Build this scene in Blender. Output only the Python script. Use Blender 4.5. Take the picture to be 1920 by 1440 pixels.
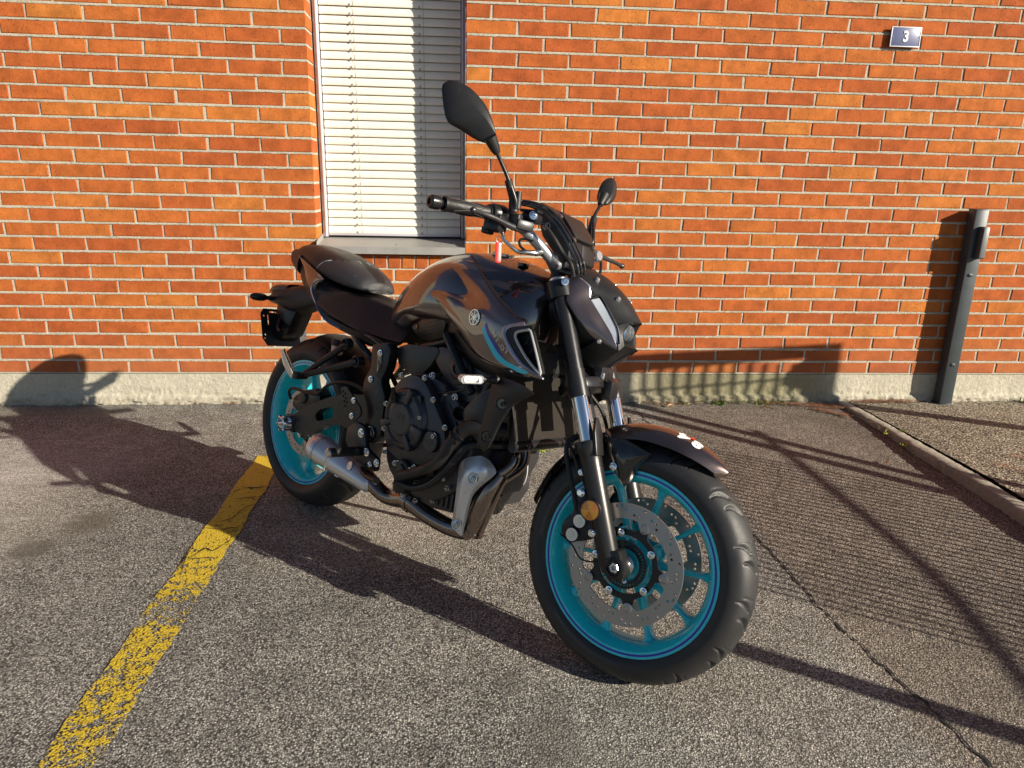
import bpy, math, random
import numpy as np
from mathutils import Vector, Matrix, geometry
random.seed(7)
R_ = math.radians
scene = bpy.context.scene
for o in list(bpy.data.objects): bpy.data.objects.remove(o)

# ---------------------------------------------------------------- camera
cam_data = bpy.data.cameras.new("camera"); cam = bpy.data.objects.new("camera", cam_data)
scene.collection.objects.link(cam); scene.camera = cam
cam_data.sensor_fit = 'HORIZONTAL'; cam_data.sensor_width = 36.0
cam_data.lens = 1356.4 / 1920 * 36.0
cam_data.clip_start = 0.05; cam_data.clip_end = 2000
def cam_axes(p, y, r):
    cy, sy, cp, sp = math.cos(y), math.sin(y), math.cos(p), math.sin(p)
    fwd = Vector((sy*cp, cy*cp, -sp)); right = Vector((cy, -sy, 0)); down = -right.cross(fwd)
    c, s = math.cos(r), math.sin(r)
    return c*right + s*down, -s*right + c*down, fwd
cr, cd, cf = cam_axes(0.2805, 0.0771, -0.0214)
m3 = Matrix((cr, -cd, -cf)).transposed()
cam.matrix_world = Matrix.Translation((2.235, -3.812, 1.211)) @ m3.to_4x4()

# ---------------------------------------------------------------- light
SUN_DIR = Vector((-1.55, 1.0, -0.70)).normalized()      # the way the light travels
sun_el = math.asin(-SUN_DIR.z)
sun_az = math.atan2(-SUN_DIR.x, -SUN_DIR.y)             # clockwise from +Y
world = bpy.data.worlds.new("World"); scene.world = world; world.use_nodes = True
wn = world.node_tree; wn.nodes.clear()
wo = wn.nodes.new('ShaderNodeOutputWorld'); bg = wn.nodes.new('ShaderNodeBackground')
sky = wn.nodes.new('ShaderNodeTexSky'); sky.sky_type = 'NISHITA'; sky.sun_disc = False
sky.sun_elevation = sun_el; sky.sun_rotation = sun_az; sky.air_density = 0.75; sky.dust_density = 0.3; sky.ozone_density = 1.5
bg.inputs['Strength'].default_value = 0.052
wn.links.new(sky.outputs[0], bg.inputs[0]); wn.links.new(bg.outputs[0], wo.inputs[0])
sl = bpy.data.lights.new("sun", 'SUN'); sl.energy = 5.0; sl.angle = R_(0.5); sl.color = (1.0, 0.90, 0.745)
so = bpy.data.objects.new("sun", sl); scene.collection.objects.link(so)
so.rotation_euler = SUN_DIR.to_track_quat('-Z', 'Y').to_euler(); so.location = (8, -6, 5)
scene.view_settings.view_transform = 'Standard'; scene.view_settings.look = 'None'
scene.view_settings.exposure = 0.72; scene.view_settings.gamma = 1.0; scene.view_settings.use_curve_mapping = False
scene.render.engine = 'CYCLES'
scene.cycles.max_bounces = 8; scene.cycles.transparent_max_bounces = 12

# ---------------------------------------------------------------- helpers
COL = scene.collection
def mesh_from(name, v, f, mat=None, smooth=35, mats=None, mi=None):
    me = bpy.data.meshes.new(name)
    me.from_pydata([tuple(p) for p in v], [], [tuple(q) for q in f])
    me.validate(clean_customdata=False)
    if mats:
        for m in mats: me.materials.append(m)
        if mi is not None and len(mi) == len(me.polygons): me.polygons.foreach_set('material_index', mi)
    elif mat: me.materials.append(mat)
    if smooth:
        me.polygons.foreach_set('use_smooth', [True]*len(me.polygons))
        me.set_sharp_from_angle(angle=R_(smooth))
    me.update()
    return me
def link(name, me, parent=None):
    o = bpy.data.objects.new(name, me); COL.objects.link(o)
    if parent: o.parent = parent
    return o
def tag(o, label=None, cat=None, group=None, kind=None):
    if label: o['label'] = label
    if cat: o['category'] = cat
    if group: o['group'] = group
    if kind: o['kind'] = kind
    return o
class G:
    """a bag of geometry"""
    def __init__(s): s.v = []; s.f = []; s.m = []
    def add(s, vf, m=0, T=None):
        v, f = vf; b = len(s.v)
        for p in v:
            p = Vector(p)
            s.v.append(T @ p if T is not None else p)
        s.f += [tuple(i+b for i in q) for q in f]; s.m += [m]*len(f)
        return s
    def mk(s, name, mat, parent=None, smooth=35, M=None, recalc=True):
        mats = mat if isinstance(mat, (list, tuple)) else [mat]
        me = mesh_from(name, s.v, s.f, smooth=0, mats=mats, mi=s.m)
        if recalc:
            import bmesh
            bm = bmesh.new(); bm.from_mesh(me); bmesh.ops.recalc_face_normals(bm, faces=bm.faces); bm.to_mesh(me); bm.free()
        if smooth:
            me.polygons.foreach_set('use_smooth', [True]*len(me.polygons)); me.set_sharp_from_angle(angle=R_(smooth))
        o = link(name, me, parent)
        if M is not None: o.matrix_local = M
        return o
def mirror(vf):
    v, f = vf
    return [Vector((p[0], -p[1], p[2])) for p in v], [tuple(reversed(q)) for q in f]
def catmull(P, n=6, closed=False):
    P = [Vector(p) for p in P]
    if len(P) < 3 and not closed:
        return [P[0].lerp(P[1], i/n) for i in range(n+1)]
    out = []; N = len(P)
    for i in range(N if closed else N-1):
        p0 = P[(i-1) % N] if closed or i > 0 else P[0]*2-P[1]
        p1, p2 = P[i], P[(i+1) % N]
        p3 = P[(i+2) % N] if closed or i+2 < N else P[-1]*2-P[-2]
        for k in range(n):
            t = k/n
            out.append(0.5*((2*p1)+(-p0+p2)*t+(2*p0-5*p1+4*p2-p3)*t*t+(-p0+3*p1-3*p2+p3)*t**3))
    if not closed: out.append(P[-1])
    return out
def resample(P, n, smooth=True):
    Q = catmull(P, 10) if smooth else [Vector(p) for p in P]
    d = [0]
    for a, b in zip(Q, Q[1:]): d.append(d[-1]+(b-a).length)
    out = []; j = 0
    for i in range(n):
        s = d[-1]*i/(n-1)
        while j < len(Q)-2 and d[j+1] < s: j += 1
        L = d[j+1]-d[j]; out.append(Q[j].lerp(Q[j+1], (s-d[j])/L if L > 0 else 0))
    return out
def tube(P, r, seg=12, sub=5, closed=False, caps=True, smooth=True):
    P = [Vector(p) for p in P]
    rs = r if isinstance(r, (list, tuple)) else [r]*len(P)
    if smooth and len(P) > 2 or closed:
        Q = catmull(P, sub, closed)
        RR = []
        N = len(P)
        for i in range(N if closed else N-1):
            for k in range(sub): RR.append(rs[i]+(rs[(i+1) % N]-rs[i])*k/sub)
        if not closed: RR.append(rs[-1])
    else: Q, RR = P, list(rs)
    n = len(Q); v = []; f = []
    t0 = (Q[1]-Q[0]).normalized()
    ref = Vector((0, 0, 1)) if abs(t0.z) < 0.9 else Vector((1, 0, 0))
    nrm = t0.cross(ref).normalized()
    for i in range(n):
        if closed: t = (Q[(i+1) % n]-Q[i-1]).normalized()
        else: t = (Q[min(i+1, n-1)]-Q[max(i-1, 0)]).normalized()
        nrm = (nrm-t*nrm.dot(t)).normalized(); b = t.cross(nrm)
        for k in range(seg):
            a = 2*math.pi*k/seg
            v.append(Q[i]+(nrm*math.cos(a)+b*math.sin(a))*RR[i])
    for i in range(n if closed else n-1):
        for k in range(seg):
            a, b2 = i*seg+k, i*seg+(k+1) % seg
            c, d = ((i+1) % n)*seg+(k+1) % seg, ((i+1) % n)*seg+k
            f.append((a, b2, c, d))
    if caps and not closed:
        f.append(tuple(range(seg))[::-1]); f.append(tuple((n-1)*seg+k for k in range(seg)))
    return v, f
def axis_m(o, d):
    """matrix with +Z along d, origin o"""
    q = Vector(d).normalized().to_track_quat('Z', 'Y')
    return Matrix.Translation(Vector(o)) @ q.to_matrix().to_4x4()
def lathe(prof, o=(0, 0, 0), d=(0, 0, 1), seg=32, closed=False):
    """prof: (radius, height) pairs"""
    v = []; f = []; n = len(prof)
    for r, h in prof:
        for k in range(seg):
            a = 2*math.pi*k/seg; v.append(Vector((max(r, 1e-5)*math.cos(a), max(r, 1e-5)*math.sin(a), h)))
    for i in range(n if closed else n-1):
        for k in range(seg):
            j = (i+1) % n
            f.append((i*seg+k, i*seg+(k+1) % seg, j*seg+(k+1) % seg, j*seg+k))
    T = axis_m(o, d)
    return [T @ p for p in v], f
def cyl(a, b, r, seg=16, r2=None, bev=0):
    a, b = Vector(a), Vector(b); L = (b-a).length; r2 = r if r2 is None else r2
    if bev: pr = [(0, 0), (r-bev, 0), (r, bev), (r2, L-bev), (r2-bev, L), (0, L)]
    else: pr = [(0, 0), (r, 0), (r2, L), (0, L)]
    return lathe(pr, a, b-a, seg)
def box(c, s, bev=0, T=None):
    import bmesh
    bm = bmesh.new(); bmesh.ops.create_cube(bm, size=1)
    for p in bm.verts: p.co = Vector((p.co.x*s[0], p.co.y*s[1], p.co.z*s[2]))
    if bev: bmesh.ops.bevel(bm, geom=list(bm.edges), offset=bev, segments=2, affect='EDGES', profile=0.5)
    M = Matrix.Translation(Vector(c)) @ (T.to_4x4() if T is not None else Matrix())
    v = [M @ p.co for p in bm.verts]; bm.verts.index_update(); f = [tuple(x.index for x in q.verts) for q in bm.faces]
    bm.free(); return v, f
def prism(P, ext, bev=0, seg=2):
    """3D polygon P extruded by vector ext, edges bevelled"""
    import bmesh
    bm = bmesh.new(); ext = Vector(ext)
    a = [bm.verts.new(Vector(p)) for p in P]; b = [bm.verts.new(Vector(p)+ext) for p in P]; n = len(P)
    bm.faces.new(a[::-1]); bm.faces.new(b)
    for i in range(n): bm.faces.new((a[i], a[(i+1) % n], b[(i+1) % n], b[i]))
    bmesh.ops.recalc_face_normals(bm, faces=bm.faces)
    if bev: bmesh.ops.bevel(bm, geom=list(bm.edges), offset=bev, segments=seg, affect='EDGES', profile=0.5, clamp_overlap=True)
    bmesh.ops.triangulate(bm, faces=[q for q in bm.faces if len(q.verts) > 4])
    bm.verts.index_update()
    v = [p.co.copy() for p in bm.verts]; f = [tuple(x.index for x in q.verts) for q in bm.faces]
    bm.free(); return v, f
def round_poly(P, r, n=4):
    """round the corners of a polygon"""
    P = [Vector(p) for p in P]; out = []
    N = len(P)
    for i in range(N):
        p, a, b = P[i], P[i-1], P[(i+1) % N]
        u, w = (a-p), (b-p); rr = min(r, u.length*.45, w.length*.45)
        s, e = p+u.normalized()*rr, p+w.normalized()*rr
        for k in range(n+1):
            t = k/n; out.append(s*(1-t)**2+p*2*t*(1-t)+e*t*t)
    return out
def surf(curves, nu=24, nv=4, smooth=True):
    """grid of points through several curves (curves run along u)"""
    C = [resample(c, nu, smooth) for c in curves]
    cols = []
    for i in range(nu):
        pts = [c[i] for c in C]
        cols.append(catmull(pts, nv) if len(pts) > 2 else [pts[0].lerp(pts[1], k/nv) for k in range(nv+1)])
    return cols
def grid_vf(cols, th=0.0, closed_u=False, closed_v=False, out=None):
    nu, nv = len(cols), len(cols[0]); v = [p for c in cols for p in c]; f = []
    for i in range(nu if closed_u else nu-1):
        for j in range(nv if closed_v else nv-1):
            i2, j2 = (i+1) % nu, (j+1) % nv
            f.append((i*nv+j, i2*nv+j, i2*nv+j2, i*nv+j2))
    if not th: return v, f
    # thickness along averaged normals
    N = [Vector() for _ in v]
    for q in f:
        n = (v[q[2]]-v[q[0]]).cross(v[q[3]]-v[q[1]])
        for k in q: N[k] += n
    if out is not None and sum((n.dot(Vector(out)) for n in N), 0) < 0: th = -th
    b = len(v); v2 = v+[p-N[i].normalized()*th if N[i].length else p for i, p in enumerate(v)]
    f2 = f+[tuple(k+b for k in reversed(q)) for q in f]
    def edge(a, c): f2.append((a, c, c+b, a+b))
    if not closed_v:
        for i in range(nu if closed_u else nu-1):
            i2 = (i+1) % nu; edge(i2*nv, i*nv); edge(i*nv+nv-1, i2*nv+nv-1)
    if not closed_u:
        for j in range(nv-1): edge(j, j+1); edge((nu-1)*nv+j+1, (nu-1)*nv+j)
    return v2, f2
def section_loft(secs, sub=4, vsub=3, cap=True):
    """secs: list of (x,[(y,z)...half profile from top centre to bottom centre]); mirrored"""
    rows = []
    for x, h in secs:
        hp = [(x if len(p) == 2 else p[2], p[0], p[1]) for p in h]
        hp = catmull(hp, vsub)
        rows.append(hp)
    n = len(rows[0]); grid = []
    cols = [catmull([r[j] for r in rows], sub) for j in range(n)]
    for i in range(len(cols[0])):
        R = [cols[j][i] for j in range(n)]
        L = [Vector((p.x, -p.y, p.z)) for p in R]
        ring = [Vector((p.x, -abs(p.y), p.z)) for p in R]+[Vector((p.x, abs(p.y), p.z)) for p in reversed(R[1:-1])]
        grid.append(ring)
    v, f = grid_vf(grid, closed_v=True)
    if cap:
        m = len(grid[0])
        for base in (0, (len(grid)-1)*m):
            c = sum((v[base+k] for k in range(m)), Vector())/m; v.append(c); ci = len(v)-1
            for k in range(m): f.append((base+k, base+(k+1) % m, ci))
    return v, f
def plate(outer, holes, th, T, n2=None):
    """flat plate in the XY plane with round/poly holes, thickness th, moved by T"""
    loops = [outer]+holes; v = []; e = []
    for L in loops:
        b = len(v); v += [Vector((p[0], p[1])) for p in L]; e += [(b+i, b+(i+1) % len(L)) for i in range(len(L))]
    ov, oe, of, *_ = geometry.delaunay_2d_cdt(v, e, [], 0, 1e-7)
    def inside(p, L):
        c = False; j = len(L)-1
        for i in range(len(L)):
            xi, yi = L[i][0], L[i][1]; xj, yj = L[j][0], L[j][1]
            if (yi > p[1]) != (yj > p[1]) and p[0] < (xj-xi)*(p[1]-yi)/(yj-yi)+xi: c = not c
            j = i
        return c
    fs = []
    for t in of:
        c = sum((ov[k] for k in t), Vector((0, 0)))/len(t)
        if inside(c, outer) and not any(inside(c, h) for h in holes): fs.append(tuple(t))
    n = len(ov)
    V = [T @ Vector((p[0], p[1], th/2)) for p in ov]+[T @ Vector((p[0], p[1], -th/2)) for p in ov]
    F = list(fs)+[tuple(k+n for k in reversed(t)) for t in fs]
    cnt = {}
    for t in fs:
        for a, b in zip(t, t[1:]+t[:1]): cnt[(a, b)] = 1
    for (a, b) in cnt:
        if (b, a) not in cnt: F.append((b, a, a+n, b+n))
    return V, F
def circle(cx, cy, r, n=12, ph=0):
    return [(cx+r*math.cos(2*math.pi*k/n+ph), cy+r*math.sin(2*math.pi*k/n+ph)) for k in range(n)]
def cap_bolt(o, d, r=.006, h=.005):
    """socket head screw"""
    g = G(); d = Vector(d).normalized(); o = Vector(o)
    g.add(lathe([(r*1.45, 0), (r*1.45, h*.3), (r, h*.35), (r, h*.9), (r*.85, h), (r*.5, h), (r*.48, h*.35), (0, h*.35)], o, d, 14))
    return g.v, g.f
def font_vf(txt, size=1.0, ext=0.02, bold=0.0, space=1.0):
    cu = bpy.data.curves.new('t', 'FONT'); cu.body = txt; cu.size = size; cu.extrude = ext; cu.offset = bold
    cu.align_x = 'CENTER'; cu.align_y = 'CENTER'; cu.space_character = space; cu.resolution_u = 4
    o = bpy.data.objects.new('t', cu); COL.objects.link(o)
    dg = bpy.context.evaluated_depsgraph_get(); me = bpy.data.meshes.new_from_object(o.evaluated_get(dg))
    v = [p.co.copy() for p in me.vertices]; f = [tuple(q.vertices) for q in me.polygons]
    bpy.data.objects.remove(o); bpy.data.curves.remove(cu); bpy.data.meshes.remove(me)
    return v, f

# ---------------------------------------------------------------- materials
def new_mat(name):
    m = bpy.data.materials.new(name); m.use_nodes = True; nt = m.node_tree
    return m, nt, nt.nodes['Principled BSDF']
def N(nt, t, **kw):
    n = nt.nodes.new(t)
    for k, v in kw.items():
        if k in n.inputs: n.inputs[k].default_value = v
        else: setattr(n, k, v)
    return n
def simple(name, col, rough=.5, metal=0, coat=0, coat_r=.03, bump=0, bscale=400, var=0, spec=None, aniso=0, trans=0, ior=None, grime=0):
    m, nt, b = new_mat(name)
    b.inputs['Base Color'].default_value = (*col, 1); b.inputs['Roughness'].default_value = rough; b.inputs['Metallic'].default_value = metal
    b.inputs['Coat Weight'].default_value = coat; b.inputs['Coat Roughness'].default_value = coat_r
    if spec is not None: b.inputs['Specular IOR Level'].default_value = spec
    if trans: b.inputs['Transmission Weight'].default_value = trans
    if ior: b.inputs['IOR'].default_value = ior
    tc = N(nt, 'ShaderNodeTexCoord')
    if bump:
        n = N(nt, 'ShaderNodeTexNoise', Scale=bscale, Detail=3); nt.links.new(tc.outputs['Object'], n.inputs['Vector'])
        bp = N(nt, 'ShaderNodeBump', Strength=bump, Distance=.001); nt.links.new(n.outputs['Fac'], bp.inputs['Height']); nt.links.new(bp.outputs[0], b.inputs['Normal'])
    if var:
        n = N(nt, 'ShaderNodeTexNoise', Scale=14, Detail=6, Roughness=.65); nt.links.new(tc.outputs['Object'], n.inputs['Vector'])
        r = N(nt, 'ShaderNodeMapRange'); nt.links.new(n.outputs['Fac'], r.inputs[0])
        r.inputs[1].default_value = .3; r.inputs[2].default_value = .7; r.inputs[3].default_value = max(0, rough-var); r.inputs[4].default_value = min(1, rough+var)
        nt.links.new(r.outputs[0], b.inputs['Roughness'])
        mx = N(nt, 'ShaderNodeMix', data_type='RGBA'); mx.inputs[6].default_value = (*[c*.85 for c in col], 1); mx.inputs[7].default_value = (*[min(1, c*1.15+grime*.02) for c in col], 1)
        nt.links.new(n.outputs['Fac'], mx.inputs[0]); nt.links.new(mx.outputs[2], b.inputs['Base Color'])
    return m
def flake_mat(name, col, rough=.28, metal=.75):
    m, nt, b = new_mat(name)
    b.inputs['Metallic'].default_value = metal; b.inputs['Roughness'].default_value = rough
    b.inputs['Coat Weight'].default_value = 1; b.inputs['Coat Roughness'].default_value = .012; b.inputs['Coat IOR'].default_value = 2.0
    tc = N(nt, 'ShaderNodeTexCoord'); vo = N(nt, 'ShaderNodeTexVoronoi', Scale=1400)
    nt.links.new(tc.outputs['Object'], vo.inputs['Vector'])
    mx = N(nt, 'ShaderNodeMix', data_type='RGBA'); mx.inputs[6].default_value = (*[c*.75 for c in col], 1); mx.inputs[7].default_value = (*[c*1.35 for c in col], 1)
    nt.links.new(vo.outputs['Color'], mx.inputs[0]); nt.links.new(mx.outputs[2], b.inputs['Base Color'])
    return m
M = {}
M['paint'] = flake_mat('storm_grey_metallic_paint', (.078, .056, .050), .33, .8)
M['cyan'] = simple('cyan_wheel_paint', (.018, .66, .76), .28, 0, .6, .08, var=.08)
M['blue'] = simple('dark_blue_tape', (.014, .016, .42), .3, 0, .3)
M['sticker'] = simple('cyan_tape', (.01, .60, .82), .35, 0, .2)
M['matte'] = simple('matte_black_plastic', (.0105, .0105, .0115), .46, 0, bump=.35, bscale=900, var=.08)
M['satin'] = simple('satin_black_metal', (.020, .020, .0225), .30, .35, bump=.1, bscale=700, var=.08)
M['gloss'] = simple('gloss_black', (.005, .005, .006), .07, 0, 1)
M['rubber'] = simple('tyre_rubber', (.010, .010, .0105), .5, 0, bump=.25, bscale=500, var=.1)
M['tread'] = simple('tread_rubber', (.019, .019, .020), .52, 0, bump=.35, bscale=600, var=.1, grime=.4)
M['engine'] = simple('dark_engine_coating', (.055, .055, .060), .34, .5, bump=.25, bscale=500, var=.1)
M['seat'] = simple('seat_vinyl', (.0125, .012, .0125), .42, 0, bump=.6, bscale=700, var=.05)
M['seat2'] = simple('pillion_side_vinyl', (.032, .032, .035), .33, 0, bump=1.0, bscale=1100)
M['thread'] = simple('grey_piping', (.42, .42, .43), .6)
M['chrome'] = simple('chrome', (.82, .83, .85), .06, 1)
M['steel'] = simple('brushed_steel', (.55, .54, .53), .28, 1, var=.1)
M['disc'] = simple('brake_disc_steel', (.40, .375, .36), .36, .85, var=.08)
M['silver'] = simple('matte_silver_steel', (.72, .73, .75), .32, .55, bump=.15, bscale=500, var=.07)
M['alu'] = simple('satin_aluminium', (.62, .62, .63), .25, .8, var=.08)
M['fork'] = simple('grey_fork_slider', (.045, .044, .043), .32, .7, bump=.1, bscale=600)
M['bar'] = simple('anodised_handlebar', (.50, .52, .55), .3, .75)
M['pipe'] = simple('header_pipe_steel', (.26, .21, .18), .2, .95, var=.12)
M['amber'] = simple('amber_reflector', (1, .40, .02), .22, 0, 1, .02, bump=1.0, bscale=380)
M['amber2'] = simple('amber_reflector_dark', (.80, .25, .008), .25, 0, 1, .02, bump=1.0, bscale=380)
M['lens'] = simple('clear_lens', (.80, .82, .84), .1, .3, 1, .01, bump=.6, bscale=250)
M['glass'] = simple('headlamp_glass', (.9, .95, 1.0), .02, 0, 0, trans=.95, ior=1.45)
M['led'] = simple('daytime_light_bar', (.50, .54, .60), .22, .2, .8, bump=.5, bscale=120)
M['red'] = simple('red_tag', (.75, .01, .008), .4, 0, .3)
M['white'] = simple('white_print', (.8, .8, .8), .45)
M['fluid'] = simple('brake_fluid_pot', (.75, .50, .42), .3, 0, .4)
M['greyframe'] = simple('light_grey_trim', (.50, .50, .49), .4, .2, .3)
M['knee'] = simple('knee_cover_plastic', (.026, .023, .021), .34, 0, bump=.3, bscale=900, var=.06)
M['trim'] = simple('lavender_metallic_edge', (.34, .33, .41), .34, .7, .3)  # intake strip colour; on the headlamp cheeks it stands for a sunlit edge
M['brass'] = simple('gold_fitting', (.6, .38, .1), .3, .9)

# ---------------------------------------------------------------- setting materials
def ground_material(name, base, stone_lo, stone_hi, scale, bump, patches=True):
    m, nt, b = new_mat(name); L = nt.links
    geo = N(nt, 'ShaderNodeNewGeometry')
    def tex(t, **k):
        n = N(nt, t, **k); L.new(geo.outputs['Position'], n.inputs['Vector']); return n
    v = tex('ShaderNodeTexVoronoi', Scale=scale); v2 = tex('ShaderNodeTexVoronoi', Scale=scale*2.3)
    n1 = tex('ShaderNodeTexNoise', Scale=1.1, Detail=5, Roughness=.6); n2 = tex('ShaderNodeTexNoise', Scale=scale*.55, Detail=5, Roughness=.75)
    n3 = tex('ShaderNodeTexNoise', Scale=9, Detail=6, Roughness=.65)
    ramp = N(nt, 'ShaderNodeValToRGB'); e = ramp.color_ramp.elements
    e[0].position = 0; e[0].color = (*base, 1); e[1].position = 1; e[1].color = (*stone_hi, 1)
    x = e.new(.62); x.color = (*stone_lo, 1); y = e.new(.90); y.color = (*[(a+c)/2 for a, c in zip(stone_lo, stone_hi)], 1)
    sep = N(nt, 'ShaderNodeSeparateColor'); L.new(v.outputs['Color'], sep.inputs[0]); L.new(sep.outputs[0], ramp.inputs[0])
    # binder between the stones
    r1 = N(nt, 'ShaderNodeMapRange'); L.new(v.outputs['Distance'], r1.inputs[0]); r1.inputs[1].default_value = .25; r1.inputs[2].default_value = .75
    mx = N(nt, 'ShaderNodeMix', data_type='RGBA'); L.new(r1.outputs[0], mx.inputs[0]); L.new(ramp.outputs[0], mx.inputs[6]); mx.inputs[7].default_value = (*[c*.30 for c in base], 1)
    last = mx.outputs[2]
    def mul(fac, lo, hi, a=.3, c=.7):
        nonlocal last
        r = N(nt, 'ShaderNodeMapRange'); L.new(fac, r.inputs[0]); r.inputs[1].default_value = a; r.inputs[2].default_value = c
        r.inputs[3].default_value = lo; r.inputs[4].default_value = hi
        q = N(nt, 'ShaderNodeMix', data_type='RGBA', blend_type='MULTIPLY'); q.inputs[0].default_value = 1
        L.new(last, q.inputs[6]); L.new(r.outputs[0], q.inputs[7]); last = q.outputs[2]
    mul(n1.outputs['Fac'], .76, 1.18); mul(n3.outputs['Fac'], .78, 1.2); mul(n2.outputs['Fac'], .70, 1.32)
    h = N(nt, 'ShaderNodeMath', operation='MULTIPLY_ADD'); L.new(v.outputs['Distance'], h.inputs[0]); h.inputs[1].default_value = -1.0
    a2 = N(nt, 'ShaderNodeMath', operation='MULTIPLY_ADD'); L.new(v2.outputs['Distance'], a2.inputs[0]); a2.inputs[1].default_value = -.45; L.new(n2.outputs['Fac'], a2.inputs[2])
    L.new(a2.outputs[0], h.inputs[2])
    h2 = N(nt, 'ShaderNodeMath', operation='MULTIPLY_ADD'); L.new(n3.outputs['Fac'], h2.inputs[0]); h2.inputs[1].default_value = 1.2; L.new(h.outputs[0], h2.inputs[2])
    bp = N(nt, 'ShaderNodeBump', Strength=1.0, Distance=bump); L.new(h2.outputs[0], bp.inputs['Height']); L.new(bp.outputs[0], b.inputs['Normal'])
    b.inputs['Roughness'].default_value = .82; b.inputs['Specular IOR Level'].default_value = .35
    return m, nt, b, geo, last
def spot(nt, geo, last, x, y, r, col, strength, noise=.5, sx=1, sy=1, add=False, streak=0):
    """an irregular stain with a shape of its own"""
    L = nt.links
    mp = N(nt, 'ShaderNodeMapping', vector_type='TEXTURE'); mp.inputs['Location'].default_value = (x, y, 0); mp.inputs['Scale'].default_value = (r*sx, r*sy, 1)
    L.new(geo.outputs['Position'], mp.inputs['Vector'])
    ln = N(nt, 'ShaderNodeVectorMath', operation='LENGTH'); L.new(mp.outputs[0], ln.inputs[0])
    nz = N(nt, 'ShaderNodeTexNoise', Scale=3/r*.3, Detail=8, Roughness=.8); L.new(geo.outputs['Position'], nz.inputs['Vector'])
    ad = N(nt, 'ShaderNodeMath', operation='MULTIPLY_ADD'); L.new(nz.outputs['Fac'], ad.inputs[0]); ad.inputs[1].default_value = noise*2; L.new(ln.outputs['Value'], ad.inputs[2])
    rr = N(nt, 'ShaderNodeMapRange', interpolation_type='SMOOTHSTEP'); L.new(ad.outputs[0], rr.inputs[0]); rr.inputs[1].default_value = .45+noise; rr.inputs[2].default_value = 1.1+noise
    rr.inputs[3].default_value = strength; rr.inputs[4].default_value = 0
    fac = rr.outputs[0]
    if streak:
        m2 = N(nt, 'ShaderNodeMapping'); m2.inputs['Rotation'].default_value = (0, 0, .35); m2.inputs['Scale'].default_value = (streak*.35, streak, 1); L.new(geo.outputs['Position'], m2.inputs['Vector'])
        n5 = N(nt, 'ShaderNodeTexNoise', Scale=1, Detail=9, Roughness=.8); L.new(m2.outputs[0], n5.inputs['Vector'])
        r5 = N(nt, 'ShaderNodeMapRange', interpolation_type='SMOOTHSTEP'); L.new(n5.outputs['Fac'], r5.inputs[0]); r5.inputs[1].default_value = .50; r5.inputs[2].default_value = .72
        m5 = N(nt, 'ShaderNodeMath', operation='MULTIPLY'); L.new(fac, m5.inputs[0]); L.new(r5.outputs[0], m5.inputs[1]); fac = m5.outputs[0]
    q = N(nt, 'ShaderNodeMix', data_type='RGBA', blend_type='ADD' if add else 'MIX'); L.new(fac, q.inputs[0]); L.new(last, q.inputs[6]); q.inputs[7].default_value = (*col, 1)
    return q.outputs[2]

asph, nt, b, geo, last = ground_material('asphalt', (.190, .180, .162), (.39, .37, .332), (.78, .755, .69), 205, .0038)
# fresher, browner lane right of the seam (x > 3.3)
sx = N(nt, 'ShaderNodeSeparateXYZ'); nt.links.new(geo.outputs['Position'], sx.inputs[0])
r = N(nt, 'ShaderNodeMapRange'); nt.links.new(sx.outputs[0], r.inputs[0]); r.inputs[1].default_value = 3.26; r.inputs[2].default_value = 3.34
q = N(nt, 'ShaderNodeMix', data_type='RGBA', blend_type='MULTIPLY'); nt.links.new(r.outputs[0], q.inputs[0]); nt.links.new(last, q.inputs[6]); q.inputs[7].default_value = (.90, .82, .76, 1)
last = q.outputs[2]
for args in ((.93, -1.39, .10, (.08, .068, .05), .7, .4), (.84, -1.576, .085, (.07, .06, .05), .7, .4),
             (.2, -.12, .35, (.20, .18, .14), .45, .6, 1.6, .4), (2.45, -2.55, .16, (.10, .09, .08), .45, .9, .5, 1.8), (2.36, -2.3, .05, (.09, .08, .07), .5, .5),
             (.35, -.75, .75, (.10, .10, .10), .8, .9, 1, .6, True), (.15, -1.35, .8, (.16, .15, .13), .8, .9, 1, 1, True), (1.9, -1.35, .5, (.12, .10, .07), .7, .8, 1, 1, True), (3.0, -2.6, .9, (.06, .055, .045), .8, .9, 1, 1, True),
             (.5, -.75, .7, (.55, .55, .56), .9, .8, 1, .7, False, 26), (.1, -1.35, .9, (.62, .60, .55), .9, .8, 1, 1, False, 20), (1.95, -1.1, .5, (.6, .58, .52), .5, .8, 1, 1, False, 30)):
    last = spot(nt, geo, last, *args)
nt.links.new(last, b.inputs['Base Color'])

pave, nt, b, geo, last = ground_material('exposed_aggregate_concrete', (.26, .22, .165), (.46, .40, .30), (.72, .66, .52), 92, .006)
nt.links.new(last, b.inputs['Base Color'])

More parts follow.
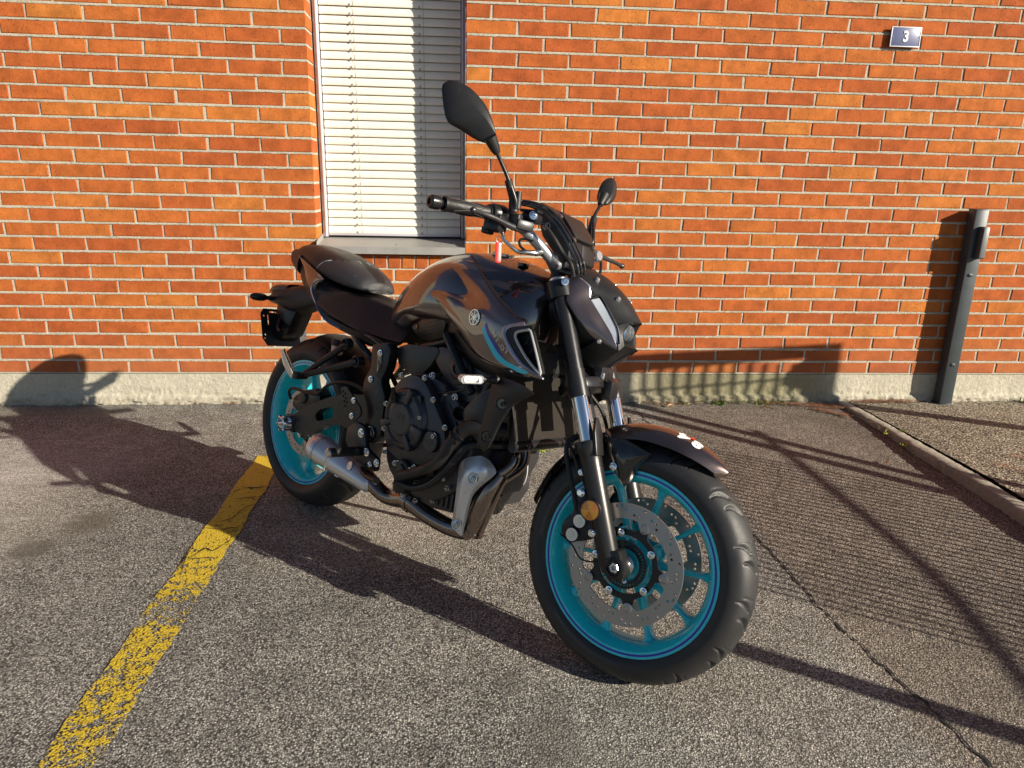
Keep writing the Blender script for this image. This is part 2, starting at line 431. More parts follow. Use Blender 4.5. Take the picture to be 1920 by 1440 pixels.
def concrete_mat(name, col, bscale=60, bump=.004, dirt=None, zdirt=None):
    m, nt, b = new_mat(name); L = nt.links; geo = N(nt, 'ShaderNodeNewGeometry')
    n1 = N(nt, 'ShaderNodeTexNoise', Scale=5, Detail=8, Roughness=.7); n2 = N(nt, 'ShaderNodeTexNoise', Scale=bscale, Detail=8, Roughness=.75)
    v = N(nt, 'ShaderNodeTexVoronoi', Scale=bscale*1.5)
    for n in (n1, n2, v): L.new(geo.outputs['Position'], n.inputs['Vector'])
    rp = N(nt, 'ShaderNodeValToRGB'); e = rp.color_ramp.elements; e[0].position = .28; e[0].color = (*[c*.62 for c in col], 1); e[1].position = .68; e[1].color = (*[c*1.18 for c in col], 1)
    ad = N(nt, 'ShaderNodeMath', operation='MULTIPLY_ADD'); L.new(n2.outputs['Fac'], ad.inputs[0]); ad.inputs[1].default_value = .6
    hf = N(nt, 'ShaderNodeMath', operation='MULTIPLY'); L.new(n1.outputs['Fac'], hf.inputs[0]); hf.inputs[1].default_value = .4; L.new(hf.outputs[0], ad.inputs[2])
    L.new(ad.outputs[0], rp.inputs[0])
    # small dark air holes
    hr = N(nt, 'ShaderNodeMapRange'); L.new(v.outputs['Distance'], hr.inputs[0]); hr.inputs[1].default_value = .05; hr.inputs[2].default_value = .13
    q = N(nt, 'ShaderNodeMix', data_type='RGBA'); L.new(hr.outputs[0], q.inputs[0]); q.inputs[6].default_value = (*[c*.35 for c in col], 1); L.new(rp.outputs[0], q.inputs[7])
    last = q.outputs[2]
    if dirt: last = dirt(nt, geo, last)
    L.new(last, b.inputs['Base Color'])
    hh = N(nt, 'ShaderNodeMath', operation='MULTIPLY_ADD'); L.new(hr.outputs[0], hh.inputs[0]); hh.inputs[1].default_value = .5; L.new(n2.outputs['Fac'], hh.inputs[2])
    bp = N(nt, 'ShaderNodeBump', Strength=1, Distance=bump); L.new(hh.outputs[0], bp.inputs['Height']); L.new(bp.outputs[0], b.inputs['Normal'])
    b.inputs['Roughness'].default_value = .9; b.inputs['Specular IOR Level'].default_value = .2
    return m
def plinth_dirt(nt, geo, last):
    # algae and earth low on the footing, right of the window
    for a in ((3.75, 0, .55, (.22, .20, .10), .75, .7), (3.45, 0, .35, (.20, .18, .11), .6, .7), (4.15, 0, .3, (.26, .24, .14), .5, .6)):
        last = spot(nt, geo, last, *a)
    sp = N(nt, 'ShaderNodeSeparateXYZ'); nt.links.new(geo.outputs['Position'], sp.inputs[0])
    nz = N(nt, 'ShaderNodeTexNoise', Scale=14, Detail=6, Roughness=.75); nt.links.new(geo.outputs['Position'], nz.inputs['Vector'])
    ad = N(nt, 'ShaderNodeMath', operation='MULTIPLY_ADD'); nt.links.new(nz.outputs['Fac'], ad.inputs[0]); ad.inputs[1].default_value = .16; nt.links.new(sp.outputs[2], ad.inputs[2])
    r = N(nt, 'ShaderNodeMapRange', interpolation_type='SMOOTHSTEP'); nt.links.new(ad.outputs[0], r.inputs[0]); r.inputs[1].default_value = .07; r.inputs[2].default_value = .15; r.inputs[3].default_value = .55; r.inputs[4].default_value = 0
    q = N(nt, 'ShaderNodeMix', data_type='RGBA'); nt.links.new(r.outputs[0], q.inputs[0]); nt.links.new(last, q.inputs[6]); q.inputs[7].default_value = (.27, .24, .19, 1)
    return q.outputs[2]
M['plinth'] = concrete_mat('footing_concrete', (.56, .525, .42), 45, .008, plinth_dirt)
M['kerb'] = concrete_mat('kerb_concrete', (.40, .37, .31), 60, .009)
def mortar():
    m, nt, b = new_mat('rough_mortar'); L = nt.links; geo = N(nt, 'ShaderNodeNewGeometry')
    n = N(nt, 'ShaderNodeTexNoise', Scale=260, Detail=5, Roughness=.8); L.new(geo.outputs['Position'], n.inputs['Vector'])
    n2 = N(nt, 'ShaderNodeTexNoise', Scale=9, Detail=4); L.new(geo.outputs['Position'], n2.inputs['Vector'])
    rp = N(nt, 'ShaderNodeValToRGB'); e = rp.color_ramp.elements; e[0].position = .38; e[0].color = (.15, .13, .10, 1); e[1].position = .53; e[1].color = (.60, .555, .45, 1)
    ad = N(nt, 'ShaderNodeMath', operation='MULTIPLY_ADD'); L.new(n2.outputs['Fac'], ad.inputs[0]); ad.inputs[1].default_value = .25; sb = N(nt, 'ShaderNodeMath', operation='SUBTRACT'); L.new(n.outputs['Fac'], sb.inputs[0]); sb.inputs[1].default_value = .1
    L.new(sb.outputs[0], ad.inputs[2]); L.new(ad.outputs[0], rp.inputs[0]); L.new(rp.outputs[0], b.inputs['Base Color'])
    bp = N(nt, 'ShaderNodeBump', Strength=1, Distance=.006); L.new(n.outputs['Fac'], bp.inputs['Height']); L.new(bp.outputs[0], b.inputs['Normal'])
    b.inputs['Roughness'].default_value = .95; b.inputs['Specular IOR Level'].default_value = .1
    return m
M['mortar'] = mortar()
def brick_mat():
    m, nt, b = new_mat('fired_brick'); L = nt.links; geo = N(nt, 'ShaderNodeNewGeometry'); oi = N(nt, 'ShaderNodeObjectInfo')
    s = N(nt, 'ShaderNodeMath', operation='ADD'); L.new(oi.outputs['Random'], s.inputs[0]); L.new(geo.outputs['Random Per Island'], s.inputs[1])
    f = N(nt, 'ShaderNodeMath', operation='FRACT'); L.new(s.outputs[0], f.inputs[0])
    rp = N(nt, 'ShaderNodeValToRGB'); e = rp.color_ramp.elements
    e[0].position = 0; e[0].color = (.385, .094, .028, 1); e[1].position = 1; e[1].color = (.50, .172, .038, 1)
    for p, c in ((.3, (.415, .105, .029)), (.62, (.445, .122, .031)), (.88, (.47, .142, .034)), (.95, (.49, .160, .036))):
        x = e.new(p); x.color = (*c, 1)
    L.new(f.outputs[0], rp.inputs[0])
    # shift the pattern from brick to brick so that none repeats
    cx = N(nt, 'ShaderNodeCombineXYZ'); 
    mm = N(nt, 'ShaderNodeMath', operation='MULTIPLY'); L.new(f.outputs[0], mm.inputs[0]); mm.inputs[1].default_value = 37
    L.new(mm.outputs[0], cx.inputs[1]); vadd = N(nt, 'ShaderNodeVectorMath', operation='ADD'); L.new(geo.outputs['Position'], vadd.inputs[0]); L.new(cx.outputs[0], vadd.inputs[1])
    n1 = N(nt, 'ShaderNodeTexNoise', Scale=13, Detail=4, Roughness=.6); n2 = N(nt, 'ShaderNodeTexNoise', Scale=120, Detail=6, Roughness=.75)
    v = N(nt, 'ShaderNodeTexVoronoi', Scale=110); v.inputs['Randomness'].default_value = 1
    st = N(nt, 'ShaderNodeMapping'); st.inputs['Scale'].default_value = (160, 160, 14); L.new(vadd.outputs[0], st.inputs['Vector'])
    n3 = N(nt, 'ShaderNodeTexNoise', Scale=1, Detail=3); L.new(st.outputs[0], n3.inputs['Vector'])
    for n in (n1, n2, v): L.new(vadd.outputs[0], n.inputs['Vector'])
    last = rp.outputs[0]
    for src, lo, hi, a, c in ((n1.outputs['Fac'], .74, 1.16, .32, .68), (n2.outputs['Fac'], .84, 1.16, .3, .7), (n3.outputs['Fac'], .93, 1.06, .3, .7)):
        r = N(nt, 'ShaderNodeMapRange'); L.new(src, r.inputs[0]); r.inputs[1].default_value = a; r.inputs[2].default_value = c; r.inputs[3].default_value = lo; r.inputs[4].default_value = hi
        q = N(nt, 'ShaderNodeMix', data_type='RGBA', blend_type='MULTIPLY'); q.inputs[0].default_value = 1; L.new(last, q.inputs[6]); L.new(r.outputs[0], q.inputs[7]); last = q.outputs[2]
    sc = N(nt, 'ShaderNodeSeparateColor'); L.new(v.outputs['Color'], sc.inputs[0])
    lt = N(nt, 'ShaderNodeMath', operation='LESS_THAN'); L.new(sc.outputs[0], lt.inputs[0]); lt.inputs[1].default_value = .16
    hr = N(nt, 'ShaderNodeMapRange'); L.new(v.outputs['Distance'], hr.inputs[0]); hr.inputs[1].default_value = .12; hr.inputs[2].default_value = .30; hr.inputs[3].default_value = 1; hr.inputs[4].default_value = 0
    pit = N(nt, 'ShaderNodeMath', operation='MULTIPLY'); L.new(lt.outputs[0], pit.inputs[0]); L.new(hr.outputs[0], pit.inputs[1])
    q = N(nt, 'ShaderNodeMix', data_type='RGBA'); L.new(pit.outputs[0], q.inputs[0]); L.new(last, q.inputs[6]); q.inputs[7].default_value = (.10, .028, .012, 1); last = q.outputs[2]
    # splashed dirt on the lowest courses
    sp = N(nt, 'ShaderNodeSeparateXYZ'); L.new(geo.outputs['Position'], sp.inputs[0]); r = N(nt, 'ShaderNodeMapRange'); L.new(sp.outputs[2], r.inputs[0]); r.inputs[1].default_value = .17; r.inputs[2].default_value = .42; r.inputs[3].default_value = .45; r.inputs[4].default_value = 0
    q = N(nt, 'ShaderNodeMix', data_type='RGBA'); L.new(r.outputs[0], q.inputs[0]); L.new(last, q.inputs[6]); q.inputs[7].default_value = (.33, .12, .065, 1)
    L.new(q.outputs[2], b.inputs['Base Color'])
    hh = N(nt, 'ShaderNodeMath', operation='MULTIPLY_ADD'); L.new(pit.outputs[0], hh.inputs[0]); hh.inputs[1].default_value = -1.0; L.new(n2.outputs['Fac'], hh.inputs[2])
    bp = N(nt, 'ShaderNodeBump', Strength=.8, Distance=.0022); L.new(hh.outputs[0], bp.inputs['Height']); L.new(bp.outputs[0], b.inputs['Normal'])
    b.inputs['Roughness'].default_value = .85; b.inputs['Specular IOR Level'].default_value = .15
    return m
M['brick'] = brick_mat()

# ---------------------------------------------------------------- ground
def sheet(name, x0, x1, y0, y1, z, mat, parent=None, kind='structure'):
    me = mesh_from(name, [(x0, y0, z), (x1, y0, z), (x1, y1, z), (x0, y1, z)], [(0, 1, 2, 3)], mat, smooth=0)
    o = link(name, me, parent)
    if kind: o['kind'] = kind
    return o
sheet('asphalt_ground', -120, 120, -160, .3, 0, asph)
CRS = .0704; BW = .25363; Z0 = .168
# pavement slab with its sloping surface and the kerb along it
def pz(y): return .012+.043*min(1, max(0, -y)/1.2)
ys = [.02]+[-i*.06 for i in range(1, 90)]+[-20]
g = G(); rows = []
for y in ys:
    x = 4.465+.035*max(y, -4)+random.uniform(-.003, .003); rows.append([Vector((x, y, pz(y)-.002)), Vector((40, y, pz(y)-.002))])
g.add(grid_vf(rows)); g.mk('pavement', pave, smooth=0)['kind'] = 'structure'
rows = []
random.seed(3)
ks = [.02]+[-i*.018 for i in range(1, 300)]+[-20]
for y in ks:
    j = random.uniform(-.008, .008)+.004*math.sin(y*9); k2 = random.uniform(-.006, .006); x = 4.39+.04*max(y, -4); w = .066
    z = pz(y)*.88+.002
    rows.append([Vector((x+j*.5, y, -.02)), Vector((x+j*.9, y, z*.45)), Vector((x+.002+j, y, z-.004)), Vector((x+.007+j, y, z+k2*.2)), Vector((x+w*.5, y, z+.001+k2*.3)), Vector((x+w-.006, y, z+k2*.3-.001)), Vector((x+w+.010+k2, y, z-.012))])
g = G(); g.add(grid_vf(rows)); kerb = g.mk('kerb', M['kerb'], smooth=50); kerb['kind'] = 'structure'
# asphalt seam and cracks: thin ragged ribbons of open joint
M['crack'] = simple('open_crack', (.022, .020, .018), .95, bump=.6, bscale=300)
def ribbon(name, pts, w, z=.0025, parent=None, wob=.006, mat=None, step=.012):
    Q = catmull(pts, 8); P = resample(Q, max(6, int(sum((b-a).length for a, b in zip(Q, Q[1:]))/step)), False)
    v = []; f = []; off = 0
    for i, p in enumerate(P):
        t = (P[min(i+1, len(P)-1)]-P[max(i-1, 0)]).normalized(); n = Vector((-t.y, t.x, 0))
        off = off*.7+random.uniform(-wob, wob)*.6; ww = w*random.uniform(.35, 1.5)*min(1, (i+1)/4, (len(P)-i)/4)
        v += [Vector((p.x, p.y, z))+n*(off+ww/2), Vector((p.x, p.y, z))+n*(off-ww/2)]
        if i: f.append((2*i-2, 2*i-1, 2*i+1, 2*i))
    me = mesh_from(name, v, f, mat or M['crack'], smooth=0); return link(name, me, parent)
s = ribbon('asphalt_seam', [(3.20, -.05, 0), (3.22, -.8, 0), (3.2854, -1.5831, 0.0000), (3.3040, -1.9812, 0.0000), (3.3533, -2.3595, 0.0000), (3.3874, -2.6157, 0.0000), (3.46, -3.3, 0), (3.5, -5, 0)], .0065, wob=.009); s['kind'] = 'structure'
for pts, w in (([(1.2801, -2.5104, 0.0000), (1.0956, -2.2750, 0.0000)], .003), ([(3.6496, -0.8420, 0.0000), (3.5945, -1.0800, 0.0000), (3.4971, -1.2359, 0.0000), (3.4547, -1.4661, 0.0000)], .002)):
    s = ribbon('asphalt_crack', pts, w, wob=.008); s['kind'] = 'structure'

# yellow bay line: paint film with worn-through patches
def yellow():
    m, nt, b = new_mat('worn_yellow_road_paint'); L = nt.links; geo = N(nt, 'ShaderNodeNewGeometry'); sp = N(nt, 'ShaderNodeSeparateXYZ'); L.new(geo.outputs['Position'], sp.inputs[0])
    n = N(nt, 'ShaderNodeTexNoise', Scale=13, Detail=10, Roughness=.78); n2 = N(nt, 'ShaderNodeTexNoise', Scale=3.0, Detail=3); v = N(nt, 'ShaderNodeTexVoronoi', Scale=165)
    n4 = N(nt, 'ShaderNodeTexNoise', Scale=90, Detail=5, Roughness=.75); n.inputs['Scale'].default_value = 34
    for x in (n, n2, v, n4): L.new(geo.outputs['Position'], x.inputs['Vector'])
    # wear grows towards the viewer and toward the line's edges
    r = N(nt, 'ShaderNodeMapRange'); L.new(sp.outputs[1], r.inputs[0]); r.inputs[1].default_value = -2.6; r.inputs[2].default_value = -1.1; r.inputs[3].default_value = .035; r.inputs[4].default_value = -.10
    a = N(nt, 'ShaderNodeMath', operation='ADD'); L.new(n.outputs['Fac'], a.inputs[0]); L.new(r.outputs[0], a.inputs[1])
    a3 = N(nt, 'ShaderNodeMath', operation='MULTIPLY_ADD'); L.new(v.outputs['Distance'], a3.inputs[0]); a3.inputs[1].default_value = .22; L.new(a.outputs[0], a3.inputs[2])
    # one bare patch across the line
    mp = N(nt, 'ShaderNodeMapping', vector_type='TEXTURE'); mp.inputs['Location'].default_value = (1.425, -1.93, 0); mp.inputs['Scale'].default_value = (.09, .10, 1); L.new(geo.outputs['Position'], mp.inputs['Vector'])
    ln = N(nt, 'ShaderNodeVectorMath', operation='LENGTH'); L.new(mp.outputs[0], ln.inputs[0]); rr = N(nt, 'ShaderNodeMapRange'); L.new(ln.outputs['Value'], rr.inputs[0]); rr.inputs[1].default_value = .2; rr.inputs[2].default_value = 1.3; rr.inputs[3].default_value = .13; rr.inputs[4].default_value = 0
    a4 = N(nt, 'ShaderNodeMath', operation='ADD'); L.new(a3.outputs[0], a4.inputs[0]); L.new(rr.outputs[0], a4.inputs[1])
    th = N(nt, 'ShaderNodeMapRange'); L.new(a4.outputs[0], th.inputs[0]); th.inputs[1].default_value = .610; th.inputs[2].default_value = .635
    col = N(nt, 'ShaderNodeMix', data_type='RGBA'); L.new(n4.outputs['Fac'], col.inputs[0]); col.inputs[6].default_value = (.50, .34, .015, 1); col.inputs[7].default_value = (.74, .55, .045, 1)
    L.new(col.outputs[2], b.inputs['Base Color']); b.inputs['Roughness'].default_value = .7
    hm = N(nt, 'ShaderNodeMath', operation='MULTIPLY_ADD'); L.new(v.outputs['Distance'], hm.inputs[0]); hm.inputs[1].default_value = -.7; L.new(n4.outputs['Fac'], hm.inputs[2])
    bp = N(nt, 'ShaderNodeBump', Strength=1, Distance=.0035); L.new(hm.outputs[0], bp.inputs['Height']); L.new(bp.outputs[0], b.inputs['Normal'])
    tr = N(nt, 'ShaderNodeBsdfTransparent'); mx = N(nt, 'ShaderNodeMixShader'); L.new(th.outputs[0], mx.inputs[0]); L.new(b.outputs[0], mx.inputs[1]); L.new(tr.outputs[0], mx.inputs[2])
    L.new(mx.outputs[0], nt.nodes['Material Output'].inputs[0])
    return m
M['yellow'] = yellow()
rows = []
random.seed(5)
for i in range(180):
    y = -.77-i*.02; rows.append([Vector((1.352+random.uniform(-.0025, .0025)+.004*math.sin(i*.3), y, .0035)), Vector((1.475+random.uniform(-.0025, .0025)+.003*math.sin(i*.41), y, .0035))])
g = G(); g.add(grid_vf(rows)); yl = g.mk('painted_line', M['yellow'], smooth=0); yl['kind'] = 'structure'
for pts, w in (([(1.3769, -1.1046, 0.0000), (1.4377, -1.1163, 0.0000), (1.4817, -1.1022, 0.0000)], .010), ([(1.3847, -1.2174, 0.0000), (1.4409, -1.2047, 0.0000), (1.4673, -1.2291, 0.0000), (1.4949, -1.2204, 0.0000)], .005), ([(1.3715, -1.4144, 0.0000), (1.4175, -1.3828, 0.0000), (1.4464, -1.2971, 0.0000), (1.4786, -1.2573, 0.0000)], .004),
               ([(1.3531, -1.4541, 0.0000), (1.4197, -1.4641, 0.0000), (1.4782, -1.4461, 0.0000)], .005), ([(1.3684, -1.6794, 0.0000), (1.3989, -1.5946, 0.0000), (1.4306, -1.6133, 0.0000), (1.4700, -1.5312, 0.0000)], .004), ([(1.3659, -1.6626, 0.0000), (1.4048, -1.6640, 0.0000), (1.4619, -1.6592, 0.0000)], .006), ([(1.3518, -1.5569, 0.0000), (1.3600, -1.6455, 0.0000), (1.3806, -1.7600, 0.0000)], .004)):
    s = ribbon('paint_crack', pts, w, z=.0065, wob=.004); s['kind'] = 'structure'

# ---------------------------------------------------------------- brick wall
wall = tag(link('brick_wall', None), 'sunlit orange brick wall with pale mortar joints on a concrete footing', 'wall')
def slab(name, x0, x1, y0, y1, z0, z1, mat, parent):
    g = G(); g.add(box(((x0+x1)/2, (y0+y1)/2, (z0+z1)/2), (x1-x0, y1-y0, z1-z0))); return g.mk(name, mat, parent, smooth=0)
XL, XR = 1.517, 2.273
ZTOP = Z0+CRS*44
mg = G()
def addbox(g, x0, x1, y0, y1, z0, z1): g.add(box(((x0+x1)/2, (y0+y1)/2, (z0+z1)/2), (x1-x0, y1-y0, z1-z0)))
addbox(mg, -4, XL-.004, .0035, .26, Z0, ZTOP); addbox(mg, XR+.004, 12, .0035, .26, Z0, ZTOP); addbox(mg, XL-.004, XR+.004, .0035, .26, Z0, .80)
mg.mk('mortar', M['mortar'], wall, smooth=0)
def brick_mesh(w, h, d, seed, n=1):
    import bmesh
    rnd = random.Random(seed); bm = bmesh.new(); bmesh.ops.create_cube(bm, size=1)
    for p in bm.verts: p.co = Vector((p.co.x*w, (p.co.y+.5)*d, p.co.z*h))
    bmesh.ops.bevel(bm, geom=list(bm.edges), offset=.0026, segments=1, affect='EDGES')
    for p in bm.verts: p.co += Vector((rnd.uniform(-.0022, .0022), rnd.uniform(-.0010, .0010), rnd.uniform(-.0017, .0017)))
    me = bpy.data.meshes.new('brick'); bm.to_mesh(me); bm.free(); me.materials.append(M['brick']); return me
JT = .0108
kinds = {'full': (BW-JT, .0590, .10), 'half': (BW/2-JT, .0590, .10), 'row': (.0705-JT*.8, .0, .10)}
ROWH = Z0+8*CRS
meshes = {k: [brick_mesh(w, h if h else .805-(ROWH+.005), d, i*7+hash(k) % 5 if False else i*7) for i in range(7)] for k, (w, h, d) in kinds.items()}
deep = {k: [brick_mesh(kinds[k][0], .0583, .148, 90+i) for i in range(3)] for k in ('full', 'half')}
bricks = []   # (x centre, z centre, kind, deep)
random.seed(11)
for k in range(0, 44):
    zc = Z0+(k+.5)*CRS+.0015
    # left of the window
    x = XL+JT/2
    if k % 2:
        bricks.append((x-BW/4, zc, 'half', True) if k >= 8 else (x, zc, 'full', False)); x -= BW/2
    first = k % 2 == 0 and k >= 8
    while x > -2.2:
        bricks.append((x-BW/2, zc, 'full', first)); first = False; x -= BW
    x = XR-JT/2
    if k % 2:
        if k >= 8: bricks.append((x+BW/4, zc, 'half', True))
        x += BW/2
    first = k % 2 == 0 and k >= 8
    while x < 9:
        bricks.append((x+BW/2, zc, 'full', first)); first = False; x += BW
    if k < 8:   # under the window the courses run through
        x = XL+JT/2+(0 if k % 2 == 0 else BW/2)
        for _ in range(3 if k % 2 == 0 else 2): bricks.append((x+BW/2-.002, zc, 'full', False)); x += BW
        if k % 2: bricks.append((x+BW/2-.004, zc, 'full', False))
for i in range(11):   # upright course under the sill
    xx = XL+.037+i*.0702
    if xx < XR: bricks.append((xx, (.805+ROWH+.005)/2, 'row', False))
# the 300 that show largest are parts, the others one part
def shown(b):
    p = cam.matrix_world.inverted() @ Vector((b[0], 0, b[1]))
    u, w = p.x/-p.z*1356.4+960, 720-p.y/-p.z*1356.4
    if not (-60 < u < 1980 and -20 < w < 780): return 0
    if 560 < u < 1200 and w > 500 and b[2] != 'row': return 0
    return (1 if b[2] == 'full' else .55)/(p.z*p.z)
order = sorted(range(len(bricks)), key=lambda i: -shown(bricks[i]))
rest = G()
for n_, i in enumerate(order):
    x, z, kd, dp = bricks[i]
    me = random.choice((deep if dp else meshes)[kd])
    T = Matrix.Translation((x+random.uniform(-.0012, .0012), random.uniform(-.0010, .0012), z+random.uniform(-.0008, .0008))) @ Matrix.Rotation(random.uniform(-.003, .003), 4, 'Y') @ Matrix.Rotation(random.uniform(-.006, .006), 4, 'Z')
    if dp and x > 2: T = T @ Matrix()
    if n_ < 300 and shown(bricks[i]) > 0:
        o = link('brick', me, wall); o.matrix_local = T
    else:
        rest.add(([p.co for p in me.vertices], [tuple(q.vertices) for q in me.polygons]), 0, T)
o = rest.mk('bricks', M['brick'], wall, smooth=0); o['kind'] = 'stuff'
# ragged mortar skin of the bed joints, lapping over the top edge of the bricks below
rndm = np.random.RandomState(9); g = G()
for k in range(1, 33):
    zc = Z0+k*CRS+.0015
    for x0, x1 in (((-2.1, XL-.002), (XR+.002, 7.6)) if k > 8 else ((-2.1, 7.6),)):
        n = int((x1-x0)/.0085); xs_ = np.linspace(x0, x1, n); lo = rndm.rand(n); lo = .5*lo+.25*(np.roll(lo, 1)+np.roll(lo, -1)); up_ = rndm.rand(n)
        if k == 8: keep = (xs_ < XL-.002) | (xs_ > XR+.002)
        rows = []
        for i in range(n):
            t_, bo = .0042-.0030*up_[i], .0050+.0034*lo[i]
            yy = -.0012-.0012*rndm.rand()
            rows.append([Vector((xs_[i], .0032, zc+t_)), Vector((xs_[i]+.002*(up_[i]-.5), yy, zc+t_-.0018)), Vector((xs_[i], yy+.0004, zc-bo*.75)), Vector((xs_[i], .0012, zc-bo))])
        if k == 8:
            a_ = [r_ for r_ in rows if r_[0].x < XL-.002]; b_ = [r_ for r_ in rows if r_[0].x > XR+.002]; g.add(grid_vf(a_)); g.add(grid_vf(b_))
        else: g.add(grid_vf(rows))
g.mk('mortar_skin', M['mortar'], wall, smooth=0, recalc=False)['kind'] = 'stuff'
# concrete footing, rough and broken out towards the ground
def footing():
    nx, nz = 1500, 20; v = []; f = []
    rnd = np.random.RandomState(4)
    def noise(n, m, o):
        a = np.zeros((n, m))
        for s, am in o:
            gx, gz = max(2, n//s), max(2, m//max(1, s//4)); c = rnd.rand(gx+1, gz+1); xi = np.linspace(0, gx-1e-6, n); zi = np.linspace(0, gz-1e-6, m)
            x0, z0 = xi.astype(int), zi.astype(int); fx, fz = (xi-x0)[:, None], (zi-z0)[None, :]
            fx = fx*fx*(3-2*fx); fz = fz*fz*(3-2*fz)
            a += am*((c[x0][:, z0]*(1-fx)+c[x0+1][:, z0]*fx)*(1-fz)+(c[x0][:, z0+1]*(1-fx)+c[x0+1][:, z0+1]*fx)*fz)
        return a
    nn = noise(nx, nz, ((80, 1), (16, .8), (5, .8), (2, .7)))/3.3
    xs = np.linspace(-2.2, 7.8, nx); zs = np.linspace(-.02, Z0-.0035, nz)
    for i in range(nx):
        for j in range(nz):
            t = zs[j]/Z0; rough = .003+.060*max(0, .60-t)**1.0
            out = -.002-.012*(t < .24)-.02*max(0, .30-t)
            v.append((xs[i], out+.004-(nn[i, j]-.5)*rough*1.6, zs[j]+(nn[i, (j*5) % nz]-.5)*.004*(0 if j == nz-1 else 1)))
    for i in range(nx-1):
        for j in range(nz-1): a = i*nz+j; f.append((a, a+nz, a+nz+1, a+1))
    b0 = len(v)
    for i in range(nx): v.append((xs[i], .25, Z0-.0035))
    for i in range(nx-1): f.append((i*nz+nz-1, (i+1)*nz+nz-1, b0+i+1, b0+i))
    me = mesh_from('concrete_footing', v, f, M['plinth'], smooth=60); return link('concrete_footing', me, wall)
footing()

# ---------------------------------------------------------------- window with outside blind
win = tag(link('window', None), 'tall narrow window closed by a cream outside venetian blind', 'window')
M['slat'] = simple('cream_slat_lacquer', (.78, .76, .66), .42, 0, bump=.1, bscale=300, var=.05)
M['rail'] = simple('lilac_grey_aluminium', (.60, .585, .63), .4, .3)
M['sill'] = simple('weathered_zinc_sill', (.36, .355, .335), .5, .3, bump=.4, bscale=60, var=.1)
M['cordm'] = simple('grey_cord', (.30, .29, .27), .7)
M['dark'] = simple('dark_gap', (.02, .02, .022), .7)
M['pane'] = simple('window_glass', (.02, .022, .025), .03, 0, spec=.8)
YB = .175
for x0, x1 in ((1.5215, 1.546), (2.251, 2.2705)):
    g = G(); g.add(box(((x0+x1)/2, YB+.010, 1.6), (x1-x0, .06, 1.44), .002)); g.add(box(((x0+x1)/2+(.004 if x0 < 2 else -.004), YB-.024, 1.6), (.006, .008, 1.44), .001))
    g.mk('guide_rail', M['rail'], win)
random.seed(21)
i = 0; z = .918
slat_me = None
while z < 2.30:
    if slat_me is None:
        pr = [(-.0188, .0010), (-.0198, -.0030), (-.0170, -.0050), (-.009, -.0045), (.002, -.0025), (.012, .0015), (.019, .0060), (.0215, .0095)]   # (height, depth) across the slat
        rows = [[Vector((x, d, h)) for h, d in pr] for x in (-.3475, -.1, .15, .3475)]
        g = G(); g.add(grid_vf(rows, .0009)); slat_o = g.mk('slat', M['slat'], win, smooth=60); slat_me = slat_o.data; o = slat_o
    else: o = link('slat', slat_me, win)
    o.location = (1.8985+random.uniform(-.001, .001), YB+random.uniform(-.0006, .0006), z); o.rotation_euler = (random.uniform(-.02, .02), random.uniform(-.0008, .0008), 0)
    z += .0407; i += 1
g = G(); g.add(box((1.8985, YB+.004, .893), (.697, .024, .014), .002)); g.mk('bottom_rail', M['rail'], win)
random.seed(2)
for cx, am in ((1.728, .010), (2.068, .003)):
    P = []; zz = .90
    while zz < 2.3:
        P.append(Vector((cx+.02*(zz-1.0)*(-.35)+am*.9*((len(P) % 2)*.7-.3), YB-.0075-.001*(len(P) % 2), zz))); zz += .0204
    g = G(); g.add(tube(P, .00085, 5, 2)); g.mk('ladder_cord', M['cordm'], win)
    g = G(); zz = .918
    while zz < 2.3:
        g.add(box((cx-.026, YB-.007, zz-.016), (.006, .003, .014))); zz += .0407
    g.mk('slat_clips', M['cordm'], win, smooth=0)['kind'] = 'stuff'
g = G(); g.add(box((1.895, .245, 1.6), (.75, .012, 1.5))); g.mk('pane', M['pane'], win, smooth=0)
g = G(); g.add(box((1.895, .222, .888), (.752, .05, .03))); g.mk('window_frame', M['dark'], win, smooth=0)
# zinc sill: sloping sheet, drip edge, upturned ends
g = G()
pts = [(.232, .8825), (.20, .8765), (-.034, .8490), (-.0385, .8460), (-.0395, .812), (-.036, .8105), (-.0325, .812)]
rows = [[Vector((x, y, z)) for y, z in pts] for x in (1.5215, 1.7, 1.9, 2.1, 2.2695)]
g.add(grid_vf(rows, -.0018))
g.add(prism([(1.5195, .2, .8765), (1.5195, -.0385, .848), (1.5195, -.0385, .868), (1.5195, .0, .880), (1.5195, .2, .900)], (.002, 0, 0)))
g.add(prism([(2.2695, .2, .8765), (2.2695, -.0385, .812), (2.2695, -.0385, .868), (2.2695, .0, .880), (2.2695, .2, .900)], (.002, 0, 0)))
sill = g.mk('window_sill', M['sill'], win, smooth=25)
g = G(); g.add(lathe([(.004, 0), (.003, .0015), (0, .002)], (1.915, .02, .8557), (0, -.11, 1), 10)); g.mk('screw', M['dark'], sill)

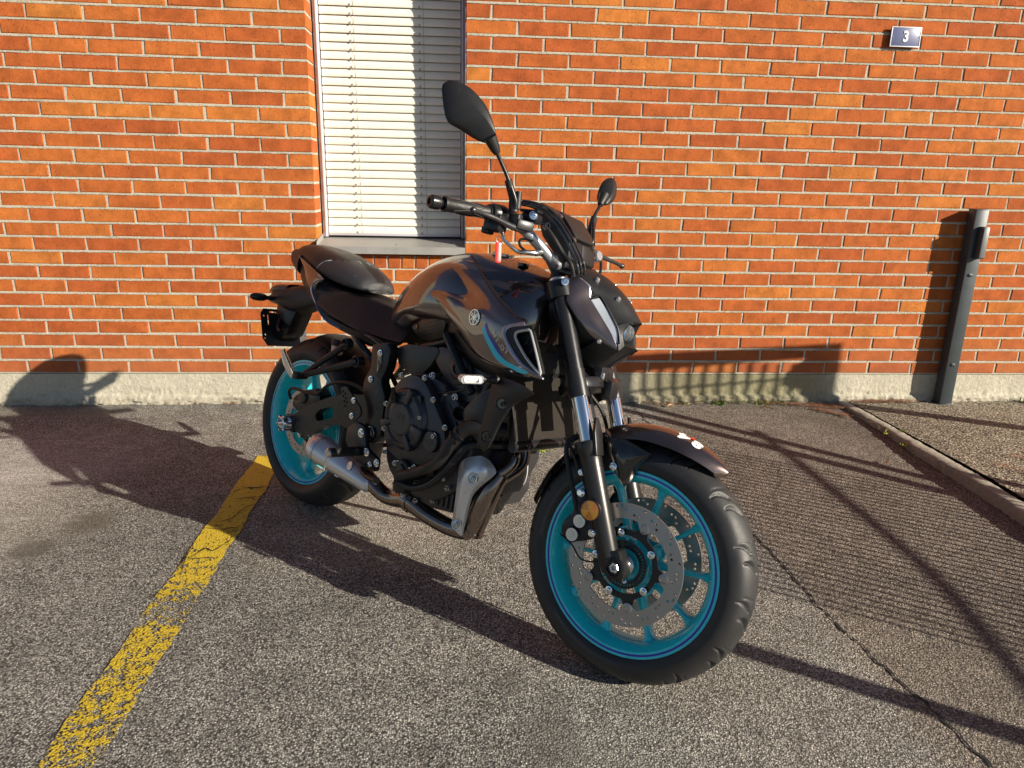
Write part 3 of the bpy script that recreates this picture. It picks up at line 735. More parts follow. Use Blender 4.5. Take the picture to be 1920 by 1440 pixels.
# ---------------------------------------------------------------- house number plate
M['enamel'] = simple('slate_blue_enamel', (.115, .135, .26), .35, 0, .4, bump=.15, bscale=200)
M['enwhite'] = simple('white_enamel', (.8, .8, .8), .35, 0, .3)
sign = tag(link('house_number_plate', None), 'small slate blue plate with white number 3 high on the brick wall', 'sign')
sx, sz, sy = 4.4575, 1.9145, -.020
g = G(); g.add(box((sx, sy+.004, sz), (.1565, .007, .0905), .0015)); g.mk('plate', M['enamel'], sign)
g = G()
for a, b2, c, d in ((0, .0440, .1545, .0042), (0, -.0440, .1545, .0042), (-.0752, 0, .0042, .0838), (.0752, 0, .0042, .0838)):
    g.add(box((sx+a, sy-.0001, sz+b2), (c, .0026, d), .0008))
g.mk('border', M['enwhite'], sign)
fv, ff = font_vf('3', .068, .0012, .0022)
RT = Matrix.Rotation(R_(90), 4, 'X')
g = G(); g.add((fv, ff), 0, Matrix.Translation((sx, sy-.001, sz)) @ RT @ Matrix.Diagonal((.92, 1, 1, 1))); g.mk('numeral', M['enwhite'], sign, smooth=0)
for dx in (-.068, .068):
    g = G(); g.add(lathe([(.0028, 0), (.0026, .0012), (0, .002)], (sx+dx, sy, sz), (0, -1, 0), 12)); g.mk('screw', M['chrome'], sign)
    g = G(); g.add(cyl((sx+dx, sy+.007, sz), (sx+dx, .004, sz), .004)); g.mk('spacer', M['dark'], sign)

# ---------------------------------------------------------------- anthracite post
M['anth'] = simple('anthracite_powder_coat', (.048, .060, .068), .40, .15, bump=.12, bscale=500, var=.05)
M['boxgrey'] = simple('light_grey_box', (.20, .205, .21), .4, .3)
post = tag(link('charging_post', None), 'slim anthracite metal post with small grey box near its top, standing against the wall', 'post')
g = G(); g.add(box((4.993, -.052, .545), (.072, .064, 1.085), .003)); g.mk('column', M['anth'], post)
g = G(); g.add(box((4.993, -.052, 1.0885), (.074, .066, .004), .001)); g.mk('cap', M['anth'], post)
g = G(); g.add(box((5.004, -.103, .9185), (.036, .036, .168), .003)); bx = g.mk('outlet_box', M['anth'], post)
g = G(); g.add(box((5.006, -.1225, .9185), (.030, .004, .155), .002)); g.mk('face', M['boxgrey'], bx)
for zz in (.745, .246):
    g = G(); P = [(0.0065*math.cos(a)*2.1, 0, .0075*math.sin(a)) for a in [k*math.pi/8 for k in range(16)]]
    T = Matrix.Translation((4.990, -.084, zz)) @ Matrix.Rotation(R_(18), 4, 'Y')
    g.add(prism(P, (0, -.006, 0), .0015), 0, T); lk = g.mk('lock_cover', M['anth'], post)
g = G(); g.add(box((4.993, -.052, .01), (.086, .078, .012), .002)); g.mk('base_plate', M['anth'], post)

# ---------------------------------------------------------------- small plants and litter
def leafmat(name, c1, c2):
    m, nt, b = new_mat(name); geo = N(nt, 'ShaderNodeNewGeometry'); mx = N(nt, 'ShaderNodeMix', data_type='RGBA'); nt.links.new(geo.outputs['Random Per Island'], mx.inputs[0])
    mx.inputs[6].default_value = (*c1, 1); mx.inputs[7].default_value = (*c2, 1); nt.links.new(mx.outputs[2], b.inputs['Base Color']); b.inputs['Roughness'].default_value = .6
    return m
M['weed'] = leafmat('weed_leaf', (.07, .16, .02), (.25, .34, .05)); M['yweed'] = leafmat('yellowing_weed', (.22, .32, .05), (.50, .52, .10)); M['dry'] = leafmat('dry_reddish_litter', (.22, .07, .035), (.36, .19, .10)); M['moss'] = leafmat('kerb_moss', (.12, .13, .04), (.30, .30, .12))
def blade(g, base, d, L, w, droop, rnd):
    d = Vector(d).normalized(); side = d.cross(Vector((0, 0, 1))).normalized() if abs(d.z) < .95 else Vector((1, 0, 0))
    P = [Vector(base)]; 
    for k in range(3):
        P.append(P[-1]+d*L/3); d = (d+Vector((0, 0, -droop))).normalized()
    ws = (w*.4, w, w*.8, 0.0004)
    v = []; f = []
    for p, ww in zip(P, ws): v += [p-side*ww/2, p+side*ww/2+Vector((0, 0, .15*ww))]
    for k in range(3): f.append((2*k, 2*k+1, 2*k+3, 2*k+2))
    g.add((v, f))
def weed(x, y, z, n, L, w, mat, label, seed, spread=.02):
    rnd = random.Random(seed); g = G()
    for _ in range(n):
        a = rnd.uniform(0, 6.28); el = rnd.uniform(.15, 1.3)
        blade(g, (x+rnd.uniform(-spread, spread), y-abs(rnd.uniform(0, spread*.6)), z), (math.cos(a)*math.cos(el), -abs(math.sin(a))*math.cos(el)*.8-.1, math.sin(el)), L*rnd.uniform(.5, 1.2), w*rnd.uniform(.6, 1.3), .25, rnd)
    o = g.mk('weed', mat, smooth=0, recalc=False); return tag(o, label, 'weed', 'small weeds in the cracks')
weed(5.50, -.035, .012, 30, .05, .008, M['weed'], 'bright green weed growing at the wall foot right of the anthracite post', 1, .03)
weed(2.60, -.72, .0, 40, .05, .010, M['yweed'], 'yellow green weed on the asphalt seen under the radiator', 2, .035)
weed(3.70, -.02, .0, 20, .040, .010, M['weed'], 'larger green weed at the foot of the mossy concrete, left of the dry litter', 3, .03)
weed(3.50, -.02, .0, 14, .025, .007, M['weed'], 'tiny green weed at the foot of the mossy concrete, nearest the motorcycle', 4, .02)
weed(3.95, -.02, .0, 18, .030, .008, M['yweed'], 'pale green weed at the foot of the wall beside the shadow of a post', 5, .04)
weed(4.40, -.55, .02, 26, .03, .009, M['yweed'], 'green weed with pale leaves growing under the kerb edge', 6, .05)
weed(4.37, -.72, .02, 22, .025, .009, M['yweed'], 'low pale weed against the kerb face, nearer than the other kerb weed', 8, .05)
def litter(name, pts, n, mat, label, cat, seed, L=.02, w=.004):
    rnd = random.Random(seed); g = G()
    for _ in range(n):
        x0, y0, x1, y1, z0 = rnd.choice(pts); t = rnd.random()
        p = (x0+(x1-x0)*t+rnd.gauss(0, .012), min(-.012, y0+(y1-y0)*t-abs(rnd.gauss(0, .018))), z0+rnd.uniform(.002, .012))
        a = rnd.uniform(0, 6.28); blade(g, p, (math.cos(a), math.sin(a), rnd.uniform(-.05, .35)), L*rnd.uniform(.4, 1.3), w*rnd.uniform(.5, 1.4), .15, rnd)
    o = g.mk(name, mat, smooth=0, recalc=False); return tag(o, label, cat, kind='stuff')
litter('dry_litter', [(3.95, -.03, 4.38, -.05, .003), (4.1, -.05, 4.38, -.12, .004), (4.5, -.02, 4.85, -.02, .014), (4.45, -.02, 4.8, -.04, .014), (4.2, -.12, 4.33, -.26, .003)], 1500, M['dry'], 'dry reddish plant litter gathered in the corner of wall and kerb', 'plant litter', 31, .022, .003)
litter('wall_debris', [(.68, -.01, .92, -.015, .003), (1.0, -.01, 1.05, -.01, .003), (3.25, -.02, 3.6, -.02, .003), (3.3, -.03, 3.5, -.04, .003)], 260, M['dry'], 'thin brown plant debris along the foot of the concrete', 'plant debris', 32, .016, .003)
litter('red_litter', [(4.55, -1.05, 4.75, -1.35, .055), (4.62, -1.15, 4.9, -1.5, .055), (4.7, -.95, 4.9, -1.1, .05)], 520, M['dry'], 'reddish dry stems lying on the pavement by the kerb at right', 'plant litter', 33, .02, .003)
litter('moss', [(4.40, -.15, 4.36, -1.0, .01), (4.40, -.3, 4.37, -.8, .01)], 700, M['moss'], 'moss and bits of leaf along the bottom of the kerb', 'moss', 34, .012, .004)
litter('wall_moss', [(3.3, -.005, 4.1, -.008, .004), (3.7, -.005, 4.1, -.01, .006)], 600, M['moss'], 'low moss where asphalt meets the concrete footing', 'moss', 35, .013, .004)

M['leaf'] = leafmat('dry_leaf', (.42, .24, .10), (.50, .36, .18))
def leaf(x, y, z, L, rot, label, w=.45):
    v = []; f = []; n = 7
    for i in range(n):
        t = i/(n-1); ww = L*w*math.sin(math.pi*min(.98, t*.92+.05))*.5; cz = z+.010*math.sin(t*3.1)+.002
        v += [Vector((L*(t-.5), -ww, cz+.006)), Vector((L*(t-.5), 0, cz)), Vector((L*(t-.5), ww, cz+.007))]
        if i: b0 = 3*(i-1); f += [(b0, b0+3, b0+4, b0+1), (b0+1, b0+4, b0+5, b0+2)]
    g = G(); g.add((v, f), 0, Matrix.Translation((x, y, 0)) @ Matrix.Rotation(rot, 4, 'Z')); tag(g.mk('dry_leaf', M['leaf'], recalc=False), label, 'leaf', 'dry leaves on the asphalt')
p = (3.4014, -0.0774, 0.0000); leaf(p[0], p[1]-.01, .0, .045, .3, 'curled brown leaf on asphalt close to the fork, by the wall foot')
p = (3.9291, -0.1291, 0.0000); leaf(p[0], p[1], .0, .075, -.6, 'long pale dry blade lying on asphalt below the mossy concrete', .10)
p = (4.1490, -0.9157, 0.0000); leaf(p[0], p[1], .0, .03, 1.2, 'small curled leaf on the asphalt in the shade of the kerb')
# ---------------------------------------------------------------- unseen steel casters right of the picture, shaped to shadow the asphalt and wall
M['galv'] = simple('galvanised_steel', (.35, .36, .36), .5, .8)
S = Vector((1.48, -1, .69))
fence = tag(link('rail_shadow_caster', None), 'unseen galvanised two rail barrier added to cast paired shadows across the asphalt', 'barrier')
def bar(g, a, b2, r, seg=8): g.add(tube([Vector(a), Vector(b2)], r, seg, smooth=False))
t1 = 1.15
a1, b1 = Vector((3.30, -.06, 0))+S*t1, Vector((5.6, -2.36, 0))+S*t1
for off, r in ((Vector((0, 0, 0)), .026), (Vector((-.115, -.045, 0)), .029)):
    g = G(); bar(g, a1+off, b1+off, r); g.mk('rail', M['galv'], fence)
g = G()
for e in (b1,): bar(g, (e.x, e.y, 0), (e.x, e.y, .82), .025)
g.mk('fence_post', M['galv'], fence)
railing = tag(link('bar_railing', None), 'low railing of thin upright steel bars beside the kerb, right of the picture', 'railing')
g = G()
for i in range(34):
    w = .24+i*.0335; x = 4.80; y = (w-.56*x)/.83; g.add(cyl((x, y, 0), (x, y, .80), .0048, 6))
g.mk('bars', M['galv'], railing)['kind'] = 'stuff'
g = G(); bar(g, (4.80, (.24-.56*4.8)/.83, .02), (4.80, (1.31-.56*4.8)/.83, .02), .008); g.mk('rail', M['galv'], railing)
cable = link('cable', None); tag(cable, 'thin dark overhead cable running out from the wall, right of the picture', 'cable')
g = G(); P = [Vector((x, y, 0))+S*1.25 for x, y in ((3.79, -.45), (3.805, -.62), (3.825, -1.2), (3.825, -1.8), (3.745, -2.26), (3.6, -3.0))]; g.add(tube(P, .013, 8, 5)); g.mk('wire', M['dark'], cable)
pole = tag(link('street_pole', None), 'thin steel pole standing right of the parking bay, outside the picture', 'pole')
g = G(); base = Vector((3.03, -2.155, 0))+Vector((1.48, -1, 0))*1.3; g.add(cyl(base, base+Vector((0, 0, .69*1.3)), .034)); g.mk('shaft', M['galv'], pole)
frame = tag(link('frame_shadow_caster', None), 'unseen metal frame with bars, added right of the picture to cast the shadow on the wall', 'sign')
t = 1.32
def W(x, z): return Vector((x, 0, z))+S*t
g = G()
g.add(prism([W(3.18, .285), W(4.475, .362), W(4.475, .05), W(4.475, -.55), W(4.32, -.55), W(4.30, .10), W(4.18, .13), W(4.20, .20), W(4.30, .285), W(3.30, .205), W(3.29, -.05), W(3.19, -.05)], (0, -.02, 0)))  # outline is the wanted wall shadow, pushed back along the sun
g.mk('panel_frame', M['galv'], frame, smooth=0)
g = G(); bar(g, W(3.25, .075), W(4.25, .158), .007)
for k in range(11): x = 3.36+k*.085; bar(g, W(x, .0), W(x, .24), .009)
g.mk('bars', M['galv'], frame)['kind'] = 'stuff'
g = G(); p = W(4.40, -.5); bar(g, (p.x, p.y, 0), p, .04); g.mk('leg', M['galv'], frame)

# ================================================================= motorcycle
# bike frame: x forward from the rear tyre's contact patch, y to the rider's left, z up
bike = tag(link('motorcycle', None), 'dark grey naked motorcycle with cyan wheels leaning on its stand by the brick wall', 'motorcycle')
BM = Matrix.Translation((1.6771, -1.2385, 0.0002)) @ Matrix.Rotation(-0.8227, 4, 'Z') @ Matrix.Rotation(-0.1946, 4, 'X')
bike.matrix_world = BM
RAKE = R_(24.5); SAX = Vector((-math.sin(RAKE), 0, math.cos(RAKE)))
SP = Vector((1.49, 0, 0))
SM = Matrix.Translation(SP) @ Matrix.Rotation(0.1602, 4, SAX) @ Matrix.Translation(-SP)   # bars turned left
SH = Vector((0, 1, 0))
def fk(z, y=0, dx=0):
    """point on the fork axis at height z"""
    return Vector((1.376+.4557*(.3-z)+dx, y, z))

# ---- wheels
def tyre(R, hw, n_th, seed, prof, pat):
    P = resample([Vector((y, r, 0)) for y, r in prof+[(-y, r) for y, r in reversed(prof[:-1])]], 61)
    nth = n_th; th = np.linspace(0, 2*np.pi, nth, endpoint=False)
    ys = np.array([p.x for p in P]); rs = np.array([p.y for p in P])
    TH, Y = np.meshgrid(th, ys, indexing='ij'); RR = np.tile(rs, (nth, 1))
    D = np.zeros_like(RR); per = 2*np.pi/pat
    def line(th0, y0, th1, y1, w, d, curve=0):
        nonlocal D
        # distance to a curved slot in unrolled (arc, y) space
        K = 14
        for k in range(K):
            t0 = k/K; t = (k+.5)/K
            cth = th0+(th1-th0)*t+curve*math.sin(math.pi*t); cy = y0+(y1-y0)*t
            ww = w*(.35+.65*math.sin(math.pi*min(1, t*.9+.1)))
            dth = (TH-cth+per/2) % per-per/2
            L = math.hypot((th1-th0)*R, y1-y0)/K
            dist = np.sqrt(((dth*R)/max(ww, L*.55))**2+((Y-cy)/max(ww, L*.55))**2)
            D = np.maximum(D, d*np.clip(1.5-dist, 0, 1))
    s = hw/.06
    for sg in (1, -1):
        o = 0 if sg > 0 else per/2
        line(o, sg*.006*s, o+.105, sg*.045*s, .0042, .009, .035)
        line(o+.16, sg*.022*s, o+.245, sg*.054*s, .0034, .008, .025)
        line(o+.10, sg*.002*s, o+.17, sg*.019*s, .0015, .004)
        line(o+.25, sg*.012*s, o+.29, sg*.046*s, .0012, .003)
    RR = RR-D*(RR > R*.86)
    v = np.stack([RR*np.cos(TH), Y, RR*np.sin(TH)], -1).reshape(-1, 3); m = len(ys)
    i, j = np.meshgrid(np.arange(nth), np.arange(m-1), indexing='ij')
    a = i*m+j; b2 = ((i+1) % nth)*m+j
    f = np.stack([a, a+1, b2+1, b2], -1).reshape(-1, 4)
    me = bpy.data.meshes.new('tyre'); me.from_pydata(v.tolist(), [], f.tolist()); me.polygons.foreach_set('use_smooth', [True]*len(f)); me.materials.append(M['tread']); me.update()
    return me
def wheel(name, c, R, w, prof, pat, nspoke, mat4):
    """rim mesh is the part; tyre, spokes, discs are its sub-parts"""
    c = Vector(c); h = w
    rp = [(.2120, h), (.2285, h), (.2290, h-.003), (.2265, h-.007), (.2180, h-.012), (.2130, h-.020), (.2060, h-.030), (.2010, h*.35), (.2005, 0)]
    full = rp+[(r, -y) for r, y in reversed(rp[:-1])]
    inner = [(.2090, -h+.004), (.2040, -h+.012), (.1960, -h*.5), (.1925, 0), (.1960, h*.5), (.2040, h-.012), (.2090, h-.004)]
    g = G(); g.add(lathe(full+inner, c, SH, 96, closed=True))
    rim = g.mk(name, M['cyan'], bike, smooth=40, M=mat4)
    me = tyre(R, prof[2][0]*-1, 640, 1, prof, pat); t = link('tyre', me, rim); t.location = c
    for sgn in (-1, 1):
        g = G(); g.add(lathe([(.2178, 0), (.2178, .0009), (.2222, .0009), (.2222, 0)], c+Vector((0, sgn*h, 0)), (0, sgn, 0), 96)); g.mk('rim_stripe', M['blue'], rim, smooth=20)
    # hub
    g = G(); g.add(lathe([(.020, -.052), (.036, -.052), (.038, -.044), (.030, -.030), (.034, 0), (.030, .030), (.038, .044), (.036, .052), (.020, .052)], c, SH, 40))
    for k in range(5):
        a = 2*math.pi*k/5+.3; g.add(cyl(c+Vector((.05*math.cos(a), -.05, .05*math.sin(a))), c+Vector((.05*math.cos(a), .05, .05*math.sin(a))), .011, 12)); 
    for sgn in (-1, 1):
        st5 = []
        for k in range(10):
            a = 2*math.pi*k/10+(math.pi/5 if False else 0)+math.pi/5; rr = (.083 if k % 2 == 0 else .052)*(1 if R < .31 else .72); st5.append(Vector((c.x+rr*math.cos(a), c.y+sgn*.036, c.z+rr*math.sin(a))))
        g.add(prism(round_poly(st5, .014, 3), (0, sgn*.014, 0), .004))
    g.mk('hub', M['cyan'], rim)
    base_me = None
    for k in range(nspoke):
        a = 2*math.pi*k/nspoke
        if base_me is None:
            rows = []
            for r, tw, dp in ((.030, .016, .030), (.05, .0125, .028), (.09, .0085, .022), (.14, .0075, .018), (.175, .009, .017), (.190, .016, .018), (.1985, .034, .020)):
                rows.append([Vector((r, y*dp, z*tw*.82)) for y, z in ((-1, -.5), (-.8, -.85), (0, -1), (.8, -.85), (1, -.5), (1, .5), (.8, .85), (0, 1), (-.8, .85), (-1, .5))])
            g = G(); g.add(grid_vf(rows, closed_v=True)); s = g.mk('spoke', M['cyan'], rim, smooth=50); base_me = s.data
        else: s = link('spoke', base_me, rim)
        s.matrix_local = Matrix.Translation(c) @ Matrix.Rotation(-a-.12, 4, 'Y')
    return rim
def disc(rim, c, y, ro, ri, nb, side, seed=0, carrier=True):
    """drilled brake disc with its black carrier and float buttons"""
    c = Vector(c)+Vector((0, y, 0)); T = Matrix.Translation(c) @ Matrix.Rotation(R_(90), 4, 'X')
    holes = []
    for k in range(36 if ro > .13 else 26):
        n = 36 if ro > .13 else 26
        for q in range(2):
            a = 2*math.pi*(k+q*.45)/n; w = (ro-ri)
            rr = ri+w*(.30 if (k+q) % 3 == 0 else .55 if (k+q) % 3 == 1 else .80)
            if q and k % 2: continue
            holes.append(circle(rr*math.cos(a), rr*math.sin(a), .0036, 8))
    outer = circle(0, 0, ro, 110)
    inn = []
    for k in range(nb*12):
        a = 2*math.pi*k/(nb*12); t = (k % 12); rr = ri-(.014 if t in (0, 1, 11) else 0); inn.append((rr*math.cos(a), rr*math.sin(a)))
    g = G(); g.add(plate(outer, [inn]+holes, .0045, T)); d = g.mk('brake_disc', M['disc'], rim, smooth=20)
    # carrier ring with arms
    pts = []
    for k in range(nb*12):
        a = 2*math.pi*k/(nb*12); t = k % 12; rr = (ri-.010) if t in (0,) else ri-.012 if t in (1, 11) else ri-.027
        pts.append((rr*math.cos(a), rr*math.sin(a)))
    g = G(); g.add(plate(pts, [circle(0, 0, ri-.041, 60)], .005, Matrix.Translation(Vector((0, -.0055*side, 0))) @ T)); ca = g.mk('disc_carrier', M['satin'], rim, smooth=20)
    for k in range(nb):
        a = 2*math.pi*k/nb; p = c+Vector((math.cos(a)*(ri-.008), 0, math.sin(a)*(ri-.008)))
        g = G(); g.add(lathe([(.0125, -.001), (.0125, .0025), (.0085, .0035), (.0078, .0022), (.0052, .0022), (.0050, -.003), (.0, -.003)], p, (0, side, 0), 18)); g.mk('float_button', M['disc'], rim)
        a += math.pi/nb; p = c+Vector((math.cos(a)*(ri-.035), 0, math.sin(a)*(ri-.035)))
        g = G(); g.add(cap_bolt(p+Vector((0, side*.002, 0)), (0, side, 0), .0065, .006)); g.mk('disc_bolt', M['chrome'], rim)
        # cyan pads of the hub that carry the disc
        g = G(); g.add(cyl(p-Vector((0, side*.03, 0)), p-Vector((0, side*.009, 0)), .014, 14)); g.mk('disc_mount', M['cyan'], rim)
    return d
fprof = [(-.046, .2265), (-.0535, .2310), (-.0595, .246), (-.058, .262), (-.050, .2785), (-.036, .2905), (-.018, .2978), (0, .300)]
rprof = [(-.070, .2265), (-.0795, .2320), (-.0895, .250), (-.0895, .266), (-.078, .2850), (-.054, .3020), (-.027, .3122), (0, .315)]
fc = (1.4, 0, .30); rc = (0, 0, .315)
fw = wheel('front_wheel', fc, .300, .052, fprof, 14, 10, SM)
rw = wheel('rear_wheel', rc, .315, .077, rprof, 14, 10, None)
disc(fw, fc, -.067, .149, .112, 5, -1); disc(fw, fc, .067, .149, .112, 5, 1)
disc(rw, rc, -.075, .1225, .088, 5, -1)
# wheel-speed ring (toothed) and spindle on the front wheel
g = G()
for k in range(40):
    a = 2*math.pi*k/40; g.add(box((0, 0, 0), (.0065, .0025, .0045), 0), 0, Matrix.Translation(Vector(fc)+Vector((.050*math.cos(a), -.0685, .050*math.sin(a)))) @ Matrix.Rotation(-a, 4, 'Y'))
g.add(lathe([(.040, 0), (.0475, 0), (.0475, .0025), (.040, .0025)], (1.4, -.067, .30), (0, -1, 0), 40)); g.add(lathe([(.0525, 0), (.0585, 0), (.0585, .0025), (.0525, .0025)], (1.4, -.067, .30), (0, -1, 0), 40))
g.mk('wheel_speed_ring', M['satin'], fw, smooth=20)
g = G(); g.add(cyl((1.4, -.115, .3), (1.4, .115, .3), .0125, 20)); g.add(lathe([(.026, 0), (.026, .012), (.019, .016), (.019, .026)], (1.4, -.058, .3), (0, -1, 0), 24)); g.add(lathe([(.026, 0), (.026, .012), (.019, .016), (.019, .026)], (1.4, .058, .3), (0, 1, 0), 24)); g.mk('spindle', M['steel'], fw)
g = G(); g.add(cyl((0, -.145, .315), (0, .145, .315), .0125, 20)); g.mk('spindle', M['steel'], rw)
# sprocket and chain on the left
g = G(); T = Matrix.Translation((0, .088, .315)) @ Matrix.Rotation(R_(90), 4, 'X')
g.add(plate([((.108 if k % 2 else .115)*math.cos(2*math.pi*k/88), (.108 if k % 2 else .115)*math.sin(2*math.pi*k/88)) for k in range(88)], [circle(0, 0, .06, 30)], .006, T)); g.mk('sprocket', M['steel'], rw, smooth=0)
g = G(); pth = [Vector((.112*math.cos(a), .088, .315+.112*math.sin(a))) for a in [math.pi/2+math.pi*k/10 for k in range(11)]]+[Vector((.50, .088, .365)), Vector((.535, .088, .395)), Vector((.50, .088, .432))]
g.add(tube(pth, .008, 6, 3, closed=True)); g.mk('chain', M['engine'], bike)

# ---- fork
for sy in (-1, 1):
    y = sy*.098
    g = G(); g.add(tube([fk(.705, y), fk(.915, y)], .0232, 26, smooth=False)); g.add(tube([fk(.712, y), fk(.735, y)], .0252, 26, smooth=False)); g.mk('fork_cover', M['satin'], bike, M=SM)
    g = G(); g.add(tube([fk(.555, y), fk(.715, y)], .0203, 30, smooth=False)); g.mk('fork_stanchion', M['chrome'], bike, M=SM)
    g = G()
    pr = [(.0275, 0), (.0275, .24), (.0285, .262), (.0325, .272), (.0330, .292), (.0310, .296), (.0215, .297), (.0212, .270)]
    b0 = fk(.302, y); pr = [(.0265, .0)]+pr[1:]
    g.add(lathe([(.010, -.028), (.022, -.022), (.0265, 0)]+pr[1:], b0, SAX, 30))
    # axle clamp foot, leading the tube
    P = [(1.376, 0, .330), (1.370, 0, .30), (1.376, 0, .278), (1.402, 0, .270), (1.420, 0, .272), (1.426, 0, .288), (1.416, 0, .312), (1.398, 0, .345)]
    g.add(prism(round_poly([Vector((p[0], y-.021, p[2])) for p in P], .012), (0, .040, 0), .005))
    # guard blade in front of the stanchion
    d = SAX
    bl = [fk(.545, y-sy*.004, .031), fk(.545, y+sy*.026, .026), fk(.60, y+sy*.020, .030), fk(.633, y+sy*.006, .035), fk(.632, y-sy*.006, .036), fk(.60, y-sy*.014, .034)]
    g.add(prism(bl, (.007, 0, .002), .002))
    leg = g.mk('fork_leg', M['fork'], bike, M=SM)
    g = G(); g.add(lathe([(.024, 0), (.024, .006), (.020, .008), (.0185, .004), (.013, .004), (.013, .0)], (1.4, y+sy*.0205, .302), (0, sy, 0), 26)); g.mk('axle_collar', M['satin'], leg)
    g = G(); g.add(lathe([(.0125, 0), (.0125, .008), (.011, .010), (.0065, .010), (.0062, .002), (0, .002)], (1.4, y+sy*.0215, .302), (0, sy, 0), 6)); g.mk('axle_nut', M['alu'], leg, smooth=15)
    g = G(); g.add(cap_bolt((1.421, y-sy*.0, .272), (.6, 0, -.8), .005, .006)); g.mk('pinch_bolt', M['chrome'], leg)
    # fork cap
    g = G(); g.add(lathe([(.0245, 0), (.0245, .006), (.021, .010), (.014, .011), (.013, .006), (0, .006)], fk(.945, y), SAX, 24)); g.mk('fork_cap', M['steel'], bike, M=SM)
# yokes
def hull2(pts, z0, z1, bev):
    P = [Vector(p) for p in pts]; return prism([p+SAX*z0 for p in P], SAX*(z1-z0), bev)
g = G()
for sy in (-1, 1): g.add(tube([fk(.905, sy*.098), fk(.945, sy*.098)], .034, 28, smooth=False))
c = fk(.925); g.add(prism([c+Vector((-.035, -.085, -.013)), c+Vector((.012, -.10, .008)), c+Vector((.022, -.05, .012)), c+Vector((.022, .05, .012)), c+Vector((.012, .10, .008)), c+Vector((-.035, .085, -.013)), c+Vector((-.075, .03, -.034)), c+Vector((-.075, -.03, -.034))], SAX*.024, .006))
g.mk('upper_yoke', M['satin'], bike, M=SM)
g = G()
for sy in (-1, 1): g.add(tube([fk(.672, sy*.098), fk(.712, sy*.098)], .0265, 28, smooth=False))
c = fk(.69); g.add(prism([c+Vector((-.035, -.085, -.013)), c+Vector((.025, -.10, .01)), c+Vector((.035, -.05, .015)), c+Vector((.035, .05, .015)), c+Vector((.025, .10, .01)), c+Vector((-.035, .085, -.013)), c+Vector((-.085, .03, -.038)), c+Vector((-.085, -.03, -.038))], SAX*.030, .006))
g.add(box(fk(.70, 0, .045), (.03, .05, .05), .008))
g.mk('lower_yoke', M['satin'], bike, M=SM)
g = G(); g.add(tube([fk(.60, 0, -.05), fk(.93, 0, -.055)], .028, 20, smooth=False)); g.mk('steering_head', M['satin'], bike)
for p, d in (((1.1150, -0.1250, 0.9470), (.7, -.7, .1)), ((1.0985, -0.0500, 0.9691), (.6, -.7, .4))):
    g = G(); g.add(cap_bolt(p, d, .0068, .008)); g.mk('yoke_bolt', M['chrome'], bike, M=SM)
for p in ((1.262, -.118, .640), (1.245, .118, .665)):
    pass
# ---- brake calipers
for sy in (-1, 1):
    y = sy*.098; g = G()
    P = [(1.2374, -0.1000, 0.3505), (1.2445, -0.1000, 0.3736), (1.2593, -0.1000, 0.3893), (1.2721, -0.1000, 0.4261), (1.2866, -0.1000, 0.4414), (1.3091, -0.1000, 0.4279), (1.3262, -0.1000, 0.3725), (1.3188, -0.1000, 0.3403), (1.2747, -0.1000, 0.3227), (1.2454, -0.1000, 0.3296)]
    P = [Vector((p[0], sy*.118 if sy < 0 else .072, p[2])) for p in P]
    g.add(prism(round_poly(P, .008, 2), (0, .046, 0), .007)); cal = g.mk('brake_caliper', M['satin'], bike, M=SM)
    for q, r in (((1.2859, -0.1200, 0.3797), .0165), ((1.2735, -0.1200, 0.3418), .0165)):
        p = Vector((q[0], sy*.1185, q[2]))
        g = G(); g.add(lathe([(r*1.2, 0), (r*1.2, .003), (r*1.02, .005), (r, .003)], p, (0, sy, 0), 28)); g.mk('bore_rim', M['satin'], cal)
        g = G(); g.add(lathe([(r*1.0, .001), (r*1.0, .0042), (r*.97, .005), (0, .005)], p, (0, sy, 0), 28)); g.mk('piston_cap', M['alu'], cal)
        st = []
        for k in range(12):
            a = 2*math.pi*k/12+.3; rr = r*(.62 if k % 2 else .40); st.append(Vector((p.x+rr*math.cos(a), p.y+sy*.0050, p.z+rr*math.sin(a))))
        g = G(); g.add(prism(round_poly(st, .002, 2), (0, sy*.0012, 0))); g.mk('star_recess', M['steel'], cal, smooth=0)
    for q, r in (((1.2739, -0.1100, 0.4480), .0085), ((1.3242, -0.1200, 0.3612), .0078)):
        g = G(); g.add(lathe([(r*1.25, -.004), (r*1.25, .003), (r, .004), (r, .008), (r*.8, .010), (0, .010)], (q[0], sy*.1185, q[2]), (0, sy, 0), 18)); g.mk('caliper_bolt', M['chrome'], cal)
    g = G(); g.add(box((1.283, sy*.108, .425), (.035, .02, .06), .006, Matrix.Rotation(-.4, 3, 'Y'))); g.add(box((1.315, sy*.108, .39), (.05, .022, .03), .006)); g.mk('caliper_bracket', M['satin'], bike, M=SM)
    # amber reflector
    c = Vector(((1.3146, -0.1350, 0.4174))); c.y = sy*.135
    g = G(); g.add(lathe([(.0255, -.006), (.0262, 0), (.0262, .003), (.0240, .004), (.0238, .002)], c, (0.10, sy, 0), 36)); hld = g.mk('reflector_holder', M['satin'], bike, M=SM)
    for k in range(6):
        v = [c+Vector((0, sy*.0042, 0))]; 
        for q in range(5):
            a = 2*math.pi*(k+q/4)/6+.1; v.append(c+Vector((.0236*math.cos(a), sy*(.0038 if k % 2 else .0030), .0236*math.sin(a))))
        g = G(); g.add((v, [(0, 1, 2), (0, 2, 3), (0, 3, 4), (0, 4, 5)])); g.mk('reflector_facet', M['amber'] if k % 2 else M['amber2'] if 'amber2' in M else M['amber'], hld, smooth=0)
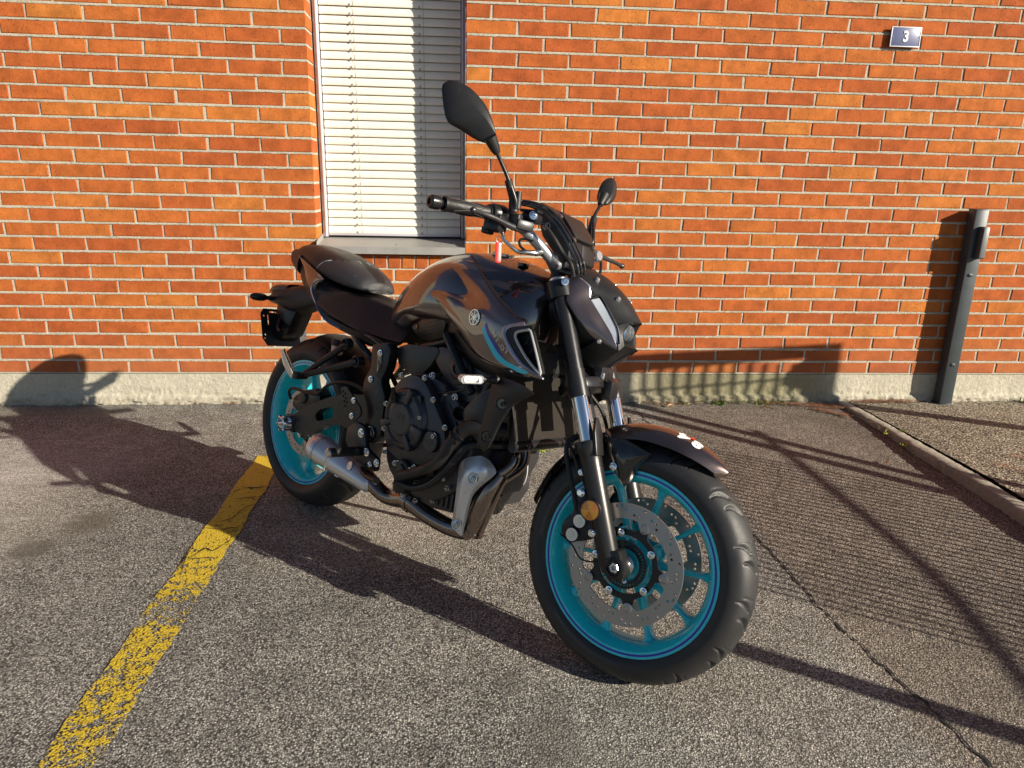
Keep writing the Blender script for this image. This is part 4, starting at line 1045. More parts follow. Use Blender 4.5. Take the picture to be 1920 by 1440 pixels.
g = G(); g.add(tube([(1.2303, -0.1000, 0.3274), (1.27, -.10, .31), (1.30, -.10, .285), (1.34, -.095, .29), (1.375, -.09, .31)], .0022, 8, 5)); g.mk('sensor_cable', M['rubber'], bike, M=SM)
hose = [(1.2813, -0.1100, 0.4610), (1.2557, -0.1100, 0.4943), (1.2243, -0.1050, 0.5331), (1.2056, -0.1000, 0.5554), (1.2115, -0.0900, 0.5731), (1.2318, -0.0700, 0.5860), (1.19, -.05, .62), (1.15, -.02, .68), (1.10, -.02, .74)]
g = G(); g.add(tube(hose, .0048, 10, 6)); g.mk('brake_hose', M['rubber'], bike, M=SM)
hose = [(1.2715, -0.1150, 0.3976), (1.2528, -0.1150, 0.4395), (1.2270, -0.1100, 0.4862), (1.2054, -0.1050, 0.5280), (1.2020, -0.1000, 0.5572), (1.2158, -0.0800, 0.5781), (1.18, -.03, .64)]
g = G(); g.add(tube(hose, .0062, 10, 6)); g.mk('brake_hose', M['rubber'], bike, M=SM)
for q in ((1086,873), (1092,898)):
    pass
g = G(); g.add(cap_bolt((1.2602, -0.1130, 0.4944), (0, -1, 0), .0055, .006)); g.mk('banjo_bolt', M['chrome'], bike, M=SM)
g = G(); g.add(tube([(1.27, .11, .43), (1.235, .11, .50), (1.21, .10, .58), (1.19, .07, .64), (1.14, .02, .70)], .005, 10, 6)); g.mk('brake_hose', M['rubber'], bike, M=SM)

# ---- front fender
def fend_pt(a, y, r): return Vector((1.4+r*math.cos(a), y, .30+r*math.sin(a)))
rows = []
for k in range(25):
    t = k/24; a = R_(57+t*56)
    hwf = .012+.052*min(1, t*3.2)**.6; drop = .022+.016*min(1, t*2)
    rr = .333+.010*math.sin(t*2.6)
    rows.append([fend_pt(a, y*hwf, rr-drop*(abs(y)**2.6)) for y in (-1, -.93, -.8, -.6, -.35, 0, .35, .6, .8, .93, 1)])
g = G(); g.add(grid_vf(rows, .0022, out=(.4, 0, 1))); ff = g.mk('front_fender', M['paint'], bike, M=SM, smooth=50)
fend_rows = rows
# raised centre rib and white / red number print near the tip
def fend_surf(t, y, off=.0012):
    a = R_(57+t*56); hwf = .012+.052*min(1, t*3.2)**.6; drop = .022+.016*min(1, t*2); rr = .333+.010*math.sin(t*2.6)
    return fend_pt(a, y*hwf, rr-drop*(abs(y)**2.6)+off)
fv, fcs = font_vf('4', 1.0, .02, .05)
g = G(); g.add(([fend_surf(.40-(-p.x*.17), -.32-p.y*.62+p.x*.1, .0012+(p.z > 0)*.0004) for p in fv], fcs)); g.mk('numeral_print', M['white'], ff, smooth=0)
g = G(); g.add(([fend_surf(.335+q[0], -.20+q[1]) for q in ((0, 0), (.03, 0), (.03, .28), (0, .28))], [(0, 1, 2, 3)])); g.mk('red_print', M['red'], ff, smooth=0)
fv, fcs = font_vf('8', 1.0, .02, .05)
g = G(); g.add(([fend_surf(.285+p.x*.15, -.34-p.y*.62+p.x*.1, .0012+(p.z > 0)*.0004) for p in fv], fcs)); g.mk('numeral_print', M['white'], ff, smooth=0)
rows = []
for k in range(26):
    t = k/25; a = R_(105+t*62)
    hwf = .060-.012*t; rr = .328-.012*t
    rows.append([fend_pt(a, y*hwf, rr-.030*(abs(y)**3)) for y in (-1, -.93, -.75, -.4, 0, .4, .75, .93, 1)])
g = G(); g.add(grid_vf(rows, .002)); g.mk('fender_rear', M['gloss'], bike, M=SM, smooth=50)
for sy in (-1, 1):
    P = [(1.2756, -0.0750, 0.6106), (1.2911, -0.0750, 0.6009), (1.3433, -0.0750, 0.5953), (1.4129, -0.0750, 0.5791), (1.3946, -0.0750, 0.5559), (1.3814, -0.0750, 0.5337), (1.3699, -0.0750, 0.4972), (1.3550, -0.0750, 0.4809), (1.3318, -0.0750, 0.4997), (1.3075, -0.0750, 0.5294), (1.2896, -0.0750, 0.5558)]
    g = G(); top = [Vector((p[0], sy*.061, p[2])) for p in P]
    cen = sum(top, Vector())/len(top)
    rows = [[p for p in top], [p.lerp(cen, .18)+Vector((0, sy*.011, 0)) for p in top], [p.lerp(cen, .6)+Vector((0, sy*.017, 0)) for p in top], [p.lerp(cen, .97)+Vector((0, sy*.018, 0)) for p in top]]
    v, f = grid_vf(rows, closed_v=True); f.append(tuple(range(3*len(top), 4*len(top)))); g.add((v, f))
    fs = g.mk('fender_side_mount', M['gloss'], bike, M=SM, smooth=30)
    q = (1.3249, -0.0850, 0.5254)
    g = G(); g.add(cap_bolt((q[0], sy*.079, q[2]), (0, sy, 0), .0068, .006)); g.mk('fender_bolt', M['chrome'], fs)

# ---- headlamp mask
sec = {  # height: (x at centre, x at mid, y mid, x outer, y outer)
}
def mrow(pts): return [Vector((x, -y, z)) for x, y, z in reversed(pts)]+[Vector((x, y, z)) for x, y, z in pts[1:]]
rows = [mrow([(1.085, 0, 1.000), (1.083, .03, .999), (1.078, .06, .992), (1.068, .088, .975)]),
        mrow([(1.135, 0, .994), (1.133, .032, .990), (1.126, .062, .980), (1.118, .090, .966)]),
        mrow([(1.185, 0, .972), (1.182, .034, .965), (1.172, .060, .954), (1.156, .080, .946)]),
        mrow([(1.232, 0, .938), (1.230, .025, .934), (1.216, .045, .926), (1.188, .0630, .924)]),
        mrow([(1.268, 0, .900), (1.264, .024, .896), (1.248, .042, .889), (1.223, .0560, .889)]),
        mrow([(1.282, 0, .884), (1.278, .022, .882), (1.268, .036, .877), (1.244, .0500, .868)])]
g = G(); g.add(grid_vf([catmull(list(c), 3) for c in zip(*[catmull(r, 3) for r in rows])], .003, out=(1, 0, .6))); mask = g.mk('headlamp_mask', M['matte'], bike, M=SM, smooth=45)
# lens bezel: hood round the projector, lower jaw and chin
g = G()
for sy in (-1, 1):
    rows = [[Vector((1.282, 0, .884)), Vector((1.270, sy*.033, .879)), Vector((1.258, sy*.0385, .850)), Vector((1.268, sy*.036, .818)), Vector((1.290, 0, .812))],
            [Vector((1.274, 0, .878)), Vector((1.262, sy*.029, .873)), Vector((1.252, sy*.0340, .850)), Vector((1.260, sy*.031, .824)), Vector((1.278, 0, .819))],
            [Vector((1.215, 0, .874)), Vector((1.215, sy*.026, .868)), Vector((1.215, sy*.0290, .850)), Vector((1.215, sy*.026, .828)), Vector((1.215, 0, .824))]]
    g.add(grid_vf(rows, .002))
    # cheek between the projector hood and the light bar
    g.add(grid_vf(surf([[(1.270, sy*.033, .879), (1.258, sy*.0385, .850), (1.268, sy*.036, .818)], [(1.246, sy*.050, .866), (1.252, sy*.0495, .835), (1.260, sy*.046, .803)]], 8, 3), .002))
    g.add(grid_vf(surf([[(1.290, 0, .812), (1.268, sy*.036, .818), (1.260, sy*.046, .803), (1.212, sy*.078, .822)], [(1.250, 0, .787), (1.247, sy*.032, .788), (1.228, sy*.045, .780), (1.185, sy*.07, .800)], [(1.205, 0, .745), (1.200, sy*.035, .748), (1.185, sy*.045, .755), (1.15, sy*.06, .78)]], 14, 3), .002))
g.mk('lens_hood', M['matte'], mask)
g = G(); g.add(lathe([(.0, .030), (.010, .0285), (.018, .024), (.0235, .015), (.0255, .004), (.0255, -.01)], (1.240, 0, .851), (1, 0, -.02), 28)); g.mk('projector_lens', M['glass'], mask)
g = G(); g.add(lathe([(.027, 0), (.022, -.008), (.008, -.012), (0, -.012)], (1.238, 0, .851), (1, 0, 0), 24)); g.mk('projector_reflector', M['chrome'], mask)
for sy in (-1, 1):
    # painted cheek panels
    A = [(1.118, .090, .966), (1.135, .090, .965), (1.160, .078, .948), (1.170, .077, .918), (1.206, .066, .878), (1.238, .056, .841), (1.258, .046, .808)]
    B = [(1.108, .100, .955), (1.125, .102, .950), (1.142, .099, .930), (1.156, .095, .905), (1.190, .086, .866), (1.220, .070, .836), (1.2575, .047, .808)]
    Cc = [(1.100, .108, .935), (1.108, .113, .936), (1.122, .114, .920), (1.134, .114, .898), (1.168, .101, .862), (1.200, .080, .830), (1.256, .048, .806)]
    D = [(1.098, .105, .925), (1.112, .112, .926), (1.120, .113, .908), (1.131, .112, .890), (1.166, .098, .853), (1.204, .076, .822), (1.254, .046, .802)]
    g = G(); g.add(grid_vf(surf([[(x, sy*y, z) for x, y, z in c] for c in (A, B, Cc, D)], 30, 4), .003, out=(0, sy, 0))); pc = g.mk('painted_cheek', M['paint'], bike, M=SM, smooth=30)
    E1 = [(x+.004, sy*(y-.006), z-.001) for x, y, z in A[1:]]; E0 = [(x, sy*(y+.001), z) for x, y, z in A[1:]]
    g = G(); g.add(grid_vf(surf([E0, E1], 30, 2), .002, out=(1, 0, 0))); g.mk('cheek_highlight', M['trim'], pc)  # pale strip: the sunlit gleam of the cheek's front edge put into colour
    g = G(); g.add(grid_vf(surf([[(1.150, sy*.082, .952), (1.158, sy*.0785, .935), (1.1715, sy*.0765, .915)], [(1.157, sy*.079, .947), (1.174, sy*.070, .935), (1.188, sy*.0625, .922)]], 8, 3), .004, out=(1, sy, 0))); g.mk('cheek_infill', M['matte'], mask)
    # light bar between cheek and mask
    A2 = [(1.172, .0755, .916), (1.206, .0655, .877), (1.236, .056, .842), (1.250, .049, .820)]
    B2 = [(1.186, .0620, .924), (1.222, .0560, .888), (1.246, .0500, .856), (1.256, .0480, .824)]
    g = G(); g.add(grid_vf(surf([[(x+.001, sy*(y+.001), z) for x, y, z in c] for c in (A2, B2)], 14, 3), .004, out=(1, sy, 0))); g.mk('light_bar', M['led'], mask)
    B3 = [(1.186, .0620, .924), (1.222, .0560, .888), (1.246, .0500, .856), (1.258, .0475, .822)]
    g = G(); g.add(tube([(1.172, sy*.0765, .918), (1.180, sy*.069, .926), (1.190, sy*.061, .928)]+[(x+.003, sy*y, z) for x, y, z in B3[1:]], .0028, 8, 4)); g.mk('light_bar_trim', M['matte'], mask)
for q, yy in (((1127,530), -.062), ((1153,554), -.036), ((1163,540), .045), ((1181,562), .035)):
    pass
for p, d in (((1.165, -.050, .969), (.55, -.2, .8)), ((1.226, -.036, .930), (.7, -.2, .65)), ((1.165, .050, .969), (.55, .2, .8)), ((1.226, .036, .930), (.7, .2, .65)), ((1.215, -.071, .817), (.3, -.9, -.1))):
    g = G(); g.add(lathe([(.0062, -.004), (.0062, .003), (.0045, .0055), (0, .006)], p, d, 14)); g.mk('mask_screw', M['alu'], mask)
g = G(); g.add(section_loft([(1.06, [(0, .965), (.06, .955), (.085, .90), (.07, .85), (0, .83)]), (1.13, [(0, .965), (.06, .95), (.085, .89), (.07, .82), (0, .79)]), (1.20, [(0, .92), (.04, .91), (.05, .86), (.04, .80), (0, .78)])], 3, 3)); g.mk('lamp_housing', M['matte'], bike, M=SM)
g = G(); g.add(box((1.20, 0, .735), (.05, .075, .045), .01)); g.add(box((1.17, 0, .76), (.06, .09, .03), .01)); g.add(cyl((1.16, -.03, .735), (1.21, -.035, .695), .012)); g.mk('horn_bracket', M['satin'], bike, M=SM)
g = G(); g.add(box((1.2210, -0.0300, 0.7322), (.016, .010, .018), .003)); g.mk('clip', M['alu'], bike, M=SM)

# ---- cockpit
bars = [(1.045, 0, .988), (1.045, -.045, .988), (1.040, -.075, .998), (1.003, -.125, 1.040), (.965, -.170, 1.070), (.940, -.205, 1.078), (.905, -.270, 1.076), (.880, -.345, 1.068)]
full = [Vector((x, -y, z)) for x, y, z in reversed(bars)]+[Vector(p) for p in bars[1:]]
g = G(); g.add(tube(full, [.011]*3+[.012, .0145, .0155, .015]+[.0145]*1+[.015, .0155, .0145, .012]+[.011]*3, 18, 5)); hb = g.mk('handlebar', M['bar'], bike, M=SM)
for sy in (-1, 1):
    g = G(); g.add(cyl((1.045, sy*.045, .945), (1.045, sy*.045, .985), .020, 18)); g.add(box((1.045, sy*.045, .990), (.05, .032, .034), .007)); g.mk('bar_clamp', M['satin'], hb)
    a, b2 = Vector((.925, sy*.235, 1.078)), Vector((.876, sy*.362, 1.067)); d = (b2-a).normalized()
    pr = [(.020, 0), (.021, .003), (.0175, .006), (.0165, .012), (.0168, .05), (.0172, .085), (.0165, .118), (.0185, .124), (.0185, .130), (.015, .131)]
    g = G(); v, f = lathe(pr, a, d, 26); g.add((v, f))
    for k in range(9):
        w = k*2*math.pi/9; u = d.cross(Vector((0, 0, 1))).normalized(); n2 = u.cross(d)
        for s0 in (0, 1):
            c0 = [a+d*(.02+t*.085)+(u*math.cos(w+(t*1.2 if s0 else -t*1.2))+n2*math.sin(w+(t*1.2 if s0 else -t*1.2)))*.0172 for t in (0, .25, .5, .75, 1)]
            if k % 2 == 0: g.add(tube(c0, .0009, 5, 3))
    g.mk('grip', M['rubber'], hb)
    e = b2+d*.004
    g = G(); g.add(lathe([(.010, -.006), (.0125, 0), (.0165, .002), (.0175, .012), (.0165, .024), (.013, .028), (.008, .028), (.0075, .024), (0, .024)], e, d, 24)); g.mk('bar_end', M['satin'], hb)
    # switch housing
    g = G(); c = a-d*.022
    T = Matrix.Translation(c) @ d.to_track_quat('Z', 'Y').to_matrix().to_4x4()
    g.add(lathe([(.016, -.026), (.024, -.024), (.026, -.012), (.026, .012), (.023, .018), (.016, .02)], c, d, 24)); g.add(box((0, 0, 0), (.052, .040, .044), .008), 0, Matrix.Translation(c+Vector((.004, 0, -.022)))); g.add(box((0, 0, 0), (.022, .03, .018), .004), 0, Matrix.Translation(c+Vector((-.016, 0, -.042)))); g.mk('switch_housing', M['satin'], hb)
    # lever and perch
    if sy < 0:
        lev = [(0.9929, -0.1600, 1.0552), (0.9779, -0.2000, 1.0559), (0.9614, -0.2500, 1.0631), (0.9486, -0.2900, 1.0658), (0.9470, -0.3250, 1.0651)]
    else:
        lev = [(1.0085, 0.1500, 1.0830), (1.0149, 0.2000, 1.0668), (1.0211, 0.2400, 1.0623), (1.0305, 0.2850, 1.0602), (1.0394, 0.3300, 1.0561)]
    g = G(); g.add(tube(lev, [.0075, .0085, .0065, .0060, .0058], 12, 5)); L = lev[-1]; g.add(lathe([(0, -.009), (.0055, -.0075), (.0085, -.003), (.0085, .003), (.0055, .0075), (0, .009)], L, (Vector(lev[-1])-Vector(lev[-2])), 16)); g.mk('brake_lever' if sy < 0 else 'clutch_lever', M['engine'], hb)
    g = G(); g.add(box((.982, sy*.165, 1.066), (.050, .05, .026), .006, Matrix.Rotation(sy*.5, 3, 'Z'))); g.add(box((.968, sy*.185, 1.075), (.045, .022, .034), .006)); g.mk('lever_perch', M['engine'], hb)
    # mirror
    if sy < 0: P = [(0.9878, -0.2150, 1.0971), (0.9861, -0.2200, 1.1182), (0.9692, -0.2450, 1.1655), (0.9556, -0.2700, 1.2004), (0.9484, -0.2900, 1.2222)]
    else: P = [(1.005, .175, 1.085), (1.000, .185, 1.110), (0.9619, 0.2350, 1.1740), (0.9578, 0.2600, 1.2086), (0.9527, 0.2800, 1.2358)]
    g = G(); g.add(tube(P, [.0065, .0065, .0052, .0050, .0050], 14, 4)); st = g.mk('mirror_stem', M['satin'], hb)
    if sy < 0:
        g = G(); g.add(tube([(0.9814, -0.2100, 1.0899), (0.9754, -0.2150, 1.1226), (0.9701, -0.2420, 1.1598)], [.013, .0105, .0095], 16, smooth=False)); g.add(tube([(0.9872, -0.2050, 1.0995), (0.9821, -0.2050, 1.1415)], .0085, 12, smooth=False)); g.mk('stem_boot', M['matte'], st)
        loop = [((0.9480, -0.2900, 1.2171)), ((0.9239, -0.3100, 1.2305))]
        O = [(0.9422, -0.2900, 1.2347), (0.9114, -0.3050, 1.2343), (0.8737, -0.3300, 1.2522), (0.8486, -0.3500, 1.2642), (0.8340, -0.3600, 1.2961), (0.8167, -0.3600, 1.3404), (0.8189, -0.3550, 1.3562), (0.8324, -0.3450, 1.3636), (0.8616, -0.3250, 1.3555), (0.8939, -0.3050, 1.3283), (0.9190, -0.2950, 1.2938), (0.9338, -0.2900, 1.2638)]
    else:
        g = G(); g.add(tube([(1.005, .178, 1.088), (0.9740, 0.2100, 1.1216), (0.9624, 0.2360, 1.1775)], [.010, .013, .010], 16, smooth=False)); g.mk('stem_boot', M['matte'], st)
        O = [(0.9482, 0.2850, 1.2286), (0.9344, 0.2900, 1.2534), (0.9271, 0.3100, 1.2911), (0.9256, 0.3350, 1.3177), (0.9300, 0.3600, 1.3281), (0.9390, 0.3750, 1.3159), (0.9510, 0.3650, 1.2837), (0.9598, 0.3350, 1.2500), (0.9626, 0.3000, 1.2300)]
    O = [Vector(p) for p in O]; cen = sum(O, Vector())/len(O)
    # shell bulges forward (+x), glass faces the rider
    nrm = Vector((1, 0, .05)).normalized()
    ring = catmull(O, 4, True)
    Ra, Rb = (Vector((0.8316, -0.3500, 1.3351)), Vector((0.9279, -0.2920, 1.2541))) if sy < 0 else (Vector((0.9355, 0.3450, 1.3110)), Vector((0.9516, 0.2900, 1.2350)))
    if sy > 0: Ra, Rb = Rb, Ra
    rows = [[] for _ in range(8)]
    for p in ring:
        t = max(.04, min(.97, (p-Ra).dot(Rb-Ra)/(Rb-Ra).length_squared)); q = Ra.lerp(Rb, t)
        hh = (.030 if sy < 0 else .020)*(.35+.65*math.sin(math.pi*min(1, max(0, t*.8+.12))))
        for r_, (s_, b_) in zip(rows, ((0, -.30), (-.012, -.05), (.03, .18), (.12, .38), (.35, .66), (.62, .86), (.85, .97), (1, 1.0))):
            r_.append(p.lerp(q, s_)+nrm*(hh*b_))
    v, f = grid_vf(rows, closed_v=True); n_ = len(ring)
    g = G(); g.add((v, f)); ms = g.mk('mirror_shell', M['matte'], hb, smooth=50)
    g = G(); v = [cen+(p-cen)*.97-nrm*.007 for p in ring]+[cen-nrm*.007]; g.add((v, [(k, (k+1) % n_, n_) for k in range(n_)])); g.mk('mirror_glass', M['chrome'], ms, smooth=0)
    n1, n2 = (ring[0], ring[2])
    g = G(); e0 = Vector(P[-1]); e1 = e0+(e0-Vector(P[-2])).normalized()*.028; g.add(tube([Vector(P[-2]).lerp(e0, .55), e0, e1], [.0085, .0125, .0165], 14, smooth=False)); g.mk('mirror_neck', M['matte'], ms)
# brake fluid reservoir on the right bar
g = G(); g.add(box((.995, -.145, 1.090), (.05, .035, .026), .007)); g.add(box((.995, -.145, 1.106), (.056, .042, .008), .003)); g.mk('brake_reservoir', M['satin'], hb)
g = G(); g.add(cap_bolt((1.0111, -0.1650, 1.0948), (.7, -.7, .1), .0075, .007)); g.mk('reservoir_bolt', M['chrome'], hb)
g = G(); g.add(lathe([(.009, 0), (.009, .016), (.0075, .018), (.0055, .018), (.0055, .012), (0, .012)], (1.0324, -0.1350, 1.0764), (.8, -.6, 0), 16)); g.mk('banjo', M['gloss'], hb)
# instrument cluster with hood
g = G(); g.add(prism([(.965, 0, 1.150), (1.005, 0, 1.130), (1.075, 0, 1.060), (1.085, 0, 1.010), (1.055, 0, 1.0), (.99, 0, 1.06), (.955, 0, 1.125)], (0, .075, 0), .006))
g.add(prism([(.965, 0, 1.150), (1.005, 0, 1.130), (1.075, 0, 1.060), (1.085, 0, 1.010), (1.055, 0, 1.0), (.99, 0, 1.06), (.955, 0, 1.125)], (0, -.075, 0), .006))
cl = g.mk('instrument_cluster', M['matte'], bike, M=SM)
g = G(); g.add(prism([(1.02, -.06, 1.125), (1.06, -.06, 1.085), (1.075, -.05, 1.062), (1.075, .05, 1.062), (1.06, .06, 1.085), (1.02, .06, 1.125)], (.006, 0, .006), .002)); g.mk('cluster_cover', M['matte'], cl)
g = G(); g.add(prism([(.958, -.06, 1.143), (.958, .06, 1.143), (.992, .055, 1.066), (.992, -.055, 1.066)], (-.004, 0, -.002), .001)); g.mk('display', M['gloss'], cl)
for p in ((1.078, -.055, 1.062), (1.080, .055, 1.062), (1.03, -.062, 1.118)):
    g = G(); g.add(cap_bolt(p, (.8, 0, .5), .005, .004)); g.mk('cluster_screw', M['steel'], cl)
for k, off in enumerate((0, 7, 14)):
    P = [(0.9762, -0.2000, 1.1185), (1.0019, -0.1600, 1.1208), (1.0318, -0.1300, 1.1073), (1.0662, -0.1100, 1.0741), (1.0969, -0.0900, 1.0295), (1.1190, -0.0750, 0.9869), (1.115, -.060, .93), (1.10, -.03, .85)]
    P = [Vector(p)+Vector((.006*k, .004*k, .005*k-.004)) for p in P]
    g = G(); g.add(tube(P, (.0042, .0032, .0028)[k], 10, 6)); g.mk('control_cable', M['gloss'], bike, M=SM)
g = G(); g.add(tube([(1.0390, -0.1400, 1.0745), (1.0647, -0.1300, 1.0481), (1.0855, -0.1100, 1.0176), (1.1118, -0.1000, 0.9885), (1.12, -.07, .92), (1.13, -.05, .80), (1.15, -.02, .70)], .0052, 10, 6)); g.mk('brake_hose', M['rubber'], bike, M=SM)
P = [(0.9458, -0.2000, 1.0530), (0.9610, -0.2000, 1.0234), (0.9792, -0.1900, 1.0084), (0.9944, -0.1750, 0.9994), (1.0087, -0.1650, 1.0015), (1.0246, -0.1400, 1.0053), (1.0240, -0.1000, 1.0086), (1.04, -.05, .96)]
g = G(); g.add(tube(P, [.0045, .005, .0045, .0055, .006, .0075, .006, .004], 12, 5)); g.mk('front_brake_pipe', M['steel'], hb)
g = G(); g.add(tube([(1.0078, -0.1650, 1.0054), (0.9943, -0.1700, 1.0139), (0.9880, -0.1700, 1.0268), (0.9928, -0.1600, 1.0348), (1.0161, -0.1500, 1.0337)], .0032, 8, 5)); g.mk('wire_loop', M['satin'], hb)
P = [(1.02, .15, 1.07), (1.05, .16, 1.05), (1.075, .13, 1.0), (1.08, .09, .96), (1.09, .05, .90)]
g = G(); g.add(tube(P, .0045, 8, 5)); g.mk('clutch_cable', M['rubber'], bike, M=SM)
g = G(); g.add(lathe([(.017, -.006), (.017, .006), (.013, .012), (0, .012)], (1.045, .145, 1.052), (1, -.2, .3), 18)); g.mk('switch_pod', M['alu'], hb)
g = G(); g.add(lathe([(.024, 0), (.022, .012), (.014, .018), (0, .018)], (1.095, .03, .985), (.1, 0, 1), 20)); g.mk('ignition_lock', M['satin'], bike, M=SM)

# ---- tank and side panels
tb = [(.415, [(0, .800), (.035, .795), (.062, .775), (.065, .74), (0, .72)]),
      (.470, [(0, .880), (.055, .868), (.095, .83), (.10, .76), (0, .72)]),
      (.560, [(0, .952), (.070, .938), (.125, .885), (.13, .79), (0, .74)]),
      (.650, [(0, .990), (.075, .978), (.145, .920), (.15, .80), (0, .76)]),
      (.750, [(0, 1.009), (.085, .990), (.155, .915), (.15, .80), (0, .78)]),
      (.850, [(0, 1.004), (.095, .972), (.150, .890), (.14, .80), (0, .78)]),
      (.930, [(0, .991), (.085, .960), (.135, .870), (.12, .80), (0, .78)]),
      (1.000, [(0, .968), (.060, .945), (.100, .86), (.09, .79), (0, .77)]),
      (1.035, [(0, .940), (.04, .92), (.06, .86), (.05, .80), (0, .78)])]
g = G(); g.add(section_loft(tb, 5, 5)); tank = g.mk('fuel_tank', M['paint'], bike, smooth=60)
g = G(); g.add(lathe([(.033, 0), (.033, .006), (.030, .008), (0, .008)], (.80, 0, 1.004), (.05, 0, 1), 30)); g.mk('fuel_cap', M['steel'], tank)
g = G(); q = Vector((0.9244, -0.0450, 0.9833)); g.add(box(q+Vector((0, 0, .002)), (.022, .026, .010), .003)); g.mk('cover_clip', M['gloss'], tank)
SIDE = [[(.450, .035, .862), (.520, .058, .925), (.620, .072, .966), (.700, .080, .984), (.760, .088, .988), (.860, .130, .942), (.960, .172, .892), (1.060, .200, .852), (1.100, .205, .845)],
        [(.446, .058, .838), (.520, .095, .893), (.620, .118, .940), (.700, .128, .952), (.770, .138, .948), (.860, .160, .918), (.960, .186, .878), (1.030, .205, .846), (1.072, .209, .835)],
        [(.446, .074, .815), (.525, .118, .860), (.620, .142, .905), (.700, .150, .905), (.765, .146, .893), (.850, .158, .880), (.930, .188, .862), (1.000, .206, .838), (1.050, .211, .828)],
        [(.450, .086, .790), (.530, .130, .828), (.620, .152, .865), (.700, .165, .868), (.775, .178, .868), (.850, .188, .850), (.930, .200, .838), (1.000, .210, .822), (1.045, .213, .815)],
        [(.470, .096, .765), (.560, .132, .795), (.650, .150, .828), (.730, .160, .838), (.790, .176, .820), (.860, .188, .800), (.940, .200, .788), (1.010, .210, .785), (1.052, .214, .788)],
        [(.500, .100, .752), (.590, .128, .778), (.680, .140, .815), (.733, .143, .838), (.785, .158, .810), (.862, .176, .768), (.951, .194, .735), (1.040, .203, .735), (1.090, .212, .760)],
        [(.520, .098, .748), (.600, .122, .772), (.690, .134, .812), (.735, .138, .830), (.790, .152, .795), (.870, .168, .752), (.960, .188, .722), (1.060, .199, .717), (1.190, .211, .716)]]
def side_cols(sy):
    ky = 1 if sy < 0 else .80
    return surf([[(lx(x, sy), sy*y*ky, z) for x, y, z in c] for c in SIDE], 48, 6)
def bil(cols, u, v):
    nu, nv = len(cols)-1, len(cols[0])-1; u = min(max(u, 0), .9999)*nu; v = min(max(v, 0), .9999)*nv
    i, j = int(u), int(v); a, b2 = u-i, v-j
    return cols[i][j].lerp(cols[i+1][j], a).lerp(cols[i][j+1].lerp(cols[i+1][j+1], a), b2)
def surf_n(cols, u, v, sy):
    n = (bil(cols, u+.01, v)-bil(cols, u-.01, v)).cross(bil(cols, u, v+.02)-bil(cols, u, v-.02)).normalized()
    return n if n.y*sy > 0 else -n
def find_uv(cols, p):
    best = None
    for i in range(0, 97):
        for j in range(0, 73):
            q = bil(cols, i/96, j/72); d = (q.x-p[0])**2+(q.z-p[2])**2
            if best is None or d < best[0]: best = (d, i/96, j/72)
    return best[1], best[2]
def lx(x, sy): return x if sy < 0 else x-.045*max(0, (x-1.0)/.19)
